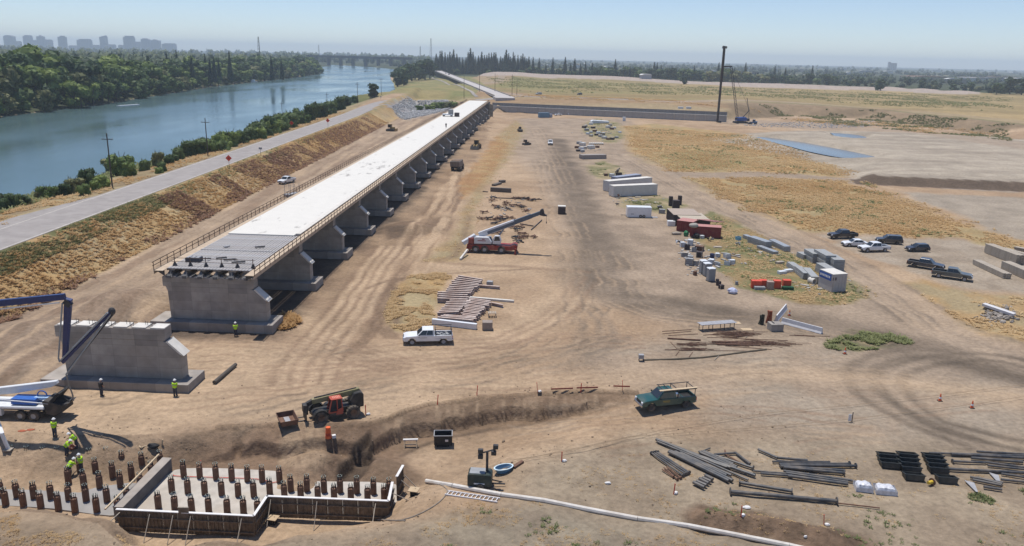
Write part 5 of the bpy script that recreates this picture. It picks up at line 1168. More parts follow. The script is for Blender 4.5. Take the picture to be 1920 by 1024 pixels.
# ---------------------------------------------------------------- stacked steel and timber
def q8(x, y): return 740 + x / 6.4, 500 + y / 6.4
def beams():
    m_ = mat('weathered_steel', (.36, .24, .19), .8, var=.3, sc=1.6, col2=(.55, .46, .41))
    def ibeam(L, h=.36, w=.34):
        b = MB(); b.box((0, 0, h - .02), (L, w, .04)); b.box((0, 0, .02), (L, w, .04)); b.box((0, 0, h / 2), (L, .03, h - .08)); return b.mesh('steel_beam', m_)
    GRP = [(9, (745, 102), (612, 278), (1045, 150), (945, 292), 'far bundle'), (4, (518, 300), (520, 370), (905, 312), (880, 385), 'middle bundle'),
           (8, (655, 398), (518, 548), (895, 402), (775, 535), 'left near bundle'), (12, (885, 372), (812, 572), (1165, 412), (985, 596), 'right near bundle'), (3, (600, 575), (520, 600), (985, 605), (965, 640), 'front bundle')]
    for n, a0, a1, b0, b1, w in GRP:
        ms = {}
        for i in range(n):
            f = i / max(1, n - 1); a = (a0[0] + (a1[0] - a0[0]) * f, a0[1] + (a1[1] - a0[1]) * f); b = (b0[0] + (b1[0] - b0[0]) * f, b0[1] + (b1[1] - b0[1]) * f)
            p, q = P(*q8(*a), .80), P(*q8(*b), .80); L = round(float(np.hypot(*(q - p)[:2])) * 2) / 2
            if L not in ms: ms[L] = ibeam(L)
            c = (p + q) / 2; rz = yaw(p, q) + rnd.uniform(-.01, .01); sh = rnd.uniform(-.12, .12)
            for k in range(2):
                o = obj('steel_beam', ms[L], None, (c[0] + sh * (k + .5), c[1], gz(c[0], c[1]) + .06 + k * .37), rz)
                tag(o, f'rusty brown steel beam in the {w} of the stack behind the white pickup' if k else f'lower rusty steel beam under the {w} of the stack behind the white pickup', 'steel beam', 'steel beams stacked behind the white pickup')
    for a, b, lab in (((900, 222), (1262, 250), 'dark steel beam sticking out to the right at the far bundle'), ((1160, 440), (1300, 470), 'short dark steel offcut beside the long pale beam')):
        p, q = P(*q8(*a), .3), P(*q8(*b), .3); L = float(np.hypot(*(q - p)[:2])); c = (p + q) / 2
        o = obj('steel_beam', ibeam(round(L, 1), .45, .4), None, (c[0], c[1], gz(c[0], c[1]) + .02), yaw(p, q)); tag(o, lab, 'steel beam')
    def stick(name, a, b, w, h, m_, lab, cat, z=.02):
        p, q = P(*a), P(*b); p[2] = gz(p[0], p[1]) + z + h / 2; q[2] = gz(q[0], q[1]) + z + h / 2; o = (p + q) / 2
        return tag(MB().beam(Vector(p - o), Vector(q - o), w, h).build(name, m_, None, o, bevel=.01), lab, cat)
    stick('white_beam', q8(452, 690), q8(985, 752), .5, .75, white_p, 'long white painted box beam in front of the steel beam stack', 'beam')
    stick('pale_beam', q8(900, 385), q8(1430, 430), .45, .3, conc_lt, 'long pale beam poking out beyond the right side of the steel stack', 'beam')
    stick('grey_post', q8(560, 655), q8(940, 675), .22, .5, grey_steel, 'thin grey beam lying behind the long white box beam', 'beam')
    g = G(*q8(1112, 752)); MB_ = MB().box((0, 0, .55), (1.35, 1.15, 1.1)).build('concrete_block', mat('block_brown', (.27, .22, .19), .85, var=.1), None, g, .05, bevel=.04); tag(MB_, 'brownish square concrete block right of the white box beam', 'block')
    g = G(*q8(1170, 600)); t = thing('slatted_pallet', 'pale slatted pallet rack standing behind the brown block', 'pallet', g, .05)
    for k in range(5): MB().box((-.45 + k * .22, 0, .62), (.14, 1.0, .05)).build('slat', lumber_gr, t)
    for x in (-.5, .5): MB().box((x, 0, .3), (.1, .9, .58)).build('runner', lumber_gr, t)
    g = G(*q8(1140, 215)); tag(MB().prism([(-.5, -.4), (.4, -.5), (.55, .3), (-.3, .5)], 0, .55, 'z').build('scrap_box', grey_steel, None, g), 'small grey scrap box at the far right of the steel stack', 'box')
    g = G(1263 / 4 + 480, 520 + 325 / 4); tag(MB().box((0, 0, .04), (.5, 1.2, .06)).build('plank', lumber, None, g, .1), 'short pale plank lying in the dry grass left of the beams', 'plank')
beams()
LST = [((1830, 496), (1888, 523), 1.35, 2.0, 'weathered lumber stack nearest the dark parked pickups, lowest and leftmost'), ((1852, 474), (1912, 497), 1.6, 3.4, 'tall weathered lumber stack behind the leftmost stack'), ((1884, 505), (1950, 533), 1.6, 3.2, 'big lumber stack at the right edge in front'),
       ((1880, 470), (1960, 492), 1.2, 1.6, 'lumber stack behind the others at the right edge'), ((1903, 468), (1985, 484), 1.2, 1.3, 'pale lumber stack farthest back at the right edge')]
for a, b, w, h, lab in LST:
    p, q = G(*a), G(*b); L = (q - p).length; t = thing('lumber_stack', lab, 'lumber', (p + q) / 2, yaw(p, q), 'weathered lumber stacks')
    h *= .55; n = max(2, int(h / .3)); pm_ = MB().box((0, 0, .13), (L, w / 4 - .02, .25)).mesh('timber', lumber_gr)
    for i in range(n):
        for j in range(4): obj('timber', pm_, t, (rnd.uniform(-.12, .12), w / 4 * (j - 1.5), .08 + i * .3))
        MB().box((-L * .3, 0, .04 + i * .3), (.1, w, .07)).build('spacer', lumber, t); MB().box((L * .3, 0, .04 + i * .3), (.1, w, .07)).build('spacer', lumber, t)
# ---------------------------------------------------------------- black pipes and tubs, lower right
PC = {}
MULTI = ('long grey black pipe in the longest slanting bundle', 'thick black pipe in the flat bundle below the longest one', 'thin flanged black pipe in the leftmost bundle', 'short rusty pipe beside the leftmost flanged bundle', 'black pipe in the short bundle with a timber head', 'short stubby pipe in the little heap near the red stake', 'black pipe in the upper middle bundle', 'black pipe in the lower bundle beside the wrapped pallets', 'black pipe among the long rows at the right edge', 'short black pipe behind the grey triangular plates')
def pipe(pts, r, lab, flange=None, m_=None, lift=.1, grp='black pipes laid out in the lower right'):
    w = []
    for a in pts:
        p = P(*a); w.append(Vector((p[0], p[1], gz(p[0], p[1]) + r + lift)))
    PC[lab] = PC.get(lab, -1) + 1; i = PC[lab]; o = w[0].copy(); w = [v - o for v in w]
    if lab in MULTI: lab = f'{lab}, {ORD[i]} from the top'
    t = MB().path(w, r, 9).build('drain_pipe', m_ or pvc, None, o); tag(t, lab, 'pipe', grp)
    for e in (flange or ()):
        a, b = (w[0], w[1]) if e == 0 else (w[-1], w[-2]); d = (a - b).normalized(); MB().tube(a - d * .03, a + d * .05, r * 2.1, n=10).build('flange', m_ or pvc, t)
    return t
def s1(x, y): return 1200 + x / 8, 810 + y / 8
def s2(x, y): return 1400 + x / 7.315, 830 + y / 7.315
def s3(x, y): return 1620 + x / 6.4, 830 + y / 6.4
for pts, r in (([(240, 150), (900, 405), (1725, 690)], .15), ([(255, 175), (1000, 480), (1620, 742)], .10), ([(420, 215), (1000, 440), (1600, 650)], .11), ([(300, 170), (900, 420), (1350, 568)], .13), ([(620, 300), (1100, 495), (1300, 560)], .1)):
    pipe([s1(*p) for p in pts], r, 'long grey black pipe in the longest slanting bundle', m_=pvc)
for pts, r in (([(425, 335), (900, 570), (1325, 780)], .16), ([(445, 320), (900, 540), (1385, 772)], .15), ([(520, 330), (900, 510), (1295, 695)], .14), ([(600, 345), (1000, 530), (1365, 690)], .13)):
    pipe([s1(*p) for p in pts], r, 'thick black pipe in the flat bundle below the longest one')
for pts in ([(170, 345), (640, 690)], [(205, 340), (680, 670)], [(235, 330), (715, 655)], [(265, 330), (735, 640)]):
    pipe([s1(*p) for p in pts], .085, 'thin flanged black pipe in the leftmost bundle', (0, 1))
for pts in ([(360, 560), (560, 740)], [(400, 550), (610, 720)], [(330, 590), (500, 700)]):
    pipe([s1(*p) for p in pts], .07, 'short rusty pipe beside the leftmost flanged bundle', (1,), rust)
for pts in ([(880, 315), (1440, 560)], [(920, 310), (1455, 545)], [(960, 310), (1400, 500)], [(900, 335), (1330, 520)]):
    pipe([s1(*p) for p in pts], .1, 'black pipe in the short bundle with a timber head')
pipe([s1(*p) for p in ((1110, 365), (1430, 345), (1650, 505))], .11, 'black pipe with an elbow bend, beyond the slanting bundles'); pipe([s1(*p) for p in ((1130, 385), (1400, 470), (1690, 570))], .12, 'black flanged pipe beneath the pipe with the elbow bend', (1,)); pipe([s1(*p) for p in ((1270, 300), (1280, 360), (1500, 480))], .07, 'rusty brown thin pipe inside the bent pipe', None, rust)
pipe([s1(*p) for p in ((890, 330), (1050, 262))], .07, 'short black pipe laid across the head of the short bundle'); 
for k in range(5):
    pipe([s1(795 + k * 45, 800 - k * 26 + (k % 2) * 12), s1(960 + k * 32, 880 - k * 30)], .15, 'short stubby pipe in the little heap near the red stake', None, pvc, .12)
for pts in ([(155, 118), (420, 240), (830, 272)],): pipe([s2(*p) for p in pts], .12, 'black pipe with a slight bend behind the middle pipe bundle')
for pts, r in (([(350, 288), (1140, 292)], .1), ([(440, 325), (1405, 326)], .13), ([(450, 345), (1490, 352)], .13), ([(460, 362), (1345, 420)], .14), ([(500, 375), (1325, 447)], .13)): pipe([s2(*p) for p in pts], r, 'black pipe in the upper middle bundle', (1,) if r == .13 else None)
for pts, r in (([(80, 410), (560, 455)], .09), ([(190, 452), (620, 485)], .12), ([(500, 420), (1450, 552)], .12), ([(560, 490), (1385, 600)], .14), ([(530, 450), (1385, 572)], .13)): pipe([s2(*p) for p in pts], r, 'black pipe in the lower bundle beside the wrapped pallets')
pipe([(1386, 909), (1484, 926)], .14, 'single black pipe with flanges at both ends', (0, 1)); pipe([(1369, 927), (1568, 945)], .17, 'longest single black pipe, thick and nearest the camera', (0, 1)); pipe([(1568, 946), (1649, 955)], .06, 'thin black pipe continuing from the longest single pipe', None, rust)
for k, pts in enumerate(([(780, 147), (1960, 185)], [(1040, 162), (1960, 215)], [(1350, 135), (1960, 165)], [(1060, 247), (1450, 268)], [(1280, 212), (1900, 262)], [(1450, 262), (1960, 325)], [(1480, 300), (1960, 345)], [(1000, 342), (1960, 392)], [(1640, 402), (1960, 445)], [(1640, 472), (1960, 505)])):
    pipe([s3(*p) for p in pts], .11 + .03 * (k % 3 == 1), 'black pipe among the long rows at the right edge', (0,) if k in (7, 3) else None)
for pts in ([(1270, 440), (1660, 515)], [(1300, 470), (1640, 545)], [(1430, 560), (1650, 592)], [(1350, 450), (1650, 530)]): pipe([s3(*p) for p in pts], .12, 'short black pipe behind the grey triangular plates')
for pts, lab in (([(1215, 470), (1350, 610)], 'flat grey triangular plate on the ground, left one'), ([(1510, 380), (1620, 510)], 'flat grey triangular plate on the ground, right one')):
    p, q = P(*s3(*pts[0])), P(*s3(*pts[1])); g = Vector((*((p + q) / 2)[:2], 0)); g.z = gz(g.x, g.y) + .12; L = float(np.hypot(*(q - p)[:2])) / 2
    tag(MB().prism([(-L, -.1), (L, -.05), (L, .1), (-L * .6, .55)], 0, .05, 'z').build('gusset_plate', grey_steel, None, g, yaw(p, q)), lab, 'steel plate')
bt = mat('black_tub', (.028, .033, .032), .5, var=.3, sc=2, dust=.18)
def tub(at, lab, rz=R_(-8), z=0., w=1.5, l=.85, h=.55):
    g = G(*at); b = MB(); k = 1.12
    def ring(s, z_, i): return [(-w / 2 * s + i, -l / 2 * s + i, z_), (w / 2 * s - i, -l / 2 * s + i, z_), (w / 2 * s - i, l / 2 * s - i, z_), (-w / 2 * s + i, l / 2 * s - i, z_)]
    v = ring(1, 0, 0) + ring(k, h, 0) + ring(k, h, .06) + ring(1, .06, .06)
    f = [(3, 2, 1, 0), (12, 13, 14, 15)] + [(a + i, a + (i + 1) % 4, a + 4 + (i + 1) % 4, a + 4 + i) for a in (0, 4, 8) for i in range(4)]
    t = b.add(v, f).build('storage_tub', bt, None, g + Vector((0, 0, z)), rz); t.rotation_euler = (R_(-14), 0, rz); tag(t, lab, 'tub', 'rows of black open tubs')
    for y in (-1, 1): MB().box((0, y * (l * k / 2 + .02), h - .05), (w * k + .08, .05, .09)).build('rim', bt, t)
T_ = [(275, 195, 'left row, farthest'), (285, 245, 'left row, middle'), (305, 295, 'left row, nearest'), (515, 190, 'middle row, farthest'), (528, 235, 'middle row, second from the back'), (542, 290, 'middle row, third from the back'), (555, 345, 'middle row, fourth from the back'), (590, 440, 'middle row, nearest and set apart'),
      (820, 205, 'right row, farthest'), (842, 250, 'right row, second from the back'), (868, 300, 'right row, third from the back'), (885, 355, 'right row, fourth from the back'), (985, 470, 'right row, nearest and set apart')]
for x, y, l in T_: tub(s3(x, y), 'black open tub in the ' + l)
wrap = mat('plastic_wrap', (.60, .60, .63), .25, var=.2, sc=5, bump=.8)
for x, y, lab, wd in ((1618, 917, 'white plastic wrapped pallet, the left one by the pipes', .7), (1659, 922, 'white plastic wrapped pallet, the right one with a wavy top', .85)):
    b = MB(); g = G(x, y); n = 9
    for i in range(n + 1):
        for j in range(7):
            u, v = i / n * 2 - 1, j / 6 * 2 - 1; b.v.append((u * wd, v * .6, max(.03, .62 * (1 - max(abs(u), abs(v)) ** 6)) + rnd.uniform(-.05, .05)))
    b.f = [(i * 7 + j, (i + 1) * 7 + j, (i + 1) * 7 + j + 1, i * 7 + j + 1) for i in range(n) for j in range(6)]
    k = len(b.v); b.add([(-wd, -.6, 0), (wd, -.6, 0), (wd, .6, 0), (-wd, .6, 0), (-wd, -.6, .4), (wd, -.6, .4), (wd, .6, .4), (-wd, .6, .4)], [(0, 1, 5, 4), (1, 2, 6, 5), (2, 3, 7, 6), (3, 0, 4, 7)])
    tag(b.build('wrapped_pallet', wrap, None, g, R_(-10), smooth=False), lab, 'pallet')
g = G(*s3(790, 515)); t = thing('cable_reel', 'small yellow reel with a dark flange between the black tub rows', 'reel', g, .4)
MB().lathe([(0, -.25), (.16, -.25), (.16, .2), (0, .2)], 10, (0, 0, .32), 'x').build('yellow_core', mat('yellow', (.65, .45, .05), .5), t); MB().lathe([(0, .2), (.34, .2), (.34, .26), (0, .26)], 12, (0, 0, .32), 'x').build('flange', rust, t)
stakes = 'orange survey stakes'
def stake(x, y, lab, h=.95, bag=True, grp=stakes):
    g = G(x, y); t = thing('survey_stake', lab, 'stake', g, rnd.uniform(0, 1), grp); k = rnd.uniform(-.12, .12)
    MB().beam((0, 0, -.05), (k, .03, h), .085, .05).build('stake_post', red_stake, t)
    if bag: b = MB().ball((.22, -.05, .1), (.24, .16, .13), 7, 4, .3); b.build('sand_bag', white_wood, t)
for x, y, lab in ((1053, 866, 'orange stake with a white bag right of the blue tub'), (1263, 928, 'orange stake with a white bag left of the short pipe heap'), (1389, 970, 'short orange stake near the single black pipes'), (1545, 985, 'leaning orange stake below the longest single pipe')): stake(x, y, lab)
for x, y, lab in ((820, 757, 'orange stake on the bank edge right of the telehandler'), (894, 741, 'orange stake at the bank top, second from the telehandler'), (1008, 737, 'orange stake with a white bag at the bank top'), (1089, 733, 'orange stake beside a low red board on the bank'), (1167, 731, 'orange stake on the bank nearest the green pickup'), (686, 778, 'orange stake by the rear wheel of the telehandler'), (380, 884, 'red stake behind the first pile row of the form')): stake(x, y, lab, 1.1, x in (1008, 686))
for a, b, lab in (((1033, 733), (1074, 734), 'low red board on the bank left of the stakes'), ((1081, 731), (1121, 730), 'low red board beneath the middle bank stake'), ((1150, 727), (1181, 728), 'low red board beneath the rightmost bank stake')):
    p, q = G(*a), G(*b); o = (p + q) / 2; tag(MB().beam(p - o + Vector((0, 0, .2)), q - o + Vector((0, 0, .2)), .05, .16).build('barrier_board', mat('faded_red', (.3, .09, .06), .8), None, o), lab, 'board')
def cone(x, y, lab):
    g = G(x, y); t = thing('traffic_cone', lab, 'cone', g, 0, 'traffic cones on the gravel'); MB().lathe([(0, .0), (.21, .0), (.17, .06), (.04, .85), (0, .85)], 10).build('cone_body', orange, t); MB().box((0, 0, .025), (.46, .46, .05)).build('cone_base', black, t)
    MB().lathe([(.142, .28), (.108, .48)], 10).build('white_band', white_p, t)
for x, y, lab in ((1762, 752, 'orange traffic cone on the swept gravel, left of the pair'), (1822, 765, 'orange traffic cone on the swept gravel, right of the pair'), (1584, 664, 'orange traffic cone below the green weed patch'), (1480, 592, 'small orange cone right of the white barriers')): cone(x, y, lab)
def pole_line(pts, lab, name='caution_rope', r=.022, m_=None):
    w = [Vector(p) for p in pts]; tag(MB().path(w, r, 4).build(name, m_ or mat('rope_tan', (.35, .25, .16), .8)), lab, 'rope')
def gpt(pts, off): return [G(a, b, off) for a, b in pts]
pole_line(gpt([(760, 842), (960, 868), (1060, 852), (1240, 810), (1440, 778), (1594, 764), (1760, 745), (1940, 722)], .25)[1:], 'thin rope running low across the ground from the blue tub to the right')
pole_line(gpt([(900, 900), (1000, 862), (1180, 823), (1440, 804), (1600, 790), (1822, 762), (1940, 745)], .25), 'second thin rope sagging below the first across the gravel')
t = thing('barrier_post', 'white post with a small sign holding the ropes up', 'post', G(1597, 792)); MB().box((0, 0, .55), (.07, .07, 1.1)).build('post_body', dark_steel, t); MB().box((-.25, 0, .5), (.3, .05, .75)).build('post_sign', white_wood, t)
# ---------------------------------------------------------------- things around the form
g = P(613, 822); g = Vector((g[0], g[1], gz(g[0], g[1]))); t = thing('channelizer_drum', 'orange and white striped traffic drum at the edge of the cut', 'traffic drum', G(616, 824))
for k in range(4): MB().lathe([(0, k * .28), (.30 - k * .02, k * .28), (.29 - k * .02, k * .28 + .275), (0, k * .28 + .275)], 12).build('drum_band', orange if k % 2 == 0 or k == 3 else mat('drum_red', (.50, .06, .03), .6), t)
MB().box((.5, .1, .12), (.35, .3, .3), .5).build('weight_bag', white_wood, t)
g = G(770, 838); t = thing('sawhorse', 'low wooden sawhorse with a pale top board', 'sawhorse', g, R_(6))
MB().box((0, 0, .78), (1.45, .22, .1)).build('top_board', white_wood, t)
for x in (-.55, .55):
    for y in (-1, 1): MB().beam((x, y * .06, .75), (x + .08 * x, y * .4, .02), .09, .07).build('leg', lumber, t)
MB().box((0, 0, .25), (1.2, .08, .08)).build('stretcher', lumber_gr, t)
g = G(831, 834); t = thing('skip_hopper', 'black steel tipping skip with a grey rim and sloped front', 'skip', g, R_(4)); blk = mat('skip_black', (.022, .024, .028), .55, var=.2)
b = MB()
for y in (-.85, .85): b.prism([(-.75, .25), (.55, .25), (.75, 1.25), (-.75, 1.25)] if False else [(-.45, .25), (.5, .25), (.6, 1.25), (-.6, 1.25)], y - .03, y + .03, 'x')
b.box((0, 0, .28), (1.66, .95, .06)); b.add([(-.85, -.48, .25), (.85, -.48, .25), (.85, -.62, 1.25), (-.85, -.62, 1.25), (-.85, -.42, .25), (.85, -.42, .25), (.85, -.56, 1.25), (-.85, -.56, 1.25)], [(0, 1, 2, 3), (7, 6, 5, 4), (3, 2, 6, 7), (0, 4, 5, 1), (0, 3, 7, 4), (1, 5, 6, 2)])
b.add([(-.85, .48, .25), (.85, .48, .25), (.85, .58, 1.25), (-.85, .58, 1.25), (-.85, .42, .25), (.85, .42, .25), (.85, .52, 1.25), (-.85, .52, 1.25)], [(0, 3, 2, 1), (4, 5, 6, 7), (3, 7, 6, 2), (0, 1, 5, 4), (0, 4, 7, 3), (1, 2, 6, 5)])
b.build('hopper_body', blk, t)
for y in (-.62, .6): MB().box((0, y, 1.28), (1.85, .07, .07)).build('rim', grey_steel, t)
for x in (-.88, .88): MB().box((x, 0, 1.28), (.07, 1.2, .07)).build('rim', grey_steel, t)
MB().box((0, 0, .12), (1.2, .8, .22)).build('base_frame', blk, t); MB().box((.35, -.66, .8), (.3, .03, .22)).build('label_plate', white_wood, t)
g = G(900, 912); t = thing('light_tower', 'dark green mobile light tower with four lamp heads folded on a short mast', 'light tower', g, R_(-4)); dg = mat('tower_green', (.02, .035, .03), .5, var=.15, dust=.2)
MB().prism([(-1.0, .35), (1.0, .35), (1.0, 1.3), (.85, 1.45), (-.85, 1.45), (-1.0, 1.3)], -.62, .62, 'y').build('engine_box', dg, t, bevel=.04)
MB().box((-.2, .05, 1.462), (1.3, 1.0, .03)).build('top_panel', grey_pl, t); MB().box((0, -.63, .62), (.9, .02, .12)).build('side_label', white_wood, t)
for y in (-.72, .72): wheel(t, .1, y, .33, .2, t, dark_steel, 12)
MB().beam((.9, 0, .4), (2.1, .1, .35), .1, .1).build('tow_bar', dark_steel, t); MB().beam((.9, .5, .45), (1.8, .9, .05), .09, .09).build('jack_leg', dark_steel, t); MB().beam((.9, -.5, .45), (1.8, -.8, .05), .09, .09).build('jack_leg', dark_steel, t)
MB().box((.55, .2, 2.0), (.2, .2, 2.4)).build('mast', dark_steel, t); MB().beam((.0, .2, 3.0), (1.25, .2, 3.45), .1, .1).build('lamp_bar', dark_steel, t)
for x, z in ((.0, 3.25), (.0, 2.75), (1.1, 3.15), (1.25, 3.72)):
    k = MB().box((x, .1, z), (.42, .3, .38)).build('lamp_head', dark_steel, t, bevel=.03); MB().box((x, -.06, z), (.34, .02, .3)).build('lamp_glass', glass, k)
g = G(944, 885); t = thing('wash_basin', 'oval blue plastic tub with a pale rim and dirt inside', 'tub', g, R_(28)); bm_ = mat('tub_blue', (.10, .22, .36), .45, var=.1); 
for nm, prof, mm in (('tub_wall', [(.62, 0), (.86, .42), (.80, .42), (.58, .06), (0, .06)], bm_), ('tub_rim', [(.84, .42), (.93, .42), (.93, .47), (.80, .47), (.80, .42)], mat('rim_pale', (.55, .68, .74), .5)), ('wash_sludge', [(.0, .075), (.62, .075)], mat('wash_pale', (.48, .52, .52), .6, col2=(.5, .38, .25), sc=2))):
    o = MB().lathe(prof, 20).build(nm, mm, t); o.scale = (1, .58, 1)
p, q = G(963, 879), G(980, 867); o = (p + q) / 2; tag(MB().beam(p - o + Vector((0, 0, .1)), q - o + Vector((0, 0, .1)), .3, .2).build('timber_block', rust, None, o), 'dark rusty timber lying behind the blue oval tub', 'timber')
a, b = G(837, 926, .08), G(935, 941, .08); t = thing('ladder', 'white aluminium ladder lying on the bare slope', 'ladder', (a + b) / 2, yaw(a, b)); L = (b - a).length
t.rotation_euler = (0, -math.asin((b.z - a.z) / L), yaw(a, b))
lm = mat('ladder_white', (.68, .66, .66), .5, var=.05)
for y in (-.3, .3): MB().box((0, y, .05), (L, .07, .1)).build('rail', lm, t)
for k in range(13): MB().box((-L / 2 + L * (k + .5) / 13, 0, .05), (.06, .55, .05)).build('rung', lm, t)
for x, y, lab in ((512, 982, 'small raised wooden box with a square plywood top, in front of the form'), (776, 929, 'small raised wooden box with a square plywood top, right of the form')):
    g = G(x, y); t = thing('anchor_box', lab, 'wooden box', g, R_(-12)); MB().box((0, 0, .55), (.85, .8, .05)).build('top', ply, t); MB().box((0, 0, .27), (.5, .5, .52)).build('box_body', black, t); MB().box((.1, .1, .6), (.06, .06, .06)).build('peg', lumber, t)
a, b = Vector(P(197, 955, -.35)), Vector(P(298, 852, -.35)); tag(MB().beam((a - b) / 2, (b - a) / 2, .12, .12).build('screed_pole', lumber, None, (a + b) / 2), 'long pale timber pole lying across the pile tops by the low wall', 'pole')
a = P(302, 850, -1.4); b = P(305, 824, 0); tag(MB().beam((0, 0, 0), Vector(b - a) * .98, .1, .1).build('upright_pole', lumber, None, Vector(a)), 'upright pale timber pole behind the low wall end', 'pole')
sock = mat('sock_white', (.62, .58, .53), .9, var=.12, sc=2, dust=.4)
w = [G(x, y, .13) for x, y in ((800, 905), (850, 913), (940, 931), (1020, 941), (1100, 957), (1195, 975), (1290, 988), (1380, 1006), (1480, 1026), (1560, 1044))]
tag(MB().path(w, .2, 8).build('silt_sock', sock), 'long white silt sock along the top of the near slope', 'silt sock')
for x, y, m_, lab, sz in ((1140, 907, white_wood, 'white bucket lid lying on the bare slope', .3), (780, 934, lumber, 'small pale wood block by the wooden box', .12), (1400, 953, white_wood, 'white bag beside the short orange stake', .35), (1510, 1008, white_wood, 'small white litter on the near bank', .15)):
    tag(MB().ball((0, 0, .08), (sz, sz * .6, .12), 7, 4, .3).build('litter', m_, None, G(x, y)), lab, 'litter')
hose_m = mat('hose_grey', (.26, .22, .18), .8)
for pts, r, lab in (([(745, 978), (775, 970), (820, 945), (838, 918), (800, 900)], .045, 'dark hose curling up the slope right of the form'), ([(600, 974), (700, 976), (760, 978)], .06, 'grey hose along the foot of the front form'), ([(545, 895), (510, 905), (480, 898), (340, 893), (325, 890)], .035, 'red hose lying on the form slab')):
    tag(MB().path([Vector(P(x, y, -1.82)) if 'slab' in lab else G(x, y, r) for x, y in smooth(pts, 5)], r, 5).build('hose', red_stake if 'red' in lab else hose_m), lab, 'hose')
p, q = G(402, 721), G(442, 687); o = (p + q) / 2; tag(MB().tube(p - o + Vector((0, 0, .25)), q - o + Vector((0, 0, .25)), .22, n=10).build('loose_pipe', mat('pipe_brown', (.09, .075, .06), .7), None, o), 'dark pipe lying alone right of the bare pier', 'pipe')
t = thing('hose_heap', 'pale coiled hose and black bag beside the pile field', 'hose', G(275, 838)); MB().path([Vector((-1.0 + .2 * k, .25 * math.sin(k * 1.7), .06)) for k in range(8)], .06, 6).build('hose_coil', lumber, t); MB().ball((.6, 0, .18), (.55, .35, .25), 8, 5, .5).build('bag', black, t)
for k, (x, y) in enumerate(((42, 808), (58, 806))): tag(MB().ball((0, 0, .03), (.4, .2, .05), 8, 4, .6).build('orange_cloth', mat('cloth_orange', (.35, .1, .05), .9), None, G(x, y)), ['orange cloth flat on the ground under the pump truck, left piece', 'orange cloth flat on the ground under the pump truck, right piece'][k], 'cloth')
# ---------------------------------------------------------------- the middle right: bench, rods, barriers
def bench():
    a, b = G(1310, 620), G(1376, 615); t = thing('work_bench', 'long grey metal work table on two pairs of legs', 'table', (a + b) / 2, yaw(a, b)); L = (b - a).length
    for k in range(8): MB().box((-L / 2 + L * (k + .5) / 8, .0, .95), (L / 8 - .02, 1.3, .05)).build('top_panel', mat('bench_top', (.33, .33, .345), .5, dust=.2), t)
    for x in (-L / 2 + .3, -L / 6, L / 6, L / 2 - .3):
        for y in (-.5, .5): MB().box((x, y, .46), (.07, .07, .93)).build('leg', dark_steel, t)
    for x in (-L / 3, L / 3): MB().box((x, -.5, .88), (L / 4, .05, .06)).build('stretcher', dark_steel, t)
bench()
def sp(x, y): return 1180 + x * 380 / 1920, 580 + y * 380 / 1920
rods = [((310, 213), (590, 195)), ((315, 235), (585, 212)), ((370, 252), (650, 238)), ((360, 282), (675, 300)), ((700, 250), (1180, 205)), ((735, 268), (1500, 300)), ((780, 312), (1160, 330)), ((830, 340), (1240, 345)), ((450, 330), (830, 335)), ((335, 385), (600, 392)), ((470, 392), (1120, 398)), ((1100, 275), (1155, 228)), ((390, 315), (450, 375)), ((805, 485), (865, 430)), ((900, 300), (1640, 340)), ((860, 260), (1300, 310)), ((1515, 250), (1760, 262)), ((1560, 248), (1900, 262)), ((560, 460), (600, 410)), ((440, 440), (470, 400)), ((910, 350), (1350, 385)), ((1000, 235), (1250, 240))]
for k, (a, b) in enumerate(rods):
    p, q = G(*sp(*a)), G(*sp(*b)); o = (p + q) / 2; w = .16 if k in (3, 7, 6) else .055
    tag(MB().beam(p - o + Vector((0, 0, w / 2 + .03)), q - o + Vector((0, 0, w / 2 + .03)), w, w).build('steel_rod', rust if k not in (11, 13) else lumber_gr, None, o), 'rusty steel rod lying loose below the work table' if k not in (3, 6, 7) else ['thick rusty bar left of the rod heap', 'thick rusty bar beneath the rod heap', 'thick dark bar at the front of the rod heap'][(3, 6, 7).index(k)], 'steel rod', 'steel rods scattered below the work table')
def rebar_heap():
    b = MB()
    for cx, cy, n, L, sx, sy in ((1000, 240, 90, 2.6, 130, 30), (1060, 325, 80, 3.0, 150, 18), (600, 340, 50, 1.6, 110, 16), (620, 385, 50, 1.6, 120, 10), (1350, 330, 50, 2.5, 180, 20)):
        for i in range(n):
            p = G(*sp(cx + rnd.gauss(0, sx * .7), cy + rnd.gauss(0, sy * .6)), .05 + rnd.random() * .15); a = rnd.gauss(-.02, .18); l = L * rnd.uniform(.4, 1); d = Vector((math.cos(a), math.sin(a), rnd.gauss(0, .02))) * l / 2
            b.beam(p - d, p + d, .035, .035)
    tag(b.build('rebar_heap', rust), kind='stuff')
rebar_heap()
g = P(1180, 673); tag(MB().path([G(*sp(*p), .1) for p in ((130, 487), (400, 478), (700, 462), (900, 438), (1150, 402), (1300, 385))], .1, 6).build('erosion_wattle', mat('wattle', (.17, .14, .1), .95)), 'dark straw wattle curving along the front of the rod pile', 'straw wattle')
t = thing('metal_chair', 'small grey metal frame standing at the left end of the wattle', 'frame', G(*sp(110, 490))); MB().box((0, 0, .6), (.6, .5, .5)).build('frame_top', grey_steel, t)
for x in (-.25, .25):
    for y in (-.2, .2): MB().box((x, y, .18), (.05, .05, .36)).build('leg', dark_steel, t)
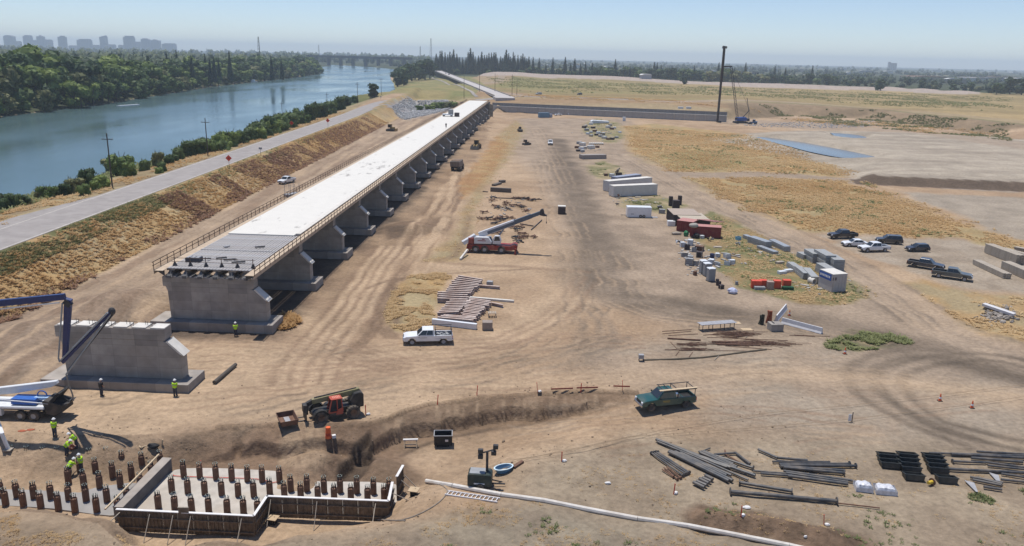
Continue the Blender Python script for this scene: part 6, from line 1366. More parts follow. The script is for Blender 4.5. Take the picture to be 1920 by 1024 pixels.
def kbarrier(a, b, lab):
    p, q = G(*a), G(*b); L = (q - p).length; t = thing('road_barrier', lab, 'barrier', (p + q) / 2, yaw(p, q), 'white concrete road barriers')
    MB().prism([(-.3, 0), (.3, 0), (.3, .08), (.16, .33), (.08, .85), (-.08, .85), (-.16, .33), (-.3, .08)], -L / 2, L / 2, 'x').build('barrier_body', mat('barrier_white', (.58, .57, .58), .75, var=.08, dust=.15), t)
    for k in (-.3, .3): MB().box((k * L, -.305, .04), (.6, .01, .05)).build('lifting_slot', dark_steel, t)
kbarrier((1466, 606), (1541, 626), 'long white road barrier slanting to the right'); kbarrier((1455, 602), (1473, 580), 'white road barrier set at an angle behind the long one')
g = G(1453, 619); t = thing('concrete_bin', 'grey square concrete box with a slot, in front of the white barriers', 'concrete box', g, .1); MB().box((0, 0, .5), (1.7, 1.5, 1.0)).build('box_body', conc, t, bevel=.03); MB().box((-.3, .2, 1.005), (.25, .9, .02)).build('slot', black, t)
for x, y, m_, lab, h in ((1427, 608, mat('olive_dark', (.045, .045, .03), .8), 'dark olive clump of gear standing by the rusty post', 1.5), (1441, 605, mat('rust_red', (.3, .09, .045), .8, var=.3), 'rusty orange steel post bundle by the concrete box', 1.8)):
    b = MB()
    for k in range(6): b.tube((rnd.uniform(-.3, .3), rnd.uniform(-.25, .25), 0), (rnd.uniform(-.25, .25), rnd.uniform(-.2, .2), h * rnd.uniform(.7, 1)), .17, .12, 7)
    tag(b.build('post_bundle', m_, None, G(x, y)), lab, 'post bundle')
for k, (x, y) in enumerate(((1378, 606), (1400, 618))): tag(MB().box((0, 0, .03), (1.5, 1.0, .06)).build('plywood_sheet', ply, None, G(x, y), .1), ['pale plywood sheet flat on the ground right of the work table', 'pale plywood sheet flat on the ground nearer the concrete box'][k], 'plywood')
# rubble with a white slab at the right edge
kb = G(1872, 590); a, b = G(1843, 577), G(1901, 596); o = (a + b) / 2
tag(MB().beam(a - o + Vector((0, 0, .55)), b - o + Vector((0, 0, .45)), .9, .35).build('broken_barrier', mat('barrier_white', (.6, .6, .6)), None, o), 'broken white slab lying on the rubble heap at the right edge', 'slab')
b = MB(); r2 = random.Random(3)
for k in range(120):
    p = G(1868 + r2.gauss(0, 16), 590 + r2.gauss(0, 9)); s = r2.uniform(.12, .42); b.ball((p.x, p.y, p.z + s * .3), (s, s * r2.uniform(.6, 1), s * .6), 5, 4, .5, r2)
tag(b.build('rubble', conc), kind='stuff')
# ---------------------------------------------------------------- the laydown yard
def contain(a, b, w, h, m_, name, lab, cat, roof=None, doors=True, ribs=True):
    """a box whose long near edge runs from a to b in the photograph"""
    p, q = G(*a), G(*b); rz = yaw(p, q); L = (q - p).length; n = Vector((-math.sin(rz), math.cos(rz), 0)); c = (p + q) / 2 + n * w / 2; c.z = gz(c.x, c.y)
    t = thing(name, lab, cat, c, rz)
    MB().box((0, 0, h / 2 + .08), (L, w, h)).build('box_body', m_, t, bevel=.03)
    MB().box((0, 0, h + .1), (L + .05, w + .05, .05)).build('roof', roof or m_, t)
    if ribs:
        b_ = MB(); k = int(L / .45)
        for i in range(k): b_.box((-L / 2 + (i + .5) * L / k, -w / 2 - .02, h / 2 + .1), (.16, .05, h - .25)); b_.box((-L / 2 + (i + .5) * L / k, w / 2 + .02, h / 2 + .1), (.16, .05, h - .25))
        b_.build('side_ribs', m_, t)
    if doors:
        for y in (-.25, .25): MB().box((-L / 2 - .02, y * w, h / 2 + .1), (.05, w * .46, h - .2)).build('door', m_, t)
    return t
whc = mat('container_white', (.60, .585, .55), .6, var=.06, dust=.2); redc = mat('container_red', (.20, .025, .025), .6, var=.15, dust=.15); tanr = mat('tan_roof', (.36, .29, .235), .8, var=.12); pink = mat('faded_red_roof', (.42, .20, .18), .8, var=.12); blueg = mat('blue_grey_box', (.27, .29, .36), .6); drk = mat('dark_box', (.06, .045, .045), .8)
contain((1150, 370), (1232, 366), 2.5, 2.8, whc, 'cargo_container', 'long white storage container nearest the road, with brown heaps before it', 'container', conc_lt)
contain((1141, 360), (1222, 352), 2.4, 2.8, whc, 'cargo_container', 'long white storage container just behind the nearest white one', 'container', conc_lt)
contain((1156, 349), (1202, 343), 2.2, 2.4, blueg, 'cargo_container', 'blue grey container behind the two white ones', 'container')
tr = contain((1176, 408), (1221, 409), 2.4, 2.3, white_p, 'cargo_trailer', 'white enclosed cargo trailer with two axles standing in the yard', 'trailer', white_p, True, False)
for x in (.3, 1.05):
    for y in (-1.2, 1.2): wheel(tr, x, y, .36, .2, tr, grey_steel, 12)
MB().beam((-2.6, 0, .35), (-4.1, 0, .35), .12, .12).build('tow_bar', dark_steel, tr); MB().box((3.5, -.5, .1), (1.6, 1.3, .06)).build('ramp', grey_steel, tr); MB().box((-1.6, -1.21, .85), (.7, .02, .1)).build('brand_stripe', dark_steel, tr)
contain((1249, 410), (1262, 423), 6.0, 2.3, drk, 'storage_shed', 'dark open fronted shed with a wide tan flat roof', 'shed', tanr, False); 
contain((1263, 418), (1278, 432), 6.0, 2.2, drk, 'storage_shed', 'second dark shed with a paler tan roof, left of the red containers', 'shed', mat('pale_roof', (.42, .36, .28), .8), False)
contain((1268, 433), (1298, 437), 3.5, 2.2, redc, 'cargo_container', 'red container behind the front one, with striped faded roof', 'container', pink)
contain((1293, 444), (1351, 448), 2.5, 2.2, redc, 'cargo_container', 'dark red container at the front with an umbrella shaped heap on top', 'container', pink)
def bx(px_, d, m_, lab, cat='crate', rz=0., name=None, lift=0.):
    g = G(*px_); g.z += lift; t = MB().box((0, 0, d[2] / 2), d).build(name or 'storage_' + cat.split()[-1], m_, None, g, rz, bevel=.03); return tag(t, lab, cat)
bx((1258, 423), (1.6, 1.4, 1.1), white_p, 'small white box trailer at the left end of the red container', 'trailer')
for k, (x, y, z, d) in enumerate(((1257, 386, 0, (.9, .9, 2.4)), (1267, 392, 0, (1.6, 1.4, 2.2)), (1274, 384, 0, (.9, .9, 2.3)))): bx((x, y), d, drk, ['dark brown crate, left of three by the tan roof', 'wide dark brown crate, middle of three by the tan roof', 'dark brown crate, right of three by the tan roof'][k], 'crate')
t = tag(MB().ball((0, 0, .2), (1.0, .9, .5), 9, 6, .2).build('tarp_heap', mat('tarp_grey', (.33, .31, .27), .9), None, G(1302, 448) + Vector((0, 1.4, 2.3)), smooth=True), 'grey rounded tarp heap on the dark red container', 'tarp')
for k in range(5): tag(MB().beam((0, 0, 0), (3.2, -2.4, .0), .2, .12).build('roof_plank', pink, None, G(1306, 436) + Vector((.3 + k * .5, 2.0 - k * .0, 2.45))), 'faded red plank laid across the red container roofs', 'plank', 'planks across the red containers')
tank_g = mat('green_tank', (.02, .16, .06), .5, var=.2); whs = mat('white_scrap', (.62, .64, .66), .5, var=.15); 
for x, y, c, m_, lab in ((1286, 443, (.55, .55, .65), tank_g, 'green round tank before the red container'), (1268, 440, (1.1, .5, .35), lumber_gr, 'tan tarp bundle left of the green tank'), (1305, 447, (.7, .6, .6), black, 'black tyre heap right of the green tank'), (1373, 550, (.8, .7, .5), mat('bag_blue', (.45, .47, .6), .5, bump=.5), 'pale blue plastic bag bundle near the orange totes')):
    tag(MB().ball((0, 0, c[2] * .8), c, 9, 6, .25).build('yard_bundle', m_, None, G(x, y)), lab, 'bundle')
r3 = random.Random(11)
JUNK = [(1273, 458, 1.0, 'w', 'white appliance leaning at the road edge'), (1280, 463, .9, 'w', 'white metal cabinet beside the leaning appliance'), (1288, 468, 1.0, 'k', 'dark grey bin behind the white cabinet'), (1294, 460, 1.1, 'w', 'white tilted hood beside the dark bin'), (1301, 472, .9, 'g', 'grey crate below the tilted hood'),
        (1311, 470, 1.2, 'n', 'brown slatted crate standing open'), (1283, 481, 1.1, 'g', 'wide pale grey crate at the road edge'), (1294, 487, .9, 'g', 'small grey crate right of the wide pale crate'), (1311, 482, 1.0, 'k', 'dark crate under the slatted one'), (1292, 497, 1.2, 'g', 'grey machine part on a skid'), (1304, 498, 1.0, 'g', 'grey square bin beside the skid'), (1312, 492, .8, 't', 'tan bent sheet near the grey bin'),
        (1335, 484, 1.1, 'b', 'navy drum box in the weeds'), (1345, 482, .8, 'w', 'white small box beside the navy one'), (1363, 484, 1.1, 'w', 'white frame box alone in the dry grass'), (1333, 495, 1.0, 'w', 'white and blue tarp bundle in front of the navy box'), (1345, 498, .7, 'w', 'white scrap flat on the grass'), (1363, 497, .8, 'w', 'white bag by the frame box'), (1372, 496, .8, 'w', 'white crumpled bag right of the first bag'),
        (1303, 516, .8, 'r', 'rusty brown barrel near the toilets'), (1318, 502, .7, 'r', 'rusty brown box behind the toilets'), (1345, 528, .6, 'k', 'dark bucket right of the toilets'), (1347, 535, .6, 'k', 'black box below the toilets'), (1352, 541, .6, 'k', 'black small box nearest the road below the toilets'), (1381, 534, .6, 'g', 'grey drum beside the blue bag bundle'),
        (1331, 452, 1.2, 'y', 'yellow cream sheet by the red container'), (1345, 464, 1.0, 't', 'tan sheet lying in the weeds'), (1316, 447, .8, 'w', 'white panel at the foot of the red container'), (1384, 450, .9, 'c', 'light blue tub in the dry grass'), (1384, 461, .8, 'g', 'grey short pipe below the light blue tub'),
        (1152, 366, 1.0, 'n', 'brown post heap at the left end of the white container'), (1160, 372, 1.1, 'n', 'brown crate beside the post heap'), (1192, 362, 1.1, 'y', 'cream stack in front of the white container'), (1180, 371, .9, 't', 'flat tan pallet in the weeds below the container'), (1196, 370, .9, 't', 'tan pallet right of the cream stack'), (1210, 375, .9, 't', 'tan pallet at the right of the weed strip'), (1157, 386, .7, 'k', 'black trailer wheel heap near the white trailer'), (1237, 392, 1.2, 'g', 'grey small tractor part near the trailer'), (1241, 400, 1.1, 'g', 'grey skid machine beside the white trailer'), (1215, 384, .9, 't', 'tan board behind the white trailer'), (1230, 381, .8, 't', 'tan board right of the white trailer'),
        (1126, 326, .9, 'y', 'cream box at the left of the small weed patch'), (1136, 330, 1.0, 'n', 'brown heap beside the cream box'), (1147, 332, 1.1, 'w', 'white and blue bundle by the tall dark box'), (1160, 331, 1.4, 'd', 'tall dark box standing on the weed patch'), (1157, 324, 1.6, 't', 'tan crate behind the tall dark box'), (1175, 333, .9, 'b', 'row of dark blue crates right of the tall box')]
JM = dict(w=whs, k=drk, g=grey_pl, n=rust, t=lumber_gr, b=mat('navy_drum', (.02, .03, .09), .5), r=rust, y=mat('cream', (.62, .5, .28), .8), c=mat('light_blue', (.2, .45, .6), .6), d=drk)
for x, y, s, c, lab in JUNK:
    g = G(x, y); flat = c in 'ty' and s < 1.2; h = .18 if flat else s * r3.uniform(.65, 1.15); w = s * r3.uniform(.9, 1.35); dd = s * r3.uniform(.7, 1.1)
    kind = 'sheet' if flat else 'drum' if ('drum' in lab or 'barrel' in lab or 'bucket' in lab) else r3.choice(['crate', 'crate', 'bin', 'heap'])
    t = thing({'sheet': 'scrap_sheet', 'drum': 'metal_drum', 'crate': 'storage_crate', 'bin': 'metal_bin', 'heap': 'scrap_heap'}[kind], lab, 'yard item', g, r3.uniform(-.6, .6)); m_ = JM[c]
    if kind == 'drum': MB().lathe([(0, 0), (w * .4, 0), (w * .4, h), (w * .36, h), (w * .36, h - .05), (0, h - .05)], 12).build('drum_body', m_, t); MB().lathe([(w * .4, h * .5), (w * .43, h * .52), (w * .4, h * .54)], 12).build('drum_rib', m_, t)
    elif kind == 'crate':
        for k in range(3): MB().box((0, 0, h * (k + .5) / 3), (w, dd, h / 3 - .05)).build('slat', m_, t)
        for sx in (-.46, .46): MB().box((w * sx, -dd * .51, h / 2), (.09, .06, h)).build('corner_post', lumber_gr, t)
        if r3.random() < .5: MB().box((r3.uniform(-.2, .2), 0, h + .06), (w * .8, dd * 1.1, .06), r3.uniform(-.3, .3)).build('loose_sheet', r3.choice([whs, grey_pl, lumber_gr]), t)
    elif kind == 'bin':
        v = MB(); q = .05
        for sy in (-1, 1): v.box((0, sy * dd / 2, h / 2), (w, q, h)); v.box((sy * w / 2, 0, h / 2), (q, dd, h))
        v.box((0, 0, .08), (w, dd, .06)); v.build('bin_wall', m_, t); MB().ball((0, 0, h * .6), (w * .4, dd * .4, h * .35), 7, 4, .5).build('bin_contents', r3.choice([grey_pl, lumber_gr, rust, drk]), t)
    elif kind == 'sheet':
        for k in range(2): MB().box((k * .12, k * .1, .05 + k * .08), (w * 1.2, dd, .05), k * .2).build('sheet', m_, t)
    else:
        for k in range(5): MB().beam((r3.uniform(-.5, .5) * w, r3.uniform(-.4, .4) * dd, .15 + .12 * k), (r3.uniform(-.6, .6) * w, r3.uniform(-.4, .4) * dd, .2 + h * r3.uniform(.3, .8)), .18 * s, .3 * s).build('scrap_piece', r3.choice([m_, m_, grey_pl, drk]), t)
for k, (x, y) in enumerate(((1332, 527), (1325, 517), (1318, 512))):
    g = G(x, y); t = thing('portable_toilet', ['grey portable toilet with white roof nearest the road, its side in shade', 'second portable toilet with white roof behind the nearest', 'third portable toilet, half hidden behind the other two'][k], 'portable toilet', g, R_(12))
    MB().box((0, 0, 1.08), (1.1, 1.1, 2.1)).build('cabin', mat('toilet_grey', (.24, .25, .26), .6, var=.05), t, bevel=.03); MB().prism([(-.6, 2.13), (.6, 2.13), (.5, 2.25), (-.5, 2.25)], -.6, .6, 'y').build('roof', whs, t); MB().box((-.56, 0, 1.05), (.03, .75, 1.85)).build('door', grey_pl, t); MB().box((0, 0, .05), (1.2, 1.2, .1)).build('skid', dark_steel, t)
om = mat('tote_orange', (.62, .075, .035), .55, var=.1, dust=.1)
for x, y, w, lab, m_ in ((1417, 540, 1.5, 'wide orange tote box at the left of the row', om), (1430, 539, 1.1, 'second orange tote box from the left', om), (1443, 542, 1.0, 'pale brown box between the orange totes', mat('tote_tan', (.33, .24, .2), .7)), (1456, 540, 1.1, 'orange tote box right of the pale brown box', om), (1474, 539, 1.2, 'orange tote box at the right end of the row', om)):
    g = G(x, y); t = thing('tote_box', lab, 'tote box', g, R_(-3)); MB().box((0, 0, .62), (w, .95, 1.2), top=1.04).build('box_body', m_, t, bevel=.04); MB().box((0, 0, 1.25), (w * 1.04, 1.0, .08)).build('lid', m_, t)
for x, y, lab, m_ in ((1477, 543, 'dark green low skip in front of the right orange tote', mat('bin_green', (.01, .07, .03), .5)), (1424, 543, 'grey pallet of hoses in front of the left orange tote', grey_pl)): bx((x, y), (1.7, .8, .5), m_, lab, 'bin')
# white office box with a blue sign
p, q = G(1558, 549), G(1585, 547.3); wbx = contain((1558, 549), (1585, 547.3), 3.4, 2.9, mat('office_white', (.45, .42, .41), .7, var=.06, dust=.2), 'storage_box', 'pale storage box with a blue sign on its side', 'storage box', conc_lt, False)
L = (q - p).length; bs = mat('sign_blue', (.03, .10, .36), .5); MB().box((-.93, -1.71, 2.25), (.8, .03, .5)).build('dark_sign', mat('sign_dark', (.13, .10, .11), .6), wbx)
sg = MB().box((-L / 2 - .06, .1, 2.35), (.03, 3.0, 1.0)).build('blue_sign', bs, wbx); lt = MB()
for k, w in enumerate((.3, .2, .28, .22, .3, .18, .26)): lt.box((-L / 2 - .085, 1.2 - k * .36, 2.38), (.02, w, .34))
lt.build('sign_lettering', white_p, sg)
# grey panel stacks and metal sheets by the road
def stackbox(a, b, w, h, lab, n=4, m_=grey_pl):
    p, q = G(*a), G(*b); rz = yaw(p, q); L = (q - p).length; t = thing('panel_stack', lab, 'panel stack', (p + q) / 2 + Vector((-math.sin(rz), math.cos(rz), 0)) * w / 2, rz)
    for k in range(n): MB().box((r3.uniform(-.05, .05), r3.uniform(-.05, .05), (k + .5) * h / n + .03), (L, w, h / n - .04)).build('panel', m_, t)
gp2 = mat('panel_grey', (.30, .31, .31), .6, var=.12, dust=.25)
for a in (((1493, 481), (1506, 487), 1.4, .9, 'low grey panel stack, farthest of the row along the gravel road'), ((1506, 484), (1523, 494), 1.7, 1.8, 'greenish grey panel stack, second of the row'), ((1524, 490), (1546, 503), 1.9, 2.3, 'tall pale grey panel stack in the middle of the row'), ((1546, 497), (1562, 508), 1.9, 2.0, 'grey panel stack nearest the gravel road'), ((1528, 508), (1548, 520), 1.6, 1.5, 'grey panel stack in front of the tall one'), ((1474, 500), (1490, 511), 1.2, .9, 'short metal sheet bundle at the back left of the weeds'), ((1488, 510), (1505, 524), 1.2, 1.1, 'metal sheet bundle with pale top, left of the concrete ring'), ((1504, 514), (1520, 532), 1.2, 1.2, 'ribbed metal bundle beside the concrete ring')):
    stackbox(*a, m_=gp2)
for a in (((1392, 446), (1415, 456), 1.0, .7, 'pale metal duct section, farthest left by the road'), ((1401, 455), (1434, 466), 1.6, 1.3, 'long grey metal duct with a dark open end'), ((1418, 466), (1450, 478), 1.1, .6, 'bundle of grey rails below the metal duct'), ((1441, 458), (1470, 472), 1.3, 1.0, 'grey metal duct at the right with a dark end')): stackbox(*a, n=2, m_=mat('galvanised', (.34, .36, .38), .45, .3, var=.15))
g = G(1522, 532); tag(MB().lathe([(.38, -.55), (.5, -.55), (.5, .55), (.38, .55), (.38, -.55)], 16, (0, 0, .5), 'y').build('concrete_ring', conc_lt, None, g, R_(25)), 'white round concrete pipe ring left of the storage box', 'pipe ring')
for x, y, lab in ((1462, 495, 'tan cushion stack alone in the dry grass'), (1466, 513, 'white bent sheets beneath the cushion stack'), (1478, 510, 'white bent sheets right of the cushion stack')): bx((x, y), (1.5, .8, .5), lumber_gr if 'tan' in lab else whs, lab, 'sheet stack', .4)
# material heap farther up the yard
HEAP = [(1108, 234, 1.6), (1098, 238, 1.4), (1112, 241, 1.5), (1100, 245, 1.6), (1108, 249, 1.2), (1115, 247, 1.4), (1122, 251, 1.5), (1130, 253, 1.6), (1118, 254, 1.2), (1126, 257, 1.4), (1133, 260, 1.6), (1140, 262, 1.2), (1102, 252, 1.3), (1108, 256, 1.2), (1148, 262, 1.4), (1156, 259, 1.2), (1140, 240, 1.7), (1147, 243, 1.5), (1152, 241, 1.3), (1144, 236, 1.4), (1095, 240, 1.5), (1086, 270, 1.6), (1092, 273, 1.8), (1082, 278, 1.4), (1090, 280, 1.4), (1096, 279, 1.3), (1084, 284, 1.2), (1092, 285, 1.2), (1108, 279, 2.0), (1120, 277, 1.2), (1162, 249, 1.1)]
for k, (x, y, s) in enumerate(HEAP):
    t = thing('material_pile', 'pale and dark materials piled in the far laydown heap up the yard', 'material pile', G(x, y), r3.uniform(-1, 1), 'materials in the far laydown heap'); mm = [whs, lumber_gr, drk, grey_pl, conc_lt, rust][k % 6]
    MB().box((0, 0, s * .32), (s * 1.3, s, s * .62)).build('pile_body', mm, t, bevel=.05); MB().box((.2, .1, s * .68), (s * .9, s * .8, .1)).build('pile_top', [conc_lt, whs, lumber_gr][k % 3], t)
stackbox((1092, 299), (1137, 298), 3.0, 1.5, 'long flat grey slab stack at the near end of the far laydown heap', 2, mat('slab_dark', (.30, .265, .24), .85))
for k in range(8): tag(MB().beam((0, -1.6, .5), (0, 1.6, .5), .5, .35).build('pale_timber', conc_lt, None, G(1106 + k * 3.4, 271)), 'pale timber in the row beside the far laydown heap', 'timber', 'pale timbers laid in a row')
tag(MB().prism([(-5, 0), (5, .4), (5, 1.2), (-4, 1.6), (-5, 1)], -2.5, 2.5, 'y').build('tarp_load', whs, None, G(1124, 231), R_(4)), 'white tarped load at the back of the far laydown heap', 'tarp load')
t = contain((1011, 221), (1030, 221), 2.5, 2.8, mat('tank_blue', (.14, .24, .33), .5), 'tank_truck', 'blue grey tank truck by the long wall', 'truck', None, False); MB().box((4.4, -.2, 1.2), (1.5, 2.2, 2.0)).build('cab', blueg, t, bevel=.1)
for x in (-2, 0, 4.2):
    for y in (-1.1, 1.1): wheel(t, x, y, .5, .3, t, dark_steel, 10)
bx((1170, 227), (1.6, 1.6, 2.3), whs, 'white cabin standing alone before the long wall', 'portable toilet', 0, 'portable_toilet')
bx((1053, 401), (1.7, 1.5, 1.7), drk, 'dark box with pale lid alone beside the yard road', 'box', 0, 'dark_box'); bx((1053, 400), (1.8, 1.6, .1), conc_lt, 'pale lid lying on the lone dark box by the yard road', 'lid', 0, 'box_lid', 1.7)
for x in (1276, 1291): bx((x, 204), (3.2, 1.5, 1.2), whs, 'small white van-like box on the slope above the long wall, ' + ('left one' if x < 1280 else 'right one'), 'box', 0, 'white_box')
b = MB()
for k in range(420):
    x, y, sx, sy = r3.choice([(1300, 470, 25, 14), (1340, 490, 30, 14), (1420, 480, 60, 20), (1500, 530, 50, 14), (1115, 248, 22, 9), (1140, 250, 22, 9), (1100, 278, 16, 6), (1190, 375, 40, 6), (1160, 330, 25, 4), (1310, 505, 20, 12), (1290, 460, 12, 12), (955, 385, 34, 20)])
    g = G(r3.gauss(x, sx * .6), r3.gauss(y, sy * .6)); s = r3.uniform(.12, .5); b.box((g.x, g.y, g.z + s * .2), (s * r3.uniform(.6, 3.0), s, s * .4), r3.uniform(0, 3))
tag(b.build('yard_debris', mat('debris', (.14, .12, .10), .85, var=.6, sc=.35, col2=(.55, .53, .5))), kind='stuff')
# rebar cages and scrap behind the crane
SCR = [((920, 359), (958, 361), 1.1, 'bundled dark rods lying behind the crane'), ((925, 349), (938, 345), .5, 'short dark beam pair beyond the rod bundle'), ((937, 343), (946, 342), .7, 'small dark block beyond the rod bundle')]
for a, b, h, lab in SCR:
    p, q = G(*a), G(*b); o = (p + q) / 2; tag(MB().beam(p - o + Vector((0, 0, h / 2)), q - o + Vector((0, 0, h / 2)), 1.0, h).build('rod_bundle', mat('scrap_brown', (.12, .10, .085), .8, var=.4, sc=5), None, o), lab, 'rod bundle')
for k, (x, y) in enumerate(((925, 372), (923, 378), (928, 388), (935, 391), (947, 386), (950, 382), (952, 393), (962, 387), (974, 388), (980, 390), (986, 397), (978, 373), (985, 374), (966, 373), (993, 376), (1001, 377), (906, 400), (904, 412), (915, 411), (927, 413), (938, 410), (943, 413), (955, 410), (965, 416), (930, 420), (935, 438), (962, 428), (970, 432), (976, 428), (980, 440), (968, 446), (975, 448), (984, 446), (972, 455), (1000, 446))):
    g = G(x, y); b = MB(); 
    for j in range(7):
        a = r3.uniform(0, 6.28); d = Vector((math.cos(a), math.sin(a), r3.uniform(-.15, .35))) * r3.uniform(.5, 1.3); c = Vector((r3.uniform(-.5, .5), r3.uniform(-.5, .5), .35)); b.beam(c - d, c + d, .13, .13)
    tag(b.build('scrap_steel', rust if k % 3 else dark_steel, None, g), 'dark tangled scrap steel in the rows behind the crane', 'scrap steel', 'scrap steel laid out behind the crane')
for a, b, lab in (((996, 432), (1016, 414), 'long dark bar lying right of the crane boom'), ((929, 372), (1016, 375), 'thin rod along the far scrap row'), ((975, 421), (1000, 425), 'thin pale rod under the crane boom'), ((905, 360), (915, 361), 'short dark rod left of the rod bundle')):
    p, q = G(*a), G(*b); o = (p + q) / 2; tag(MB().beam(p - o + Vector((0, 0, .15)), q - o + Vector((0, 0, .15)), .14, .2).build('steel_rod', dark_steel, None, o), lab, 'steel rod')
# on the deck
def dk(x, s): return bw(x, s, bz(s))
p = dk(-3.4, 3.6) + Vector((0, 0, -.08)); t = thing('tool_chest', 'dark open tool chest on the grey deck forms', 'tool chest', p, BR); MB().box((0, 0, .3), (1.9, 1.2, .55)).build('chest_body', mat('chest_dark', (.05, .05, .065), .6), t, bevel=.03); 
for k in range(3): MB().box((-.6 + k * .6, 0, .6), (.45, 1.0, .06)).build('tray', grey_steel, t)
MB().beam((1.0, .4, .3), (1.9, .9, .25), .25, .1).build('ramp_board', dark_steel, t)
for k, (x, s, ln) in enumerate(((1.0, 4.5, 1.4), (-.4, 5.2, 1.2), (2.6, 3.4, 1.6), (2.4, 12, 1.2), (-2.2, 11.5, .6))):
    tag(MB().beam((-ln / 2, -.3, .1), (ln / 2, .35, .1), .3, .14).build('loose_board', dark_steel if k != 4 else grey_steel, None, dk(x, s)), ['dark board near the middle end post on the deck', 'dark board left of the middle end post', 'long dark board near the right end post', 'dark tent shaped board on the deck forms', 'small grey bucket shaped piece on the deck forms'][k], 'board')
p = dk(-2.2, 262); t = thing('deck_finisher', 'small pale machine with a black cart standing on the white deck', 'machine', p, BR); MB().box((0, 0, .9), (4.5, 3, .5)).build('machine_bed', whs, t); MB().box((1.3, 0, 1.9), (2.0, 2.6, 2.4)).build('machine_body', grey_pl, t, bevel=.1); MB().box((4.0, 0, .9), (2.0, 2.4, 1.7)).build('cart', drk, t)
for x in (-1.8, 1.6): 
    for y in (-1.2, 1.2): wheel(t, x, y, .4, .3, t, dark_steel, 10)
# wash-out frame by the toe road
g = G(548, 368); t = thing('scaffold_frame', 'grey pipe scaffold frame standing by the bridge rail, below the white pickup', 'scaffold', g, R_(60)); 
for x in (-1.5, 0, 1.5):
    for y in (-1, 1): MB().box((x, y, 1.6), (.07, .07, 3.2)).build('post', grey_steel, t)
for z in (1.2, 2.6):
    for y in (-1, 1): MB().box((0, y, z), (3, .06, .06)).build('rail', grey_steel, t)
MB().box((0, 0, .5), (4.2, 1.6, .5)).build('scaffold_planks', grey_steel, t)

# ---------------------------------------------------------------- poles and road signs
pm_ = mat('pole_wood', (.075, .058, .048), .85, var=.2)
def upole(base, top, lab, arm=2.4, grp='utility poles along the river road', rz=.0):
    g = G(*base); q = PY(*top, g.y); h = q[2] - g.z; t = thing('utility_pole', lab, 'utility pole', g, rz, grp)
    lean = Vector((q[0] - g.x, 0, h)); lean.x *= .25
    MB().tube((0, 0, -.5), lean, .17, .12, 8).build('pole', pm_, t); u = lean.normalized()
    if arm: MB().beam(u * (h - 1.3) - Vector((arm / 2, 0, 0)), u * (h - 1.3) + Vector((arm / 2, 0, 0)), .12, .14).build('crossarm', pm_, t)
    for x in (-.45, .45) if arm else (): MB().tube(u * (h - 1.25) + Vector((arm * x, 0, 0)), u * (h - 1.0) + Vector((arm * x, 0, 0)), .07, n=6).build('insulator', grey_steel, t)
    return g + u * (h - 1.1)
PT = [upole((211, 352), (199, 250), 'nearest wooden utility pole, on the left beside the river road'), upole((390, 292), (383, 221), 'second wooden utility pole along the river road'), upole((530, 225), (526, 190), 'third wooden utility pole, among the dark bushes'), upole((614, 208), (612, 173), 'fourth wooden utility pole along the river road'), upole((671, 194), (669, 154), 'utility pole left of the lone round tree'), upole((715, 178), (714, 146), 'utility pole right of the lone round tree')]
for x0, y0, y1 in ((870, 185, 143), (899, 172, 136), (928, 172, 138), (960, 180, 140), (969, 178, 150)): upole((x0, y0), (x0, y1), {870: 'thin pole beside the old road bridge', 899: 'thin pole in the green field behind the old bridge', 928: 'thick dark pole right of the old road bridge', 960: 'tall dark pole at the crossing by the green field', 969: 'short dark pole beside the tall one at the crossing'}[x0], 0 if x0 != 960 else 2, 'poles by the old road bridge')
def rsign(x, y, h, lab, red=True):
    g = G(x, y); t = thing('road_sign', lab, 'road sign', g, 0); MB().box((0, 0, h / 2), (.07, .07, h)).build('post', dark_steel, t)
    sm = mat('sign_orange', (.72, .06, .03), .5, var=.03) if red else grey_steel
    MB().prism([(0, -.85), (.85, 0), (0, .85), (-.85, 0)] if red else [(-.5, -.3), (.5, -.3), (.5, .3), (-.5, .3)], -.03, .03, 'y', Matrix.Translation((0, -.05, h))).build('sign_face', sm, t)
    if red: MB().box((0, -.09, h), (.5, .015, .16)).build('sign_symbol', black, t)
rsign(430, 315, 2.6, 'orange diamond road sign on the near shoulder of the river road'); rsign(615, 238, 2.6, 'double orange road sign at the bend of the river road'); rsign(547, 241, 2.2, 'orange sign among the bushes left of the river road'); rsign(489, 291, 2.0, 'small grey sign on the shoulder of the river road', False)
rsign(660, 196, 1.4, 'small dark sign on the dry verge, left of two', False); rsign(714, 186, 1.4, 'small dark sign on the dry verge, right of two', False)

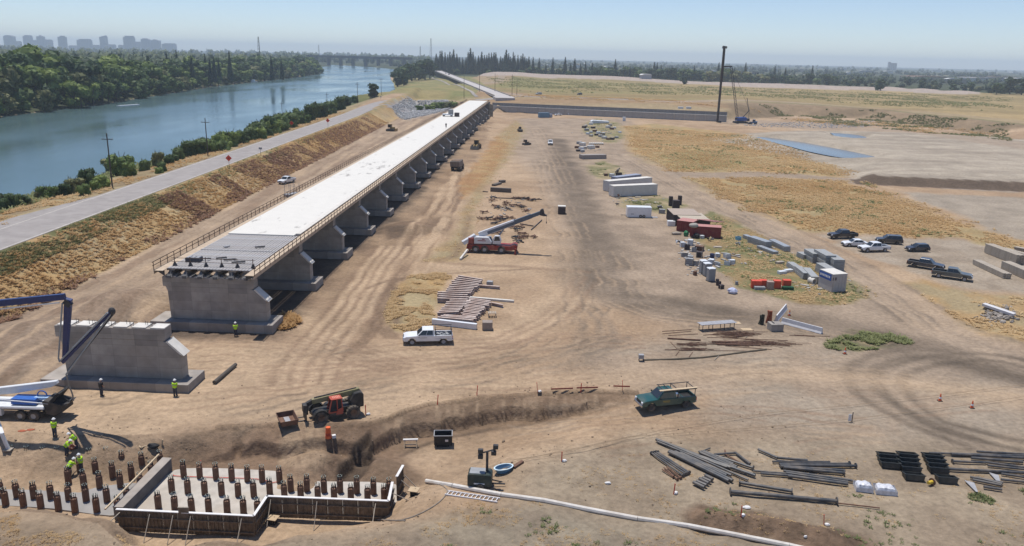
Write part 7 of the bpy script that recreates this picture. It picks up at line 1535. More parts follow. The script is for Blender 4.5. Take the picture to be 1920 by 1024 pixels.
# ---------------------------------------------------------------- people
skin = mat('skin', (.42, .24, .16), .6, var=.05); hivis = mat('hivis_vest', (.45, .75, .02), .7, var=.1); hat_m = mat('hard_hat', (.78, .78, .77), .35, var=.02); jean = mat('work_trousers', (.05, .055, .075), .85, var=.2); boot = mat('boots', (.07, .045, .03), .8); dkv = mat('dark_shirt', (.03, .03, .035), .8)
def person(loc, rz, lab, pose='bend', vest=hivis, hat=True, s=1.0):
    t = thing('person', lab, 'person', loc, rz); t.scale = (s,) * 3
    lean = {'bend': .75, 'stand': .06, 'crouch': .5}[pose]; hz = {'bend': .92, 'stand': .95, 'crouch': .5}[pose]
    sp = lambda d, off=0: Vector((math.sin(lean) * d + off, 0, hz + math.cos(lean) * d))
    V = [Vector((0, 0, hz)), sp(.28), sp(.50), sp(.60), sp(.72, .02)]; Rr = [.15, .15, .165, .06, .095]; E = [(0, 1), (1, 2), (2, 3), (3, 4)]
    hd = V[4]
    def chain(root, pts):
        k = root
        for p, r in pts: V.append(Vector(p)); Rr.append(r); E.append((k, len(V) - 1)); k = len(V) - 1
        return k
    sh = V[2]; tips = []
    for y in (-1, 1):
        if pose == 'crouch': chain(0, [((.06, y * .11, hz - .02), .10), ((.42, y * .14, hz + .02), .08), ((.12, y * .13, .09), .05), ((.28, y * .13, .04), .045)])
        else: chain(0, [((.0, y * .10, hz - .06), .105), ((.06 if pose == 'bend' else .01, y * .12, .48), .075), ((-.02, y * .13, .09), .05), ((.16, y * .14, .04), .045)])
        el = sh + (Vector((.16, y * .27, -.24)) if pose != 'stand' else Vector((.0, y * .26, -.26))); ha = el + (Vector((.22, -y * .04, -.1)) if pose != 'stand' else Vector((.12, y * -.02, -.2)))
        k = chain(2, [(sh + Vector((0, y * .2, .0)), .07), (el, .05), (ha, .038), (ha + Vector((.05, 0, -.02)), .036)])
        for f in range(4): chain(k, [(ha + Vector((.11 + .012 * (1.5 - abs(f - 1.5)), (f - 1.5) * .022, -.03)), .011), (ha + Vector((.145, (f - 1.5) * .024, -.06)), .009)])
        chain(k, [(ha + Vector((.07, -y * .05, -.01)), .012)])
    me = bpy.data.meshes.new('body'); me.from_pydata([tuple(v) for v in V], E, []); o = obj('body', me, t); me.materials.append(skin)
    sk = o.modifiers.new('skin', 'SKIN'); sk.use_smooth_shade = True; sl = me.skin_vertices[0].data
    for i, r in enumerate(Rr): sl[i].radius = (r, r)
    sl[0].use_root = True; o.modifiers.new('sub', 'SUBSURF').levels = 1; o.modifiers['sub'].render_levels = 1
    u = (sh - V[0]).normalized()
    b = MB(); b.prism([(-.15, -.2), (.15, -.2), (.19, .0), (.15, .2), (-.15, .2), (-.19, 0)], 0, .56, 'z', Matrix.Translation(V[0]) @ Matrix.Rotation(lean, 4, 'Y') @ Matrix.Translation((0, 0, -.02)), 1.12); b.build('vest', vest, t, bevel=.05)
    if vest is hivis: b = MB(); b.box((0, 0, .3), (.4, .46, .05), M=Matrix.Translation(V[0]) @ Matrix.Rotation(lean, 4, 'Y')); b.build('reflective_band', grey_steel, t)
    b = MB(); b2 = MB()
    for y in (-1, 1):
        b.tube(sh + Vector((0, y * .2, .02)), sh + (Vector((.13, y * .27, -.2)) if pose != 'stand' else Vector((0, y * .26, -.22))), .095, .075, 8)
        if pose == 'crouch': b2.tube((.05, y * .11, hz), (.42, y * .14, hz + .02), .13, .1, 8); b2.tube((.42, y * .14, hz + .04), (.12, y * .13, .1), .1, .075, 8)
        else: b2.tube((0, y * .1, hz + .04), (.06 if pose == 'bend' else .01, y * .12, .46), .135, .1, 8); b2.tube((.06 if pose == 'bend' else .01, y * .12, .5), (-.02, y * .13, .1), .1, .075, 8)
    b.build('sleeves', vest, t); b2.build('trousers', jean, t)
    b = MB()
    for y in (-1, 1):
        fx = .12 if pose == 'crouch' else -.02; b.box((fx + .08, y * .135, .05), (.3, .11, .1))
    b.build('boots', boot, t, bevel=.02)
    b = MB(); hc = hd + Vector((.02, 0, .06)); b.ball(hc, (.10, .085, .125), 10, 8); b.ball(hc + Vector((.10, 0, -.01)), (.025, .018, .03), 5, 4)
    for y in (-1, 1): b.ball(hc + Vector((0, y * .088, -.01)), (.025, .012, .035), 5, 4)
    b.build('head', skin, t, smooth=True); fe = MB()
    for y in (-1, 1): fe.ball(hc + Vector((.092, y * .035, .02)), (.012, .016, .01), 5, 4)
    fe.box(hc + Vector((.094, 0, -.055)), (.01, .05, .012)); fe.build('face_features', boot, t)
    if hat: b = MB(); b.lathe([(.0, .14), (.07, .125), (.125, .05), (.13, .02), (.165, .015), (.165, .0), (.0, .0)], 12, hc + Vector((.01, 0, .03))); b.build('hard_hat', hat_m, t, smooth=True)
    else: MB().ball(hc + Vector((-.02, 0, .04)), (.105, .095, .11), 9, 6).build('hair', boot, t)
    return t
for x, y, rz, ps, lab in ((108, 852, 80, 'stand', 'worker in a lime vest and white helmet behind the back pile row'), (128, 872, -10, 'bend', 'worker in a lime vest bending at the left of the middle pile'), (148, 866, 200, 'bend', 'worker in a yellow vest leaning in from the right, over an orange cap'), (154, 888, 190, 'stand', 'worker in a lime vest standing with his back to us, right of the pile'), (131, 893, 60, 'bend', 'worker in a lime vest bending, nearest to the camera')):
    p = P(x, y, -1.9); person((p[0], p[1], max(-2.0, gz(p[0], p[1]))), R_(rz), lab, ps)
p = P(139, 868, -2); tag(MB().ball((0, 0, 1.55), (.3, .28, .22), 8, 5, .3).build('orange_cloth_bundle', mat('cap_orange', (.55, .12, .05), .7), None, (p[0], p[1], -1.95)), 'orange cloth cap on the pile between the workers', 'cap')
person(Vector(P(330, 742, 0)) + Vector((0, -.1, 0)), R_(90), 'worker in a lime vest facing the footing of the bare pier', 'stand')
person(Vector(P(191, 742, 0)), R_(60), 'worker in dark clothes and white helmet at the footing of the bare pier', 'stand', dkv)
person(Vector(P(443, 630, 0)) + Vector((0, -.1, 0)), R_(100), 'worker in a lime vest at the footing under the near deck end', 'stand')
person(dk(4.0, 207), R_(90), 'person in dark clothes standing alone on the white deck edge', 'stand', dkv, True)
# ---------------------------------------------------------------- trees and plants
LD = leafmat('leaf_dark', (0.026, 0.051, 0.023), (0.080, 0.123, 0.043), .22); LM = leafmat('leaf_mid', (0.043, 0.080, 0.026), (0.138, 0.189, 0.051), .22); LL = leafmat('leaf_light', (0.087, 0.138, 0.032), (0.232, 0.290, 0.072), .22)
LC = leafmat('leaf_conifer', (0.017, 0.038, 0.026), (0.051, 0.080, 0.043), .2, .12); LO = leafmat('leaf_olive', (0.102, 0.116, 0.043), (0.246, 0.239, 0.102), .6)
bark = mat('bark', (.08, .06, .045), .9)
def quads(b, c, n, r, ls, rg):
    for i in range(n):
        u = Vector((rg.gauss(0, 1), rg.gauss(0, 1), rg.gauss(0, 1))).normalized(); k = rg.uniform(.82, 1.1)
        p = Vector((c[0] + u.x * r[0] * k, c[1] + u.y * r[1] * k, c[2] + u.z * r[2] * k)); s = ls * rg.uniform(.6, 1.3)
        t = (u + Vector((rg.gauss(0, .7), rg.gauss(0, .7), rg.gauss(0, .7) + .3))).normalized(); a = t.orthogonal().normalized(); a = Matrix.Rotation(rg.uniform(0, 6.3), 3, t) @ a; e = t.cross(a)
        b.add([p - a * s - e * s * .5, p + a * s * .2 - e * s * .7, p + a * s + e * s * .3, p - a * s * .1 + e * s * .8], [(0, 1, 2, 3)])
def crown(seed, w, h, base, lobes, n, ls, m_):
    rg = random.Random(seed); b = MB()
    for i in range(lobes):
        f = i / lobes; a = rg.uniform(0, 6.28); rr = w * rg.uniform(.15, .62) * (1 - .35 * f); z = base + (h - base) * rg.uniform(.12, .82)
        c = (rr * math.cos(a), rr * math.sin(a), z); s = w * rg.uniform(.30, .52); r = (s, s * rg.uniform(.8, 1.1), min(s * rg.uniform(.6, .95), h - z + .1))
        b.ball(c, [q * .84 for q in r], 7, 5, .35, rg); quads(b, c, n, r, ls, rg)
    return b.mesh('crown', m_)
def trunk(h, r):
    b = MB().tube((0, 0, -.6), (.1, 0, h * .55), r, r * .6, 7); 
    for k in range(3): a = k * 2.1; b.tube((.08, 0, h * .42), (h * .22 * math.cos(a), h * .22 * math.sin(a), h * .75), r * .5, r * .2, 5)
    return b.mesh('trunk', bark)
def conifer(seed, w, h, m_):
    rg = random.Random(seed); b = MB(); b.lathe([(w * .75, h * .1), (w * .55, h * .4), (w * .25, h * .75), (0, h * .97)], 7)
    for i in range(230):
        f = rg.random() ** .8; z = h * (.07 + .93 * f); r = w * (1 - f) ** .85 * rg.uniform(.75, 1.15) + .15; a = rg.uniform(0, 6.28); s = w * .26 * (1.15 - f * .6)
        p = Vector((r * math.cos(a), r * math.sin(a), z)); o = Vector((math.cos(a), math.sin(a), -.5)); t = Vector((-math.sin(a), math.cos(a), 0))
        b.add([p - o * s * 1.2 - t * s * .6, p + o * s - t * s * .25, p + o * s * .9 + t * s * .3, p - o * s + t * s * .7], [(0, 1, 2, 3)])
    return b.mesh('crown', m_)
TM = [trunk(12, .5), trunk(12, .38)]
CR = {'d': [crown(s, 7, 17, 2.0, 9, 42, 1.0, LD) for s in (1, 2, 3)], 'm': [crown(s, 7, 16, 1.5, 9, 42, 1.0, LM) for s in (4, 5, 6)], 'l': [crown(s, 6.5, 14, 1.0, 8, 42, .95, LL) for s in (7, 8)], 'c': [conifer(s, 4.2, 30, LC) for s in (9, 10, 11)], 'o': [crown(12, 6, 12, 1, 7, 40, .9, LO)]}
LB = leafmat('leaf_bush', (.05, .085, .03), (.15, .2, .065), .3, .3); CR['B'] = [crown(s, 7, 8.5, .2, 13, 46, .55, m_) for s, m_ in ((21, LM), (22, LB), (23, LB), (24, LB))]; CR['b'] = [crown(s, 7, 8, .1, 12, 46, .5, m_) for s, m_ in ((25, LL), (26, LL), (27, LO))]
HH = {'B': 8.5, 'b': 8, 'd': 17, 'm': 16, 'l': 14, 'c': 30, 'o': 12}
def tree(kind, loc, h, lab, grp, name='tree', wide=1.0, lone=False):
    s = h / HH[kind]; t = thing(name, lab, 'tree', loc, rnd.uniform(0, 6.28), grp); t.scale = (s * wide, s * wide, s)
    obj('trunk', TM[0 if kind != 'c' else 1], t); obj('crown', rnd.choice(CR[kind]), t); return t
EDGE = smooth([(-256, 300), (-262, 412), (-266, 529), (-282, 670), (-299, 808), (-305, 990), (-310, 1170), (-335, 1420), (-400, 1660)], 20)
cum = np.concatenate([[0], np.cumsum([math.dist(a, b) for a, b in zip(EDGE[:-1], EDGE[1:])])]); ea = np.array(EDGE)
KL = dict(d='dark green leafy tree on the far river bank', m='mid green leafy tree on the far river bank', l='bright green willowy tree at the far water edge', o='olive grey tree on the far river bank')
for row, (off, sp_, hs) in enumerate(((3, 10, (8, 15)), (13, 11, (15, 23)), (26, 13, (17, 25)), (42, 17, (17, 26)))):
    s = rnd.uniform(0, 6)
    while s < cum[-1] - 40:
        if s < 60: s += sp_; continue
        x = np.interp(s, cum, ea[:, 0]) - off + rnd.uniform(-3, 3); y = np.interp(s, cum, ea[:, 1]) + rnd.uniform(-3, 3)
        k = rnd.choice('lllmmdo' if row == 0 else 'ddmmllo' if row == 1 else 'ddmml'); h = rnd.uniform(*hs) * (1.25 if y < 560 else 1)
        tree(k, (x, y, gz(x, y) - .4), h, KL[k], 'trees on the far river bank', 'bank_tree', rnd.uniform(.9, 1.25))
        s += sp_ * rnd.uniform(.75, 1.4) * (1 + s / 1500)
for px_, h in ((312, 26), (322, 22), (331, 28), (345, 22), (358, 24), (384, 25), (392, 22), (400, 24), (409, 21), (430, 28), (508, 24), (527, 22)):
    p = PY(px_, 110, rnd.uniform(760, 900)); tree('c', (p[0], p[1], 2.5), h * 1.1, 'dark pointed conifer rising above the far bank woods', 'conifers above the far bank woods', 'conifer_tree')
SB = [(10, 392, 34, 'd'), (30, 388, 28, 'd'), (48, 384, 22, 'd'), (75, 372, 26, 'l'), (90, 372, 28, 'l'), (108, 368, 22, 'm'), (122, 366, 26, 'm'), (138, 362, 34, 'l'), (158, 366, 26, 'd'), (168, 350, 40, 'm'), (190, 352, 30, 'l'), (228, 328, 44, 'o'), (208, 322, 30, 'o'), (243, 330, 32, 'o'), (270, 320, 26, 'd'), (296, 312, 32, 'l'), (303, 322, 24, 'd'), (318, 308, 22, 'm'),
      (335, 300, 30, 'd'), (352, 294, 36, 'd'), (372, 290, 34, 'm'), (395, 286, 28, 'm'), (412, 280, 36, 'l'), (432, 275, 34, 'l'), (450, 270, 30, 'm'), (470, 263, 32, 'd'), (490, 257, 36, 'd'), (508, 251, 40, 'd'), (525, 245, 36, 'd'), (545, 239, 36, 'm'), (560, 233, 34, 'd'), (580, 227, 36, 'd'), (600, 221, 32, 'd'), (618, 214, 30, 'd'), (635, 207, 30, 'd'), (650, 199, 24, 'd'), (665, 191, 14, 'd'), (382, 280, 26, 'd'), (520, 240, 30, 'd'), (590, 214, 26, 'm'), (478, 250, 26, 'm')]
SK = dict(d='dark green bush on the river side of the road', m='mid green bush on the river side of the road', l='bright yellow green bush on the river side of the road', o='tall olive willow bush beside the nearest utility pole')
for x, y, hp, k in SB:
    g = G(x, y); h = hp * g.y / 1500 * .95; tree('B' if k in 'dm' else 'b', g - Vector((0, 0, h * .1)), h, SK[k], 'bushes between the river and the road', 'bush', rnd.uniform(.55, .9))
    for q in range(2 if x > 320 else rnd.randrange(2)):
        xx = x + rnd.uniform(-16, 16); g = G(xx, y + (x - xx) * .42 + rnd.uniform(-6, 4)); h = hp * g.y / 1500 * rnd.uniform(.3, .75); tree(rnd.choice('Bbb'), g - Vector((0, 0, h * .1)), h, 'low scrub bush among the taller bushes by the river', 'bushes between the river and the road', 'bush', rnd.uniform(.6, 1.1))
for x, y in ((806, 206), (818, 204), (830, 203), (842, 202), (850, 200), (786, 207)):
    g = G(x, y); tree('b', g, rnd.uniform(3, 5), 'green bush on the rock slope at the far bridge end', 'bushes by the rock slope', 'bush', 1.5)
g = G(702, 182); tree('d', g - Vector((0, 0, .8)), 27 * g.y / 1500 * 1.05, 'lone round dark tree between the river and the road bend', None, 'lone_tree', 1.35)
for x, y, Y, h in ((745, 168, 900, 18), (752, 158, 980, 22), (762, 152, 1040, 26), (772, 147, 1090, 28), (785, 146, 1130, 30), (797, 144, 1160, 30), (806, 143, 1190, 30), (757, 163, 930, 14), (778, 146, 1160, 26)):
    p = PY(x, y, Y); tree('d', (p[0], Y, gz(p[0], Y) - .5), h, 'dark tree at the end of the grassy strip by the river', 'trees at the end of the grassy strip', 'bank_tree', 1.2)
cx = [p[0] for p in CANAL]; cyy = [p[1] for p in CANAL]
def beyond(x, d):
    """ground point d metres beyond the far embankment on the sight line through column x"""
    a = P(x, 150 + (x - 960) * .02, 5); u = np.array(a[:2]) / np.hypot(*a[:2]); r = 900.
    while r < 4000 and u[1] * r < np.interp(u[0] * r, cx, cyy) + d: r += 5
    return u * r
x = 818.
while x < 1112:
    q = beyond(x, rnd.uniform(40, 95)); h = (rnd.uniform(30, 42) if x < 1000 else rnd.uniform(22, 36)) * (1.12 if rnd.random() < .2 else 1)
    tree('c', (q[0], q[1], 0), h, 'tall dark conifer in the row behind the far embankment', 'conifer row behind the far embankment', 'conifer_tree', rnd.uniform(1.0, 1.5)); x += rnd.uniform(3.0, 6.2) if x < 990 else rnd.uniform(6, 14)
x = 815.
while x < 1990:
    q = beyond(x, rnd.uniform(36, 150)); k = rnd.choice('ddmdmo'); lo = 19 if 1090 < x < 1400 else 15
    if 1690 < x < 1850 and rnd.random() < .6: x += 10; continue
    tree(k, (q[0], q[1], 0), rnd.uniform(lo - 6, lo + 6) * (.8 if x > 1600 else 1), {'d': 'dark leafy tree behind the far embankment', 'm': 'mid green leafy tree behind the far embankment', 'o': 'olive tree behind the far embankment'}[k], 'leafy trees behind the far embankment', 'tree', rnd.uniform(1.0, 1.5)); x += rnd.uniform(3.6, 7) if x < 1500 else rnd.uniform(7, 20)
for x in (1110, 1152, 1168, 1180, 1225, 1230, 1238, 1250, 1258, 1300, 1345, 1375, 1395, 1450, 1470, 1520):
    q = beyond(x, rnd.uniform(60, 260)); tree('c', (q[0], q[1], 0), rnd.uniform(22, 34), 'dark conifer among the leafy trees behind the far embankment', 'conifers among the far leafy trees', 'conifer_tree', 1.3)
for x, y, hp, lab in ((1282, 158, 18, 'lone dark bush in the dry field before the far embankment'), (1651, 170, 24, 'lone round tree in the dry field at the right'), (1868, 178, 24, 'small leaning tree at the right edge of the dry field'), (1893, 177, 34, 'wide dark tree group nearest the right edge'), (1915, 178, 36, 'dark tree cut by the right edge of the view'), (1700, 162, 18, 'round tree left of the pale far field'), (1730, 162, 17, 'round tree beside the pale far field'), (1782, 165, 16, 'round tree right of the pale far field')):
    g = G(x, y); tree('d', g - Vector((0, 0, .8)), hp * g.y / 1500, lab, None, 'lone_tree', 1.3)

# ---------------------------------------------------------------- masses: far woods, grass, stones
def mass(name, proto, X, Y, Z, sc, m_, zs=None):
    """one mesh of many jittered copies of a small prototype (numpy)"""
    pv = np.array(proto.v); nf = proto.f; n = len(X); a = np.random.default_rng(5).uniform(0, 6.28, n); c, s = np.cos(a)[:, None], np.sin(a)[:, None]
    zs = sc if zs is None else zs; jit = np.random.default_rng(6).uniform(.75, 1.25, (n, len(pv)))
    x = (pv[:, 0] * c - pv[:, 1] * s) * sc[:, None] * jit + X[:, None]; y = (pv[:, 0] * s + pv[:, 1] * c) * sc[:, None] * jit + Y[:, None]; z = pv[:, 2] * zs[:, None] * jit + Z[:, None]
    V = np.stack([x, y, z], -1).reshape(-1, 3).astype(np.float32); me = bpy.data.meshes.new(name); me.vertices.add(len(V)); me.vertices.foreach_set('co', V.ravel())
    ln = np.array([len(f) for f in nf]); fl = np.concatenate([np.array(f) for f in nf]); L = (fl[None] + (np.arange(n) * len(pv))[:, None]).ravel().astype(np.int32)
    tot = np.tile(ln, n).astype(np.int32); st = np.concatenate([[0], np.cumsum(tot)[:-1]]).astype(np.int32)
    me.loops.add(len(L)); me.loops.foreach_set('vertex_index', L); me.polygons.add(len(tot)); me.polygons.foreach_set('loop_start', st); me.polygons.foreach_set('loop_total', tot); me.update(calc_edges=True); me.materials.append(m_)
    return tag(obj(name, me), kind='stuff')
R5 = np.random.default_rng(42)
cl = MB(); rg = random.Random(77)
for c, r in (((0, 0, .5), (.55, .5, .48)), ((.45, .2, .35), (.4, .42, .35)), ((-.4, -.25, .4), (.42, .4, .38))): cl.ball(c, [q * .9 for q in r], 5, 4, .4, rg); quads(cl, c, 5, r, .19, rg)
WL2 = leafmat('leaf_far', (.02, .038, .02), (.07, .095, .04), .012, .15)
n = 4600; ang = R_(1) * R5.uniform(-41, -6, n); rr = 1 / R5.uniform(1 / 7000, 1 / 480, n); X, Y = rr * np.sin(ang), rr * np.cos(ang)
ok = (sd(RIVER, X, Y) < -55) & (Y > 300) & ((X < -330) | (Y > 2300)); X, Y, rr = X[ok], Y[ok], rr[ok]; s = R5.uniform(8, 15, len(X)) * (1 + rr / 9000)
mass('woodland', cl, X, Y, np.full(len(X), 1.5), s, WL2, s * 1.45)
n = 2700; ang = R_(1) * R5.uniform(-9, 40, n); rr = 1 / R5.uniform(1 / 8500, 1 / 1350, n); X, Y = rr * np.sin(ang), rr * np.cos(ang)
ok = (Y > np.interp(X, cx, cyy) + 120) & (fbm(X, Y, 260, 3, 88) < np.interp(X / Y, [.1, .4], [.2, -.02])) & (sd(RIVER, X, Y) < -30); X, Y, rr = X[ok], Y[ok], rr[ok]; s = R5.uniform(5, 10, len(X)) * (1 + rr / 9000)
mass('distant_trees', cl, X, Y, np.full(len(X), -.5), s, WL2, s * 1.25)
tuft = MB()
for k in range(6):
    a = k * 1.047 + (k % 2) * .3; d = Vector((math.cos(a), math.sin(a), 0)); e = Vector((-d.y, d.x, 0)) * .17; h = .36 + .12 * (k % 3); tuft.add([d * .05 - e + Vector((0, 0, .1)), d * .05 + e + Vector((0, 0, .1)), d * .62 + e * .5 + Vector((0, 0, h * .9)), d * .7 - e * .4 + Vector((0, 0, h))], [(0, 1, 2, 3)])
GD = leafmat('dry_blades', (.48, .295, .125), (.66, .50, .285), .05, .4); GB = leafmat('brown_weeds', (.23, .125, .08), (.36, .215, .135), .3, .35); GO = leafmat('olive_grass', (.15, .155, .06), (.27, .25, .115), .3, .4); GG = leafmat('green_weeds', (.14, .165, .06), (.28, .29, .12), .4, .35)
def scatter(polys, n, m_, name, lo, hi, z=0., clump=6., thr=-.1):
    XS, YS = [], []
    for p in polys:
        w = px(p, z) if not callable(p) else p; xs, ys = [q[0] for q in w], [q[1] for q in w]; k = n // len(polys) * 3
        x, y = R5.uniform(min(xs), max(xs), k), R5.uniform(min(ys), max(ys), k); ok = (sd(w, x, y) + fbm(x, y, 8, 3, 25) * (5 if max(ys) > 130 else 1.6) > R5.uniform(0, 5 if max(ys) > 130 else 1.2, len(x))) & (fbm(x, y, clump, 3, 5) > thr); XS.append(x[ok]); YS.append(y[ok])
    X, Y = np.concatenate(XS), np.concatenate(YS); s = R5.uniform(lo, hi, len(X)); mass(name, tuft, X, Y, zh(X, Y) - .05, s, m_)
lev = [(-75.8, 80), (-66, 80), (-66, 420), (-75.8, 420)]
def levee(n, m_, name, lo, hi, x0, x1, thr, seed, y0=80, y1=420):
    x, y = R5.uniform(x0, x1, n), y0 + (y1 - y0) * R5.uniform(0, 1, n) ** 1.3; ok = fbm(x, y, 9, 3, seed) > thr; x, y = x[ok], y[ok]; mass(name, tuft, x, y, zh(x, y) - .05, R5.uniform(lo, hi, len(x)), m_)
levee(15000, GD, 'dry_grass', .25, .75, -76, -65.6, -.5, 5); levee(9000, GB, 'dry_weeds', .3, .9, -74.8, -65.6, -.12, 8, 165, 400); levee(5000, GO, 'green_weeds', .25, .65, -76.5, -72.2, -.35, 16, 85, 168); levee(1300, GB, 'dry_weeds', .4, 1.0, -67.6, -65.0, -.2, 9); levee(3200, GG, 'green_weeds', .25, .6, -76.4, -72.6, .0, 10, 80, 330); levee(5000, GD, 'dry_grass', .4, .9, -103, -87.5, -.2, 13, 110); levee(3600, GG, 'green_weeds', .6, 1.5, -119, -98, -.2, 15, 110)
I4 = [(1290, 420), (1340, 396), (1400, 425), (1480, 472), (1560, 498), (1628, 540), (1632, 557), (1600, 566), (1560, 573), (1500, 571), (1440, 554), (1385, 537), (1350, 507), (1330, 470), (1300, 445)]
GP = [[(795, 490), (850, 440), (900, 330), (935, 250), (968, 225), (985, 240), (955, 300), (912, 350), (892, 395), (880, 440), (872, 480), (860, 492)], [(720, 600), (735, 548), (770, 518), (830, 512), (850, 520), (815, 570), (812, 608), (770, 624), (735, 622)], I4]
scatter(GP, 9000, GD, 'dry_grass', .2, .5, 0, 3, -.2); scatter([I4, I4[:9], [(1092, 234), (1120, 222), (1160, 230), (1170, 255), (1150, 270), (1092, 248)], [(1098, 312), (1130, 300), (1178, 336), (1105, 328)], [(1165, 365), (1240, 366), (1295, 385), (1250, 402), (1165, 388)]], 2600, GG, 'green_weeds', .25, .7, 0, 5, .15)
scatter([[(1165, 236), (1400, 252), (1540, 300), (1612, 325), (1600, 333), (1250, 322), (1180, 285)], [(1275, 333), (1560, 336), (1640, 346), (1760, 395), (1940, 460), (1940, 490), (1800, 447), (1640, 441), (1500, 432), (1340, 370)]], 15000, GD, 'dry_grass', .3, .75, 0, 8, -.45)
scatter([[(1275, 333), (1560, 336), (1640, 346), (1760, 395), (1940, 460), (1800, 447), (1500, 432), (1340, 370)], [(1165, 236), (1400, 252), (1540, 300), (1600, 333), (1250, 322)]], 2600, GG, 'green_weeds', .4, .9, 0, 9, .2)
scatter([[(1690, 532), (1800, 545), (1960, 560), (1960, 655), (1800, 610)]], 1300, GD, 'dry_grass', .2, .6, 0, 4, .0)
scatter([[(1545, 648), (1600, 618), (1660, 624), (1716, 640), (1700, 648), (1620, 656), (1560, 657)]], 620, GG, 'green_weeds', .25, .7, 0, 2.5, -.1)
scatter([[(600, 1030), (740, 985), (960, 960), (1400, 1030), (1400, 1100), (600, 1100)], [(1240, 945), (1960, 900), (1960, 1060), (1300, 1000)], [(1740, 905), (1900, 905), (1960, 940), (1800, 945)]], 1500, GG, 'green_weeds', .12, .38, 0, 3, .16)
scatter([[(600, 1030), (740, 985), (960, 930), (1400, 1030), (1400, 1100), (600, 1100)], [(960, 900), (1200, 840), (1960, 860), (1960, 1060), (1300, 1000)], [(-20, 960), (200, 985), (400, 1040), (-20, 1060)]], 5000, GD, 'dry_grass', .08, .24, 0, 2.5, -.05)
scatter([[(905, 150), (1440, 165), (1900, 180), (1900, 214), (1640, 200), (1440, 186), (950, 176)]], 8000, GO, 'field_weeds', .7, 1.8, 3.5, 26, .1)
scatter([[(905, 150), (1440, 165), (1900, 180), (1900, 214), (1640, 200), (1440, 186), (950, 176)]], 7000, GG, 'field_weeds', .7, 1.8, 3.5, 40, .12)
scatter([[(945, 192), (1345, 208), (1345, 200), (1000, 186)], [(1400, 205), (1640, 215), (1900, 240), (1900, 258), (1700, 232), (1500, 216)]], 5000, GD, 'field_weeds', .5, 1.3, 4, 14, .0)
scatter([[(1400, 203), (1640, 212), (1900, 236), (1900, 262), (1700, 236), (1500, 220)]], 5000, GO, 'field_weeds', .5, 1.5, 3, 12, .05)
scatter([[(515, 612), (530, 590), (560, 592), (566, 605), (540, 620)]], 240, GD, 'dry_grass', .5, 1.0, 0, 4, -.9)
st = MB().ball((0, 0, .3), (.6, .5, .42), 6, 4, .5, random.Random(4)); rk = mat('riprap', (.33, .33, .335), .85, var=.3, sc=.8); cd = mat('soil_clod', (.24, .175, .12), .95, var=.25, sc=1)
w = px([(735, 205), (765, 190), (840, 188), (845, 195), (800, 205), (760, 213)], 3.5); x, y = R5.uniform(min(q[0] for q in w), max(q[0] for q in w), 4000), R5.uniform(min(q[1] for q in w), max(q[1] for q in w), 4000); ok = inside(w, x, y); x, y = x[ok], y[ok]; mass('riprap', st, x, y, zh(x, y) - .1, R5.uniform(.35, .95, len(x)), rk)
w = px([(1380, 232), (1500, 226), (1640, 224), (1672, 234), (1560, 238), (1440, 236)], .8); x, y = R5.uniform(min(q[0] for q in w), max(q[0] for q in w), 1500), R5.uniform(min(q[1] for q in w), max(q[1] for q in w), 1500); ok = inside(w, x, y); x, y = x[ok], y[ok]; mass('riprap', st, x, y, zh(x, y) - .1, R5.uniform(.3, .8, len(x)), rk)
x, y = R5.uniform(-52, 32, 9000), R5.uniform(46, 100, 9000); d = np.minimum(pld(BN, x, y), pld(BS, x, y)); ok = (d < R5.exponential(2.2, 9000)) | (R5.random(9000) < .04); x, y = x[ok], y[ok]; mass('soil_clods', st, x, y, zh(x, y) - .02, R5.gamma(1.6, .028, len(x)) + .03, cd)

# ---------------------------------------------------------------- far skyline, town, masts, boats
sk_m = mat('tower_facade', (.30, .30, .32), .6, var=.1, sc=.01); sk2 = mat('tower_facade_dark', (.17, .18, .21), .5, var=.1, sc=.01)
SKY = [(8, 26, 66, 'broad tower with a chamfered top at the far left of the skyline'), (26, 39, 77, 'low slab between the two leftmost skyline towers'), (44, 59, 66, 'second tower from the left in the skyline'), (62, 70, 75, 'low left shoulder of the stepped skyline tower'), (69, 82, 66, 'stepped skyline tower with a pyramid top'), (82, 97, 74, 'rounded right block beside the stepped skyline tower'), (109, 123, 67, 'slim skyline tower with a small cap'), (130, 146, 85, 'low skyline block left of the wide flat one'), (146, 170, 73, 'wide flat topped skyline block'), (172, 186, 84, 'low skyline block left of the slanted tower'), (187, 200, 67, 'skyline tower with a slanted top'), (200, 216, 83, 'low skyline block right of the slanted tower'), (222, 232, 84, 'small low skyline block before the tallest'), (232, 251, 67, 'tallest dark skyline tower'), (252, 265, 78, 'low skyline block right of the tallest'), (265, 281, 72, 'dome topped skyline tower'), (284, 300, 74, 'sail shaped skyline tower'), (305, 329, 81, 'low wide skyline block at the right end')]
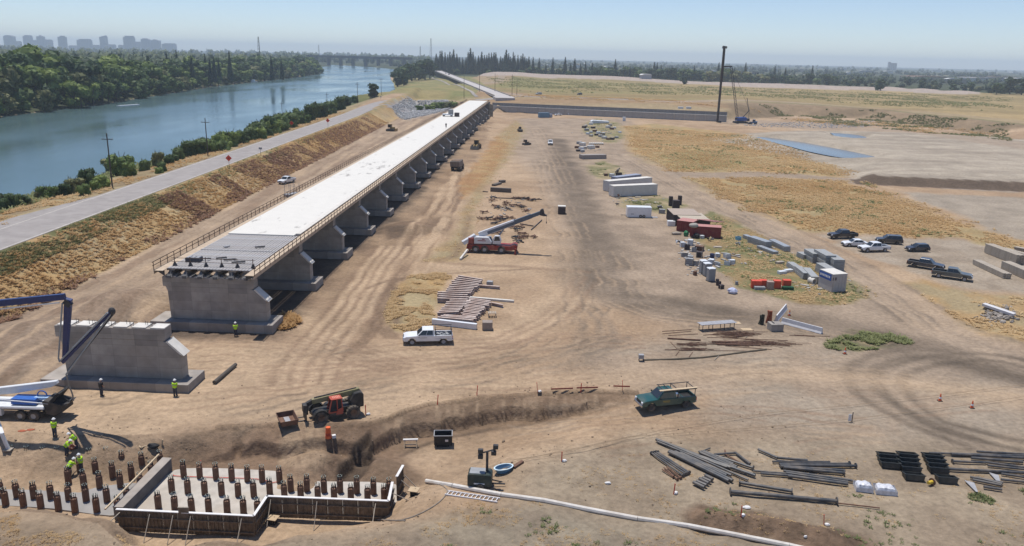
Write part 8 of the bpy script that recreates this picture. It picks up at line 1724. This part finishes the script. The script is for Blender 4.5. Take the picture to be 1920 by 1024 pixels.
for k, (x0, x1, yt, lab) in enumerate(SKY):
    Y = 6300 + (k * 137) % 500; a, b = PY(x0, yt, Y), PY(x1, yt, Y); w = (b[0] - a[0]) * .88; h = a[2]; t = thing('skyline_tower', lab, 'skyscraper', ((a[0] + b[0]) / 2, Y, 0), 0, 'towers of the far skyline'); m_ = sk2 if k in (6, 13, 10) else sk_m
    MB().box((0, 0, h * .46), (w, w * .8, h * .92)).build('tower_body', m_, t)
    if k in (0, 15): MB().prism([(-w / 2, 0), (w / 2, 0), (w * .28, h * .08), (-w * .28, h * .08)], -w * .3, w * .3, 'y', Matrix.Translation((0, 0, h * .92))).build('tower_top', m_, t)
    elif k in (10, 16): MB().prism([(-w / 2, 0), (w / 2, 0), (w / 2 if k == 10 else -w * .1, h * .10)], -w * .3, w * .3, 'y', Matrix.Translation((0, 0, h * .92))).build('tower_top', m_, t)
    elif k in (4,): MB().box((0, 0, h * .97), (w * .6, w * .5, h * .12), top=.2).build('tower_top', m_, t)
    else: MB().box((w * .05, 0, h * .96), (w * (.8 if k != 6 else .5), w * .6, h * .08)).build('tower_top', m_, t)
hw = [mat('house_white', (.6, .59, .56), .7), mat('house_grey', (.36, .36, .37), .7), mat('house_tan', (.42, .36, .28), .7)]; hr = [mat('roof_grey', (.2, .19, .19), .8), mat('roof_brown', (.2, .13, .09), .8), hw[0]]
HS = [(1600, 137, 60), (1625, 135, 70), (1665, 134, 60), (1735, 147, 140), (1790, 152, 70), (1840, 148, 120), (1880, 145, 90), (1905, 150, 80), (1860, 136, 60), (1780, 135, 70), (1755, 131, 80), (1500, 131, 45), (1450, 129, 40), (1400, 126, 50), (1385, 141, 24), (1412, 142, 30), (1345, 133, 34), (1310, 121, 40), (1255, 122, 50), (1215, 138, 26), (1150, 126, 40), (1175, 113, 60), (1190, 112, 70), (1195, 117, 50), (1140, 127, 40), (1080, 124, 30), (1030, 123, 26), (1015, 122, 22), (1240, 112, 60), (1270, 109, 50), (1330, 110, 40), (1420, 115, 50), (1480, 122, 40), (1540, 124, 60), (1580, 128, 50), (1820, 137, 70), (1900, 135, 80), (1100, 120, 30), (1210, 146, 20), (1430, 151, 16)]
for x, y, w in HS:
    p = P(x, y + 3, 4); h = rnd.uniform(5, 9); t = thing('far_building', 'low pale building among the distant trees on the right', 'building', (p[0], p[1], 0), rnd.uniform(-.4, .4), 'low buildings among the distant trees'); k = rnd.randrange(3); w *= rnd.uniform(.5, .9); d = w * .5
    MB().box((0, 0, h / 2 + 2), (w, d, h + 4)).build('wall', hw[k], t); MB().prism([(-w / 2 - 1, 0), (w / 2 + 1, 0), (w * .3, h * .25), (-w * .3, h * .25)], -d / 2 - 1, d / 2 + 1, 'y', Matrix.Translation((0, 0, h + 4.01))).build('roof', hr[rnd.randrange(3)], t)
p = P(1674, 128, 0); Y = 5200; a, b = PY(1666, 118, Y), PY(1682, 118, Y); t = thing('grain_silo', 'big pale grain silo block with a taller lift tower on the horizon', 'silo', (a[0], Y, 0)); w = b[0] - a[0]
for k in range(4): MB().lathe([(0, 0), (w / 7, 0), (w / 7, a[2]), (0, a[2])], 10, (w * (k + 1) / 4.6, 0, 0)).build('silo_drum', hw[1], t)
MB().box((w * .1, 0, a[2] * .55), (w * .2, w * .3, a[2] * 1.15)).build('lift_tower', hw[1], t)
def mast(x, y0, y1, Y, lab):
    a, b = PY(x, y0, Y), PY(x, y1, Y); t = thing('radio_mast', lab, 'mast', (a[0], Y, 0), 0, 'radio masts on the horizon'); h = b[2]; r = h * .05
    for i, (sx, sy) in enumerate(((-1, -1), (1, -1), (0, 1))): MB().beam((sx * r, sy * r, 0), (sx * r * .25, sy * r * .25, h), .5, .5).build('leg', dark_steel, t)
    lc = MB()
    for k in range(10): z0, z1 = h * k / 10, h * (k + 1) / 10; f0, f1 = r * (1 - .75 * k / 10), r * (1 - .75 * (k + 1) / 10); lc.beam((-f0, -f0, z0), (f1, -f1, z1), .3, .3); lc.beam((f0, -f0, z0), (0, f1, z1), .3, .3)
    tag(lc.build('lattice', dark_steel, t), kind='stuff')
mast(486, 97, 69, 1500, 'lattice mast above the far bank woods'); mast(808, 101, 72, 2600, 'tallest lattice mast above the conifers'); mast(788, 101, 87, 2700, 'short mast left of the tallest one'); mast(598, 99, 84, 3200, 'thin mast above the far viaduct')
for k, (x, y, w, lab) in enumerate(((232, 198, 9, 'white floating dock at the far bank, nearest'), (470, 154, 7, 'white boat moored at the far bank'), (500, 150, 7, 'long white dock by the moored boat'), (553, 145, 7, 'dark houseboat moored under the far trees'), (594, 130, 8, 'white jetty at the point where the river bends'))):
    p = P(x, y, -1); t = thing('boat' if 'boat' in lab else 'floating_dock', lab, 'boat' if 'boat' in lab else 'dock', (p[0] + 3, p[1], -1), R_(75)); m_ = whs if 'white' in lab else drk
    MB().prism([(-w, .1), (w * .8, .1), (w, .9), (-w, .9)] if 'boat' in lab else [(-w, .05), (w, .05), (w, .45), (-w, .45)], -1.3, 1.3, 'y').build('hull', m_, t); 
    if 'boat' in lab: MB().box((-1, 0, 1.9), (w, 2.4, 2.0)).build('cabin', m_, t)
    else: MB().box((0, 0, .5), (w * 1.9, 1.2, .08)).build('deck', m_, t)

# ---------------------------------------------------------------- air
hz = MB().box((0, 7450, 72), (30600, 15600, 156)); hm = bpy.data.materials.new('air'); hm.use_nodes = True; N = hm.node_tree.nodes; N.clear()
vo = N.new('ShaderNodeVolumePrincipled'); ou = N.new('ShaderNodeOutputMaterial'); vo.inputs['Color'].default_value = (.76, .88, 1.0, 1); vo.inputs['Density'].default_value = 1.3e-4; vo.inputs['Anisotropy'].default_value = 0
hm.node_tree.links.new(vo.outputs[0], ou.inputs['Volume']); tag(hz.build('haze', hm), kind='stuff')
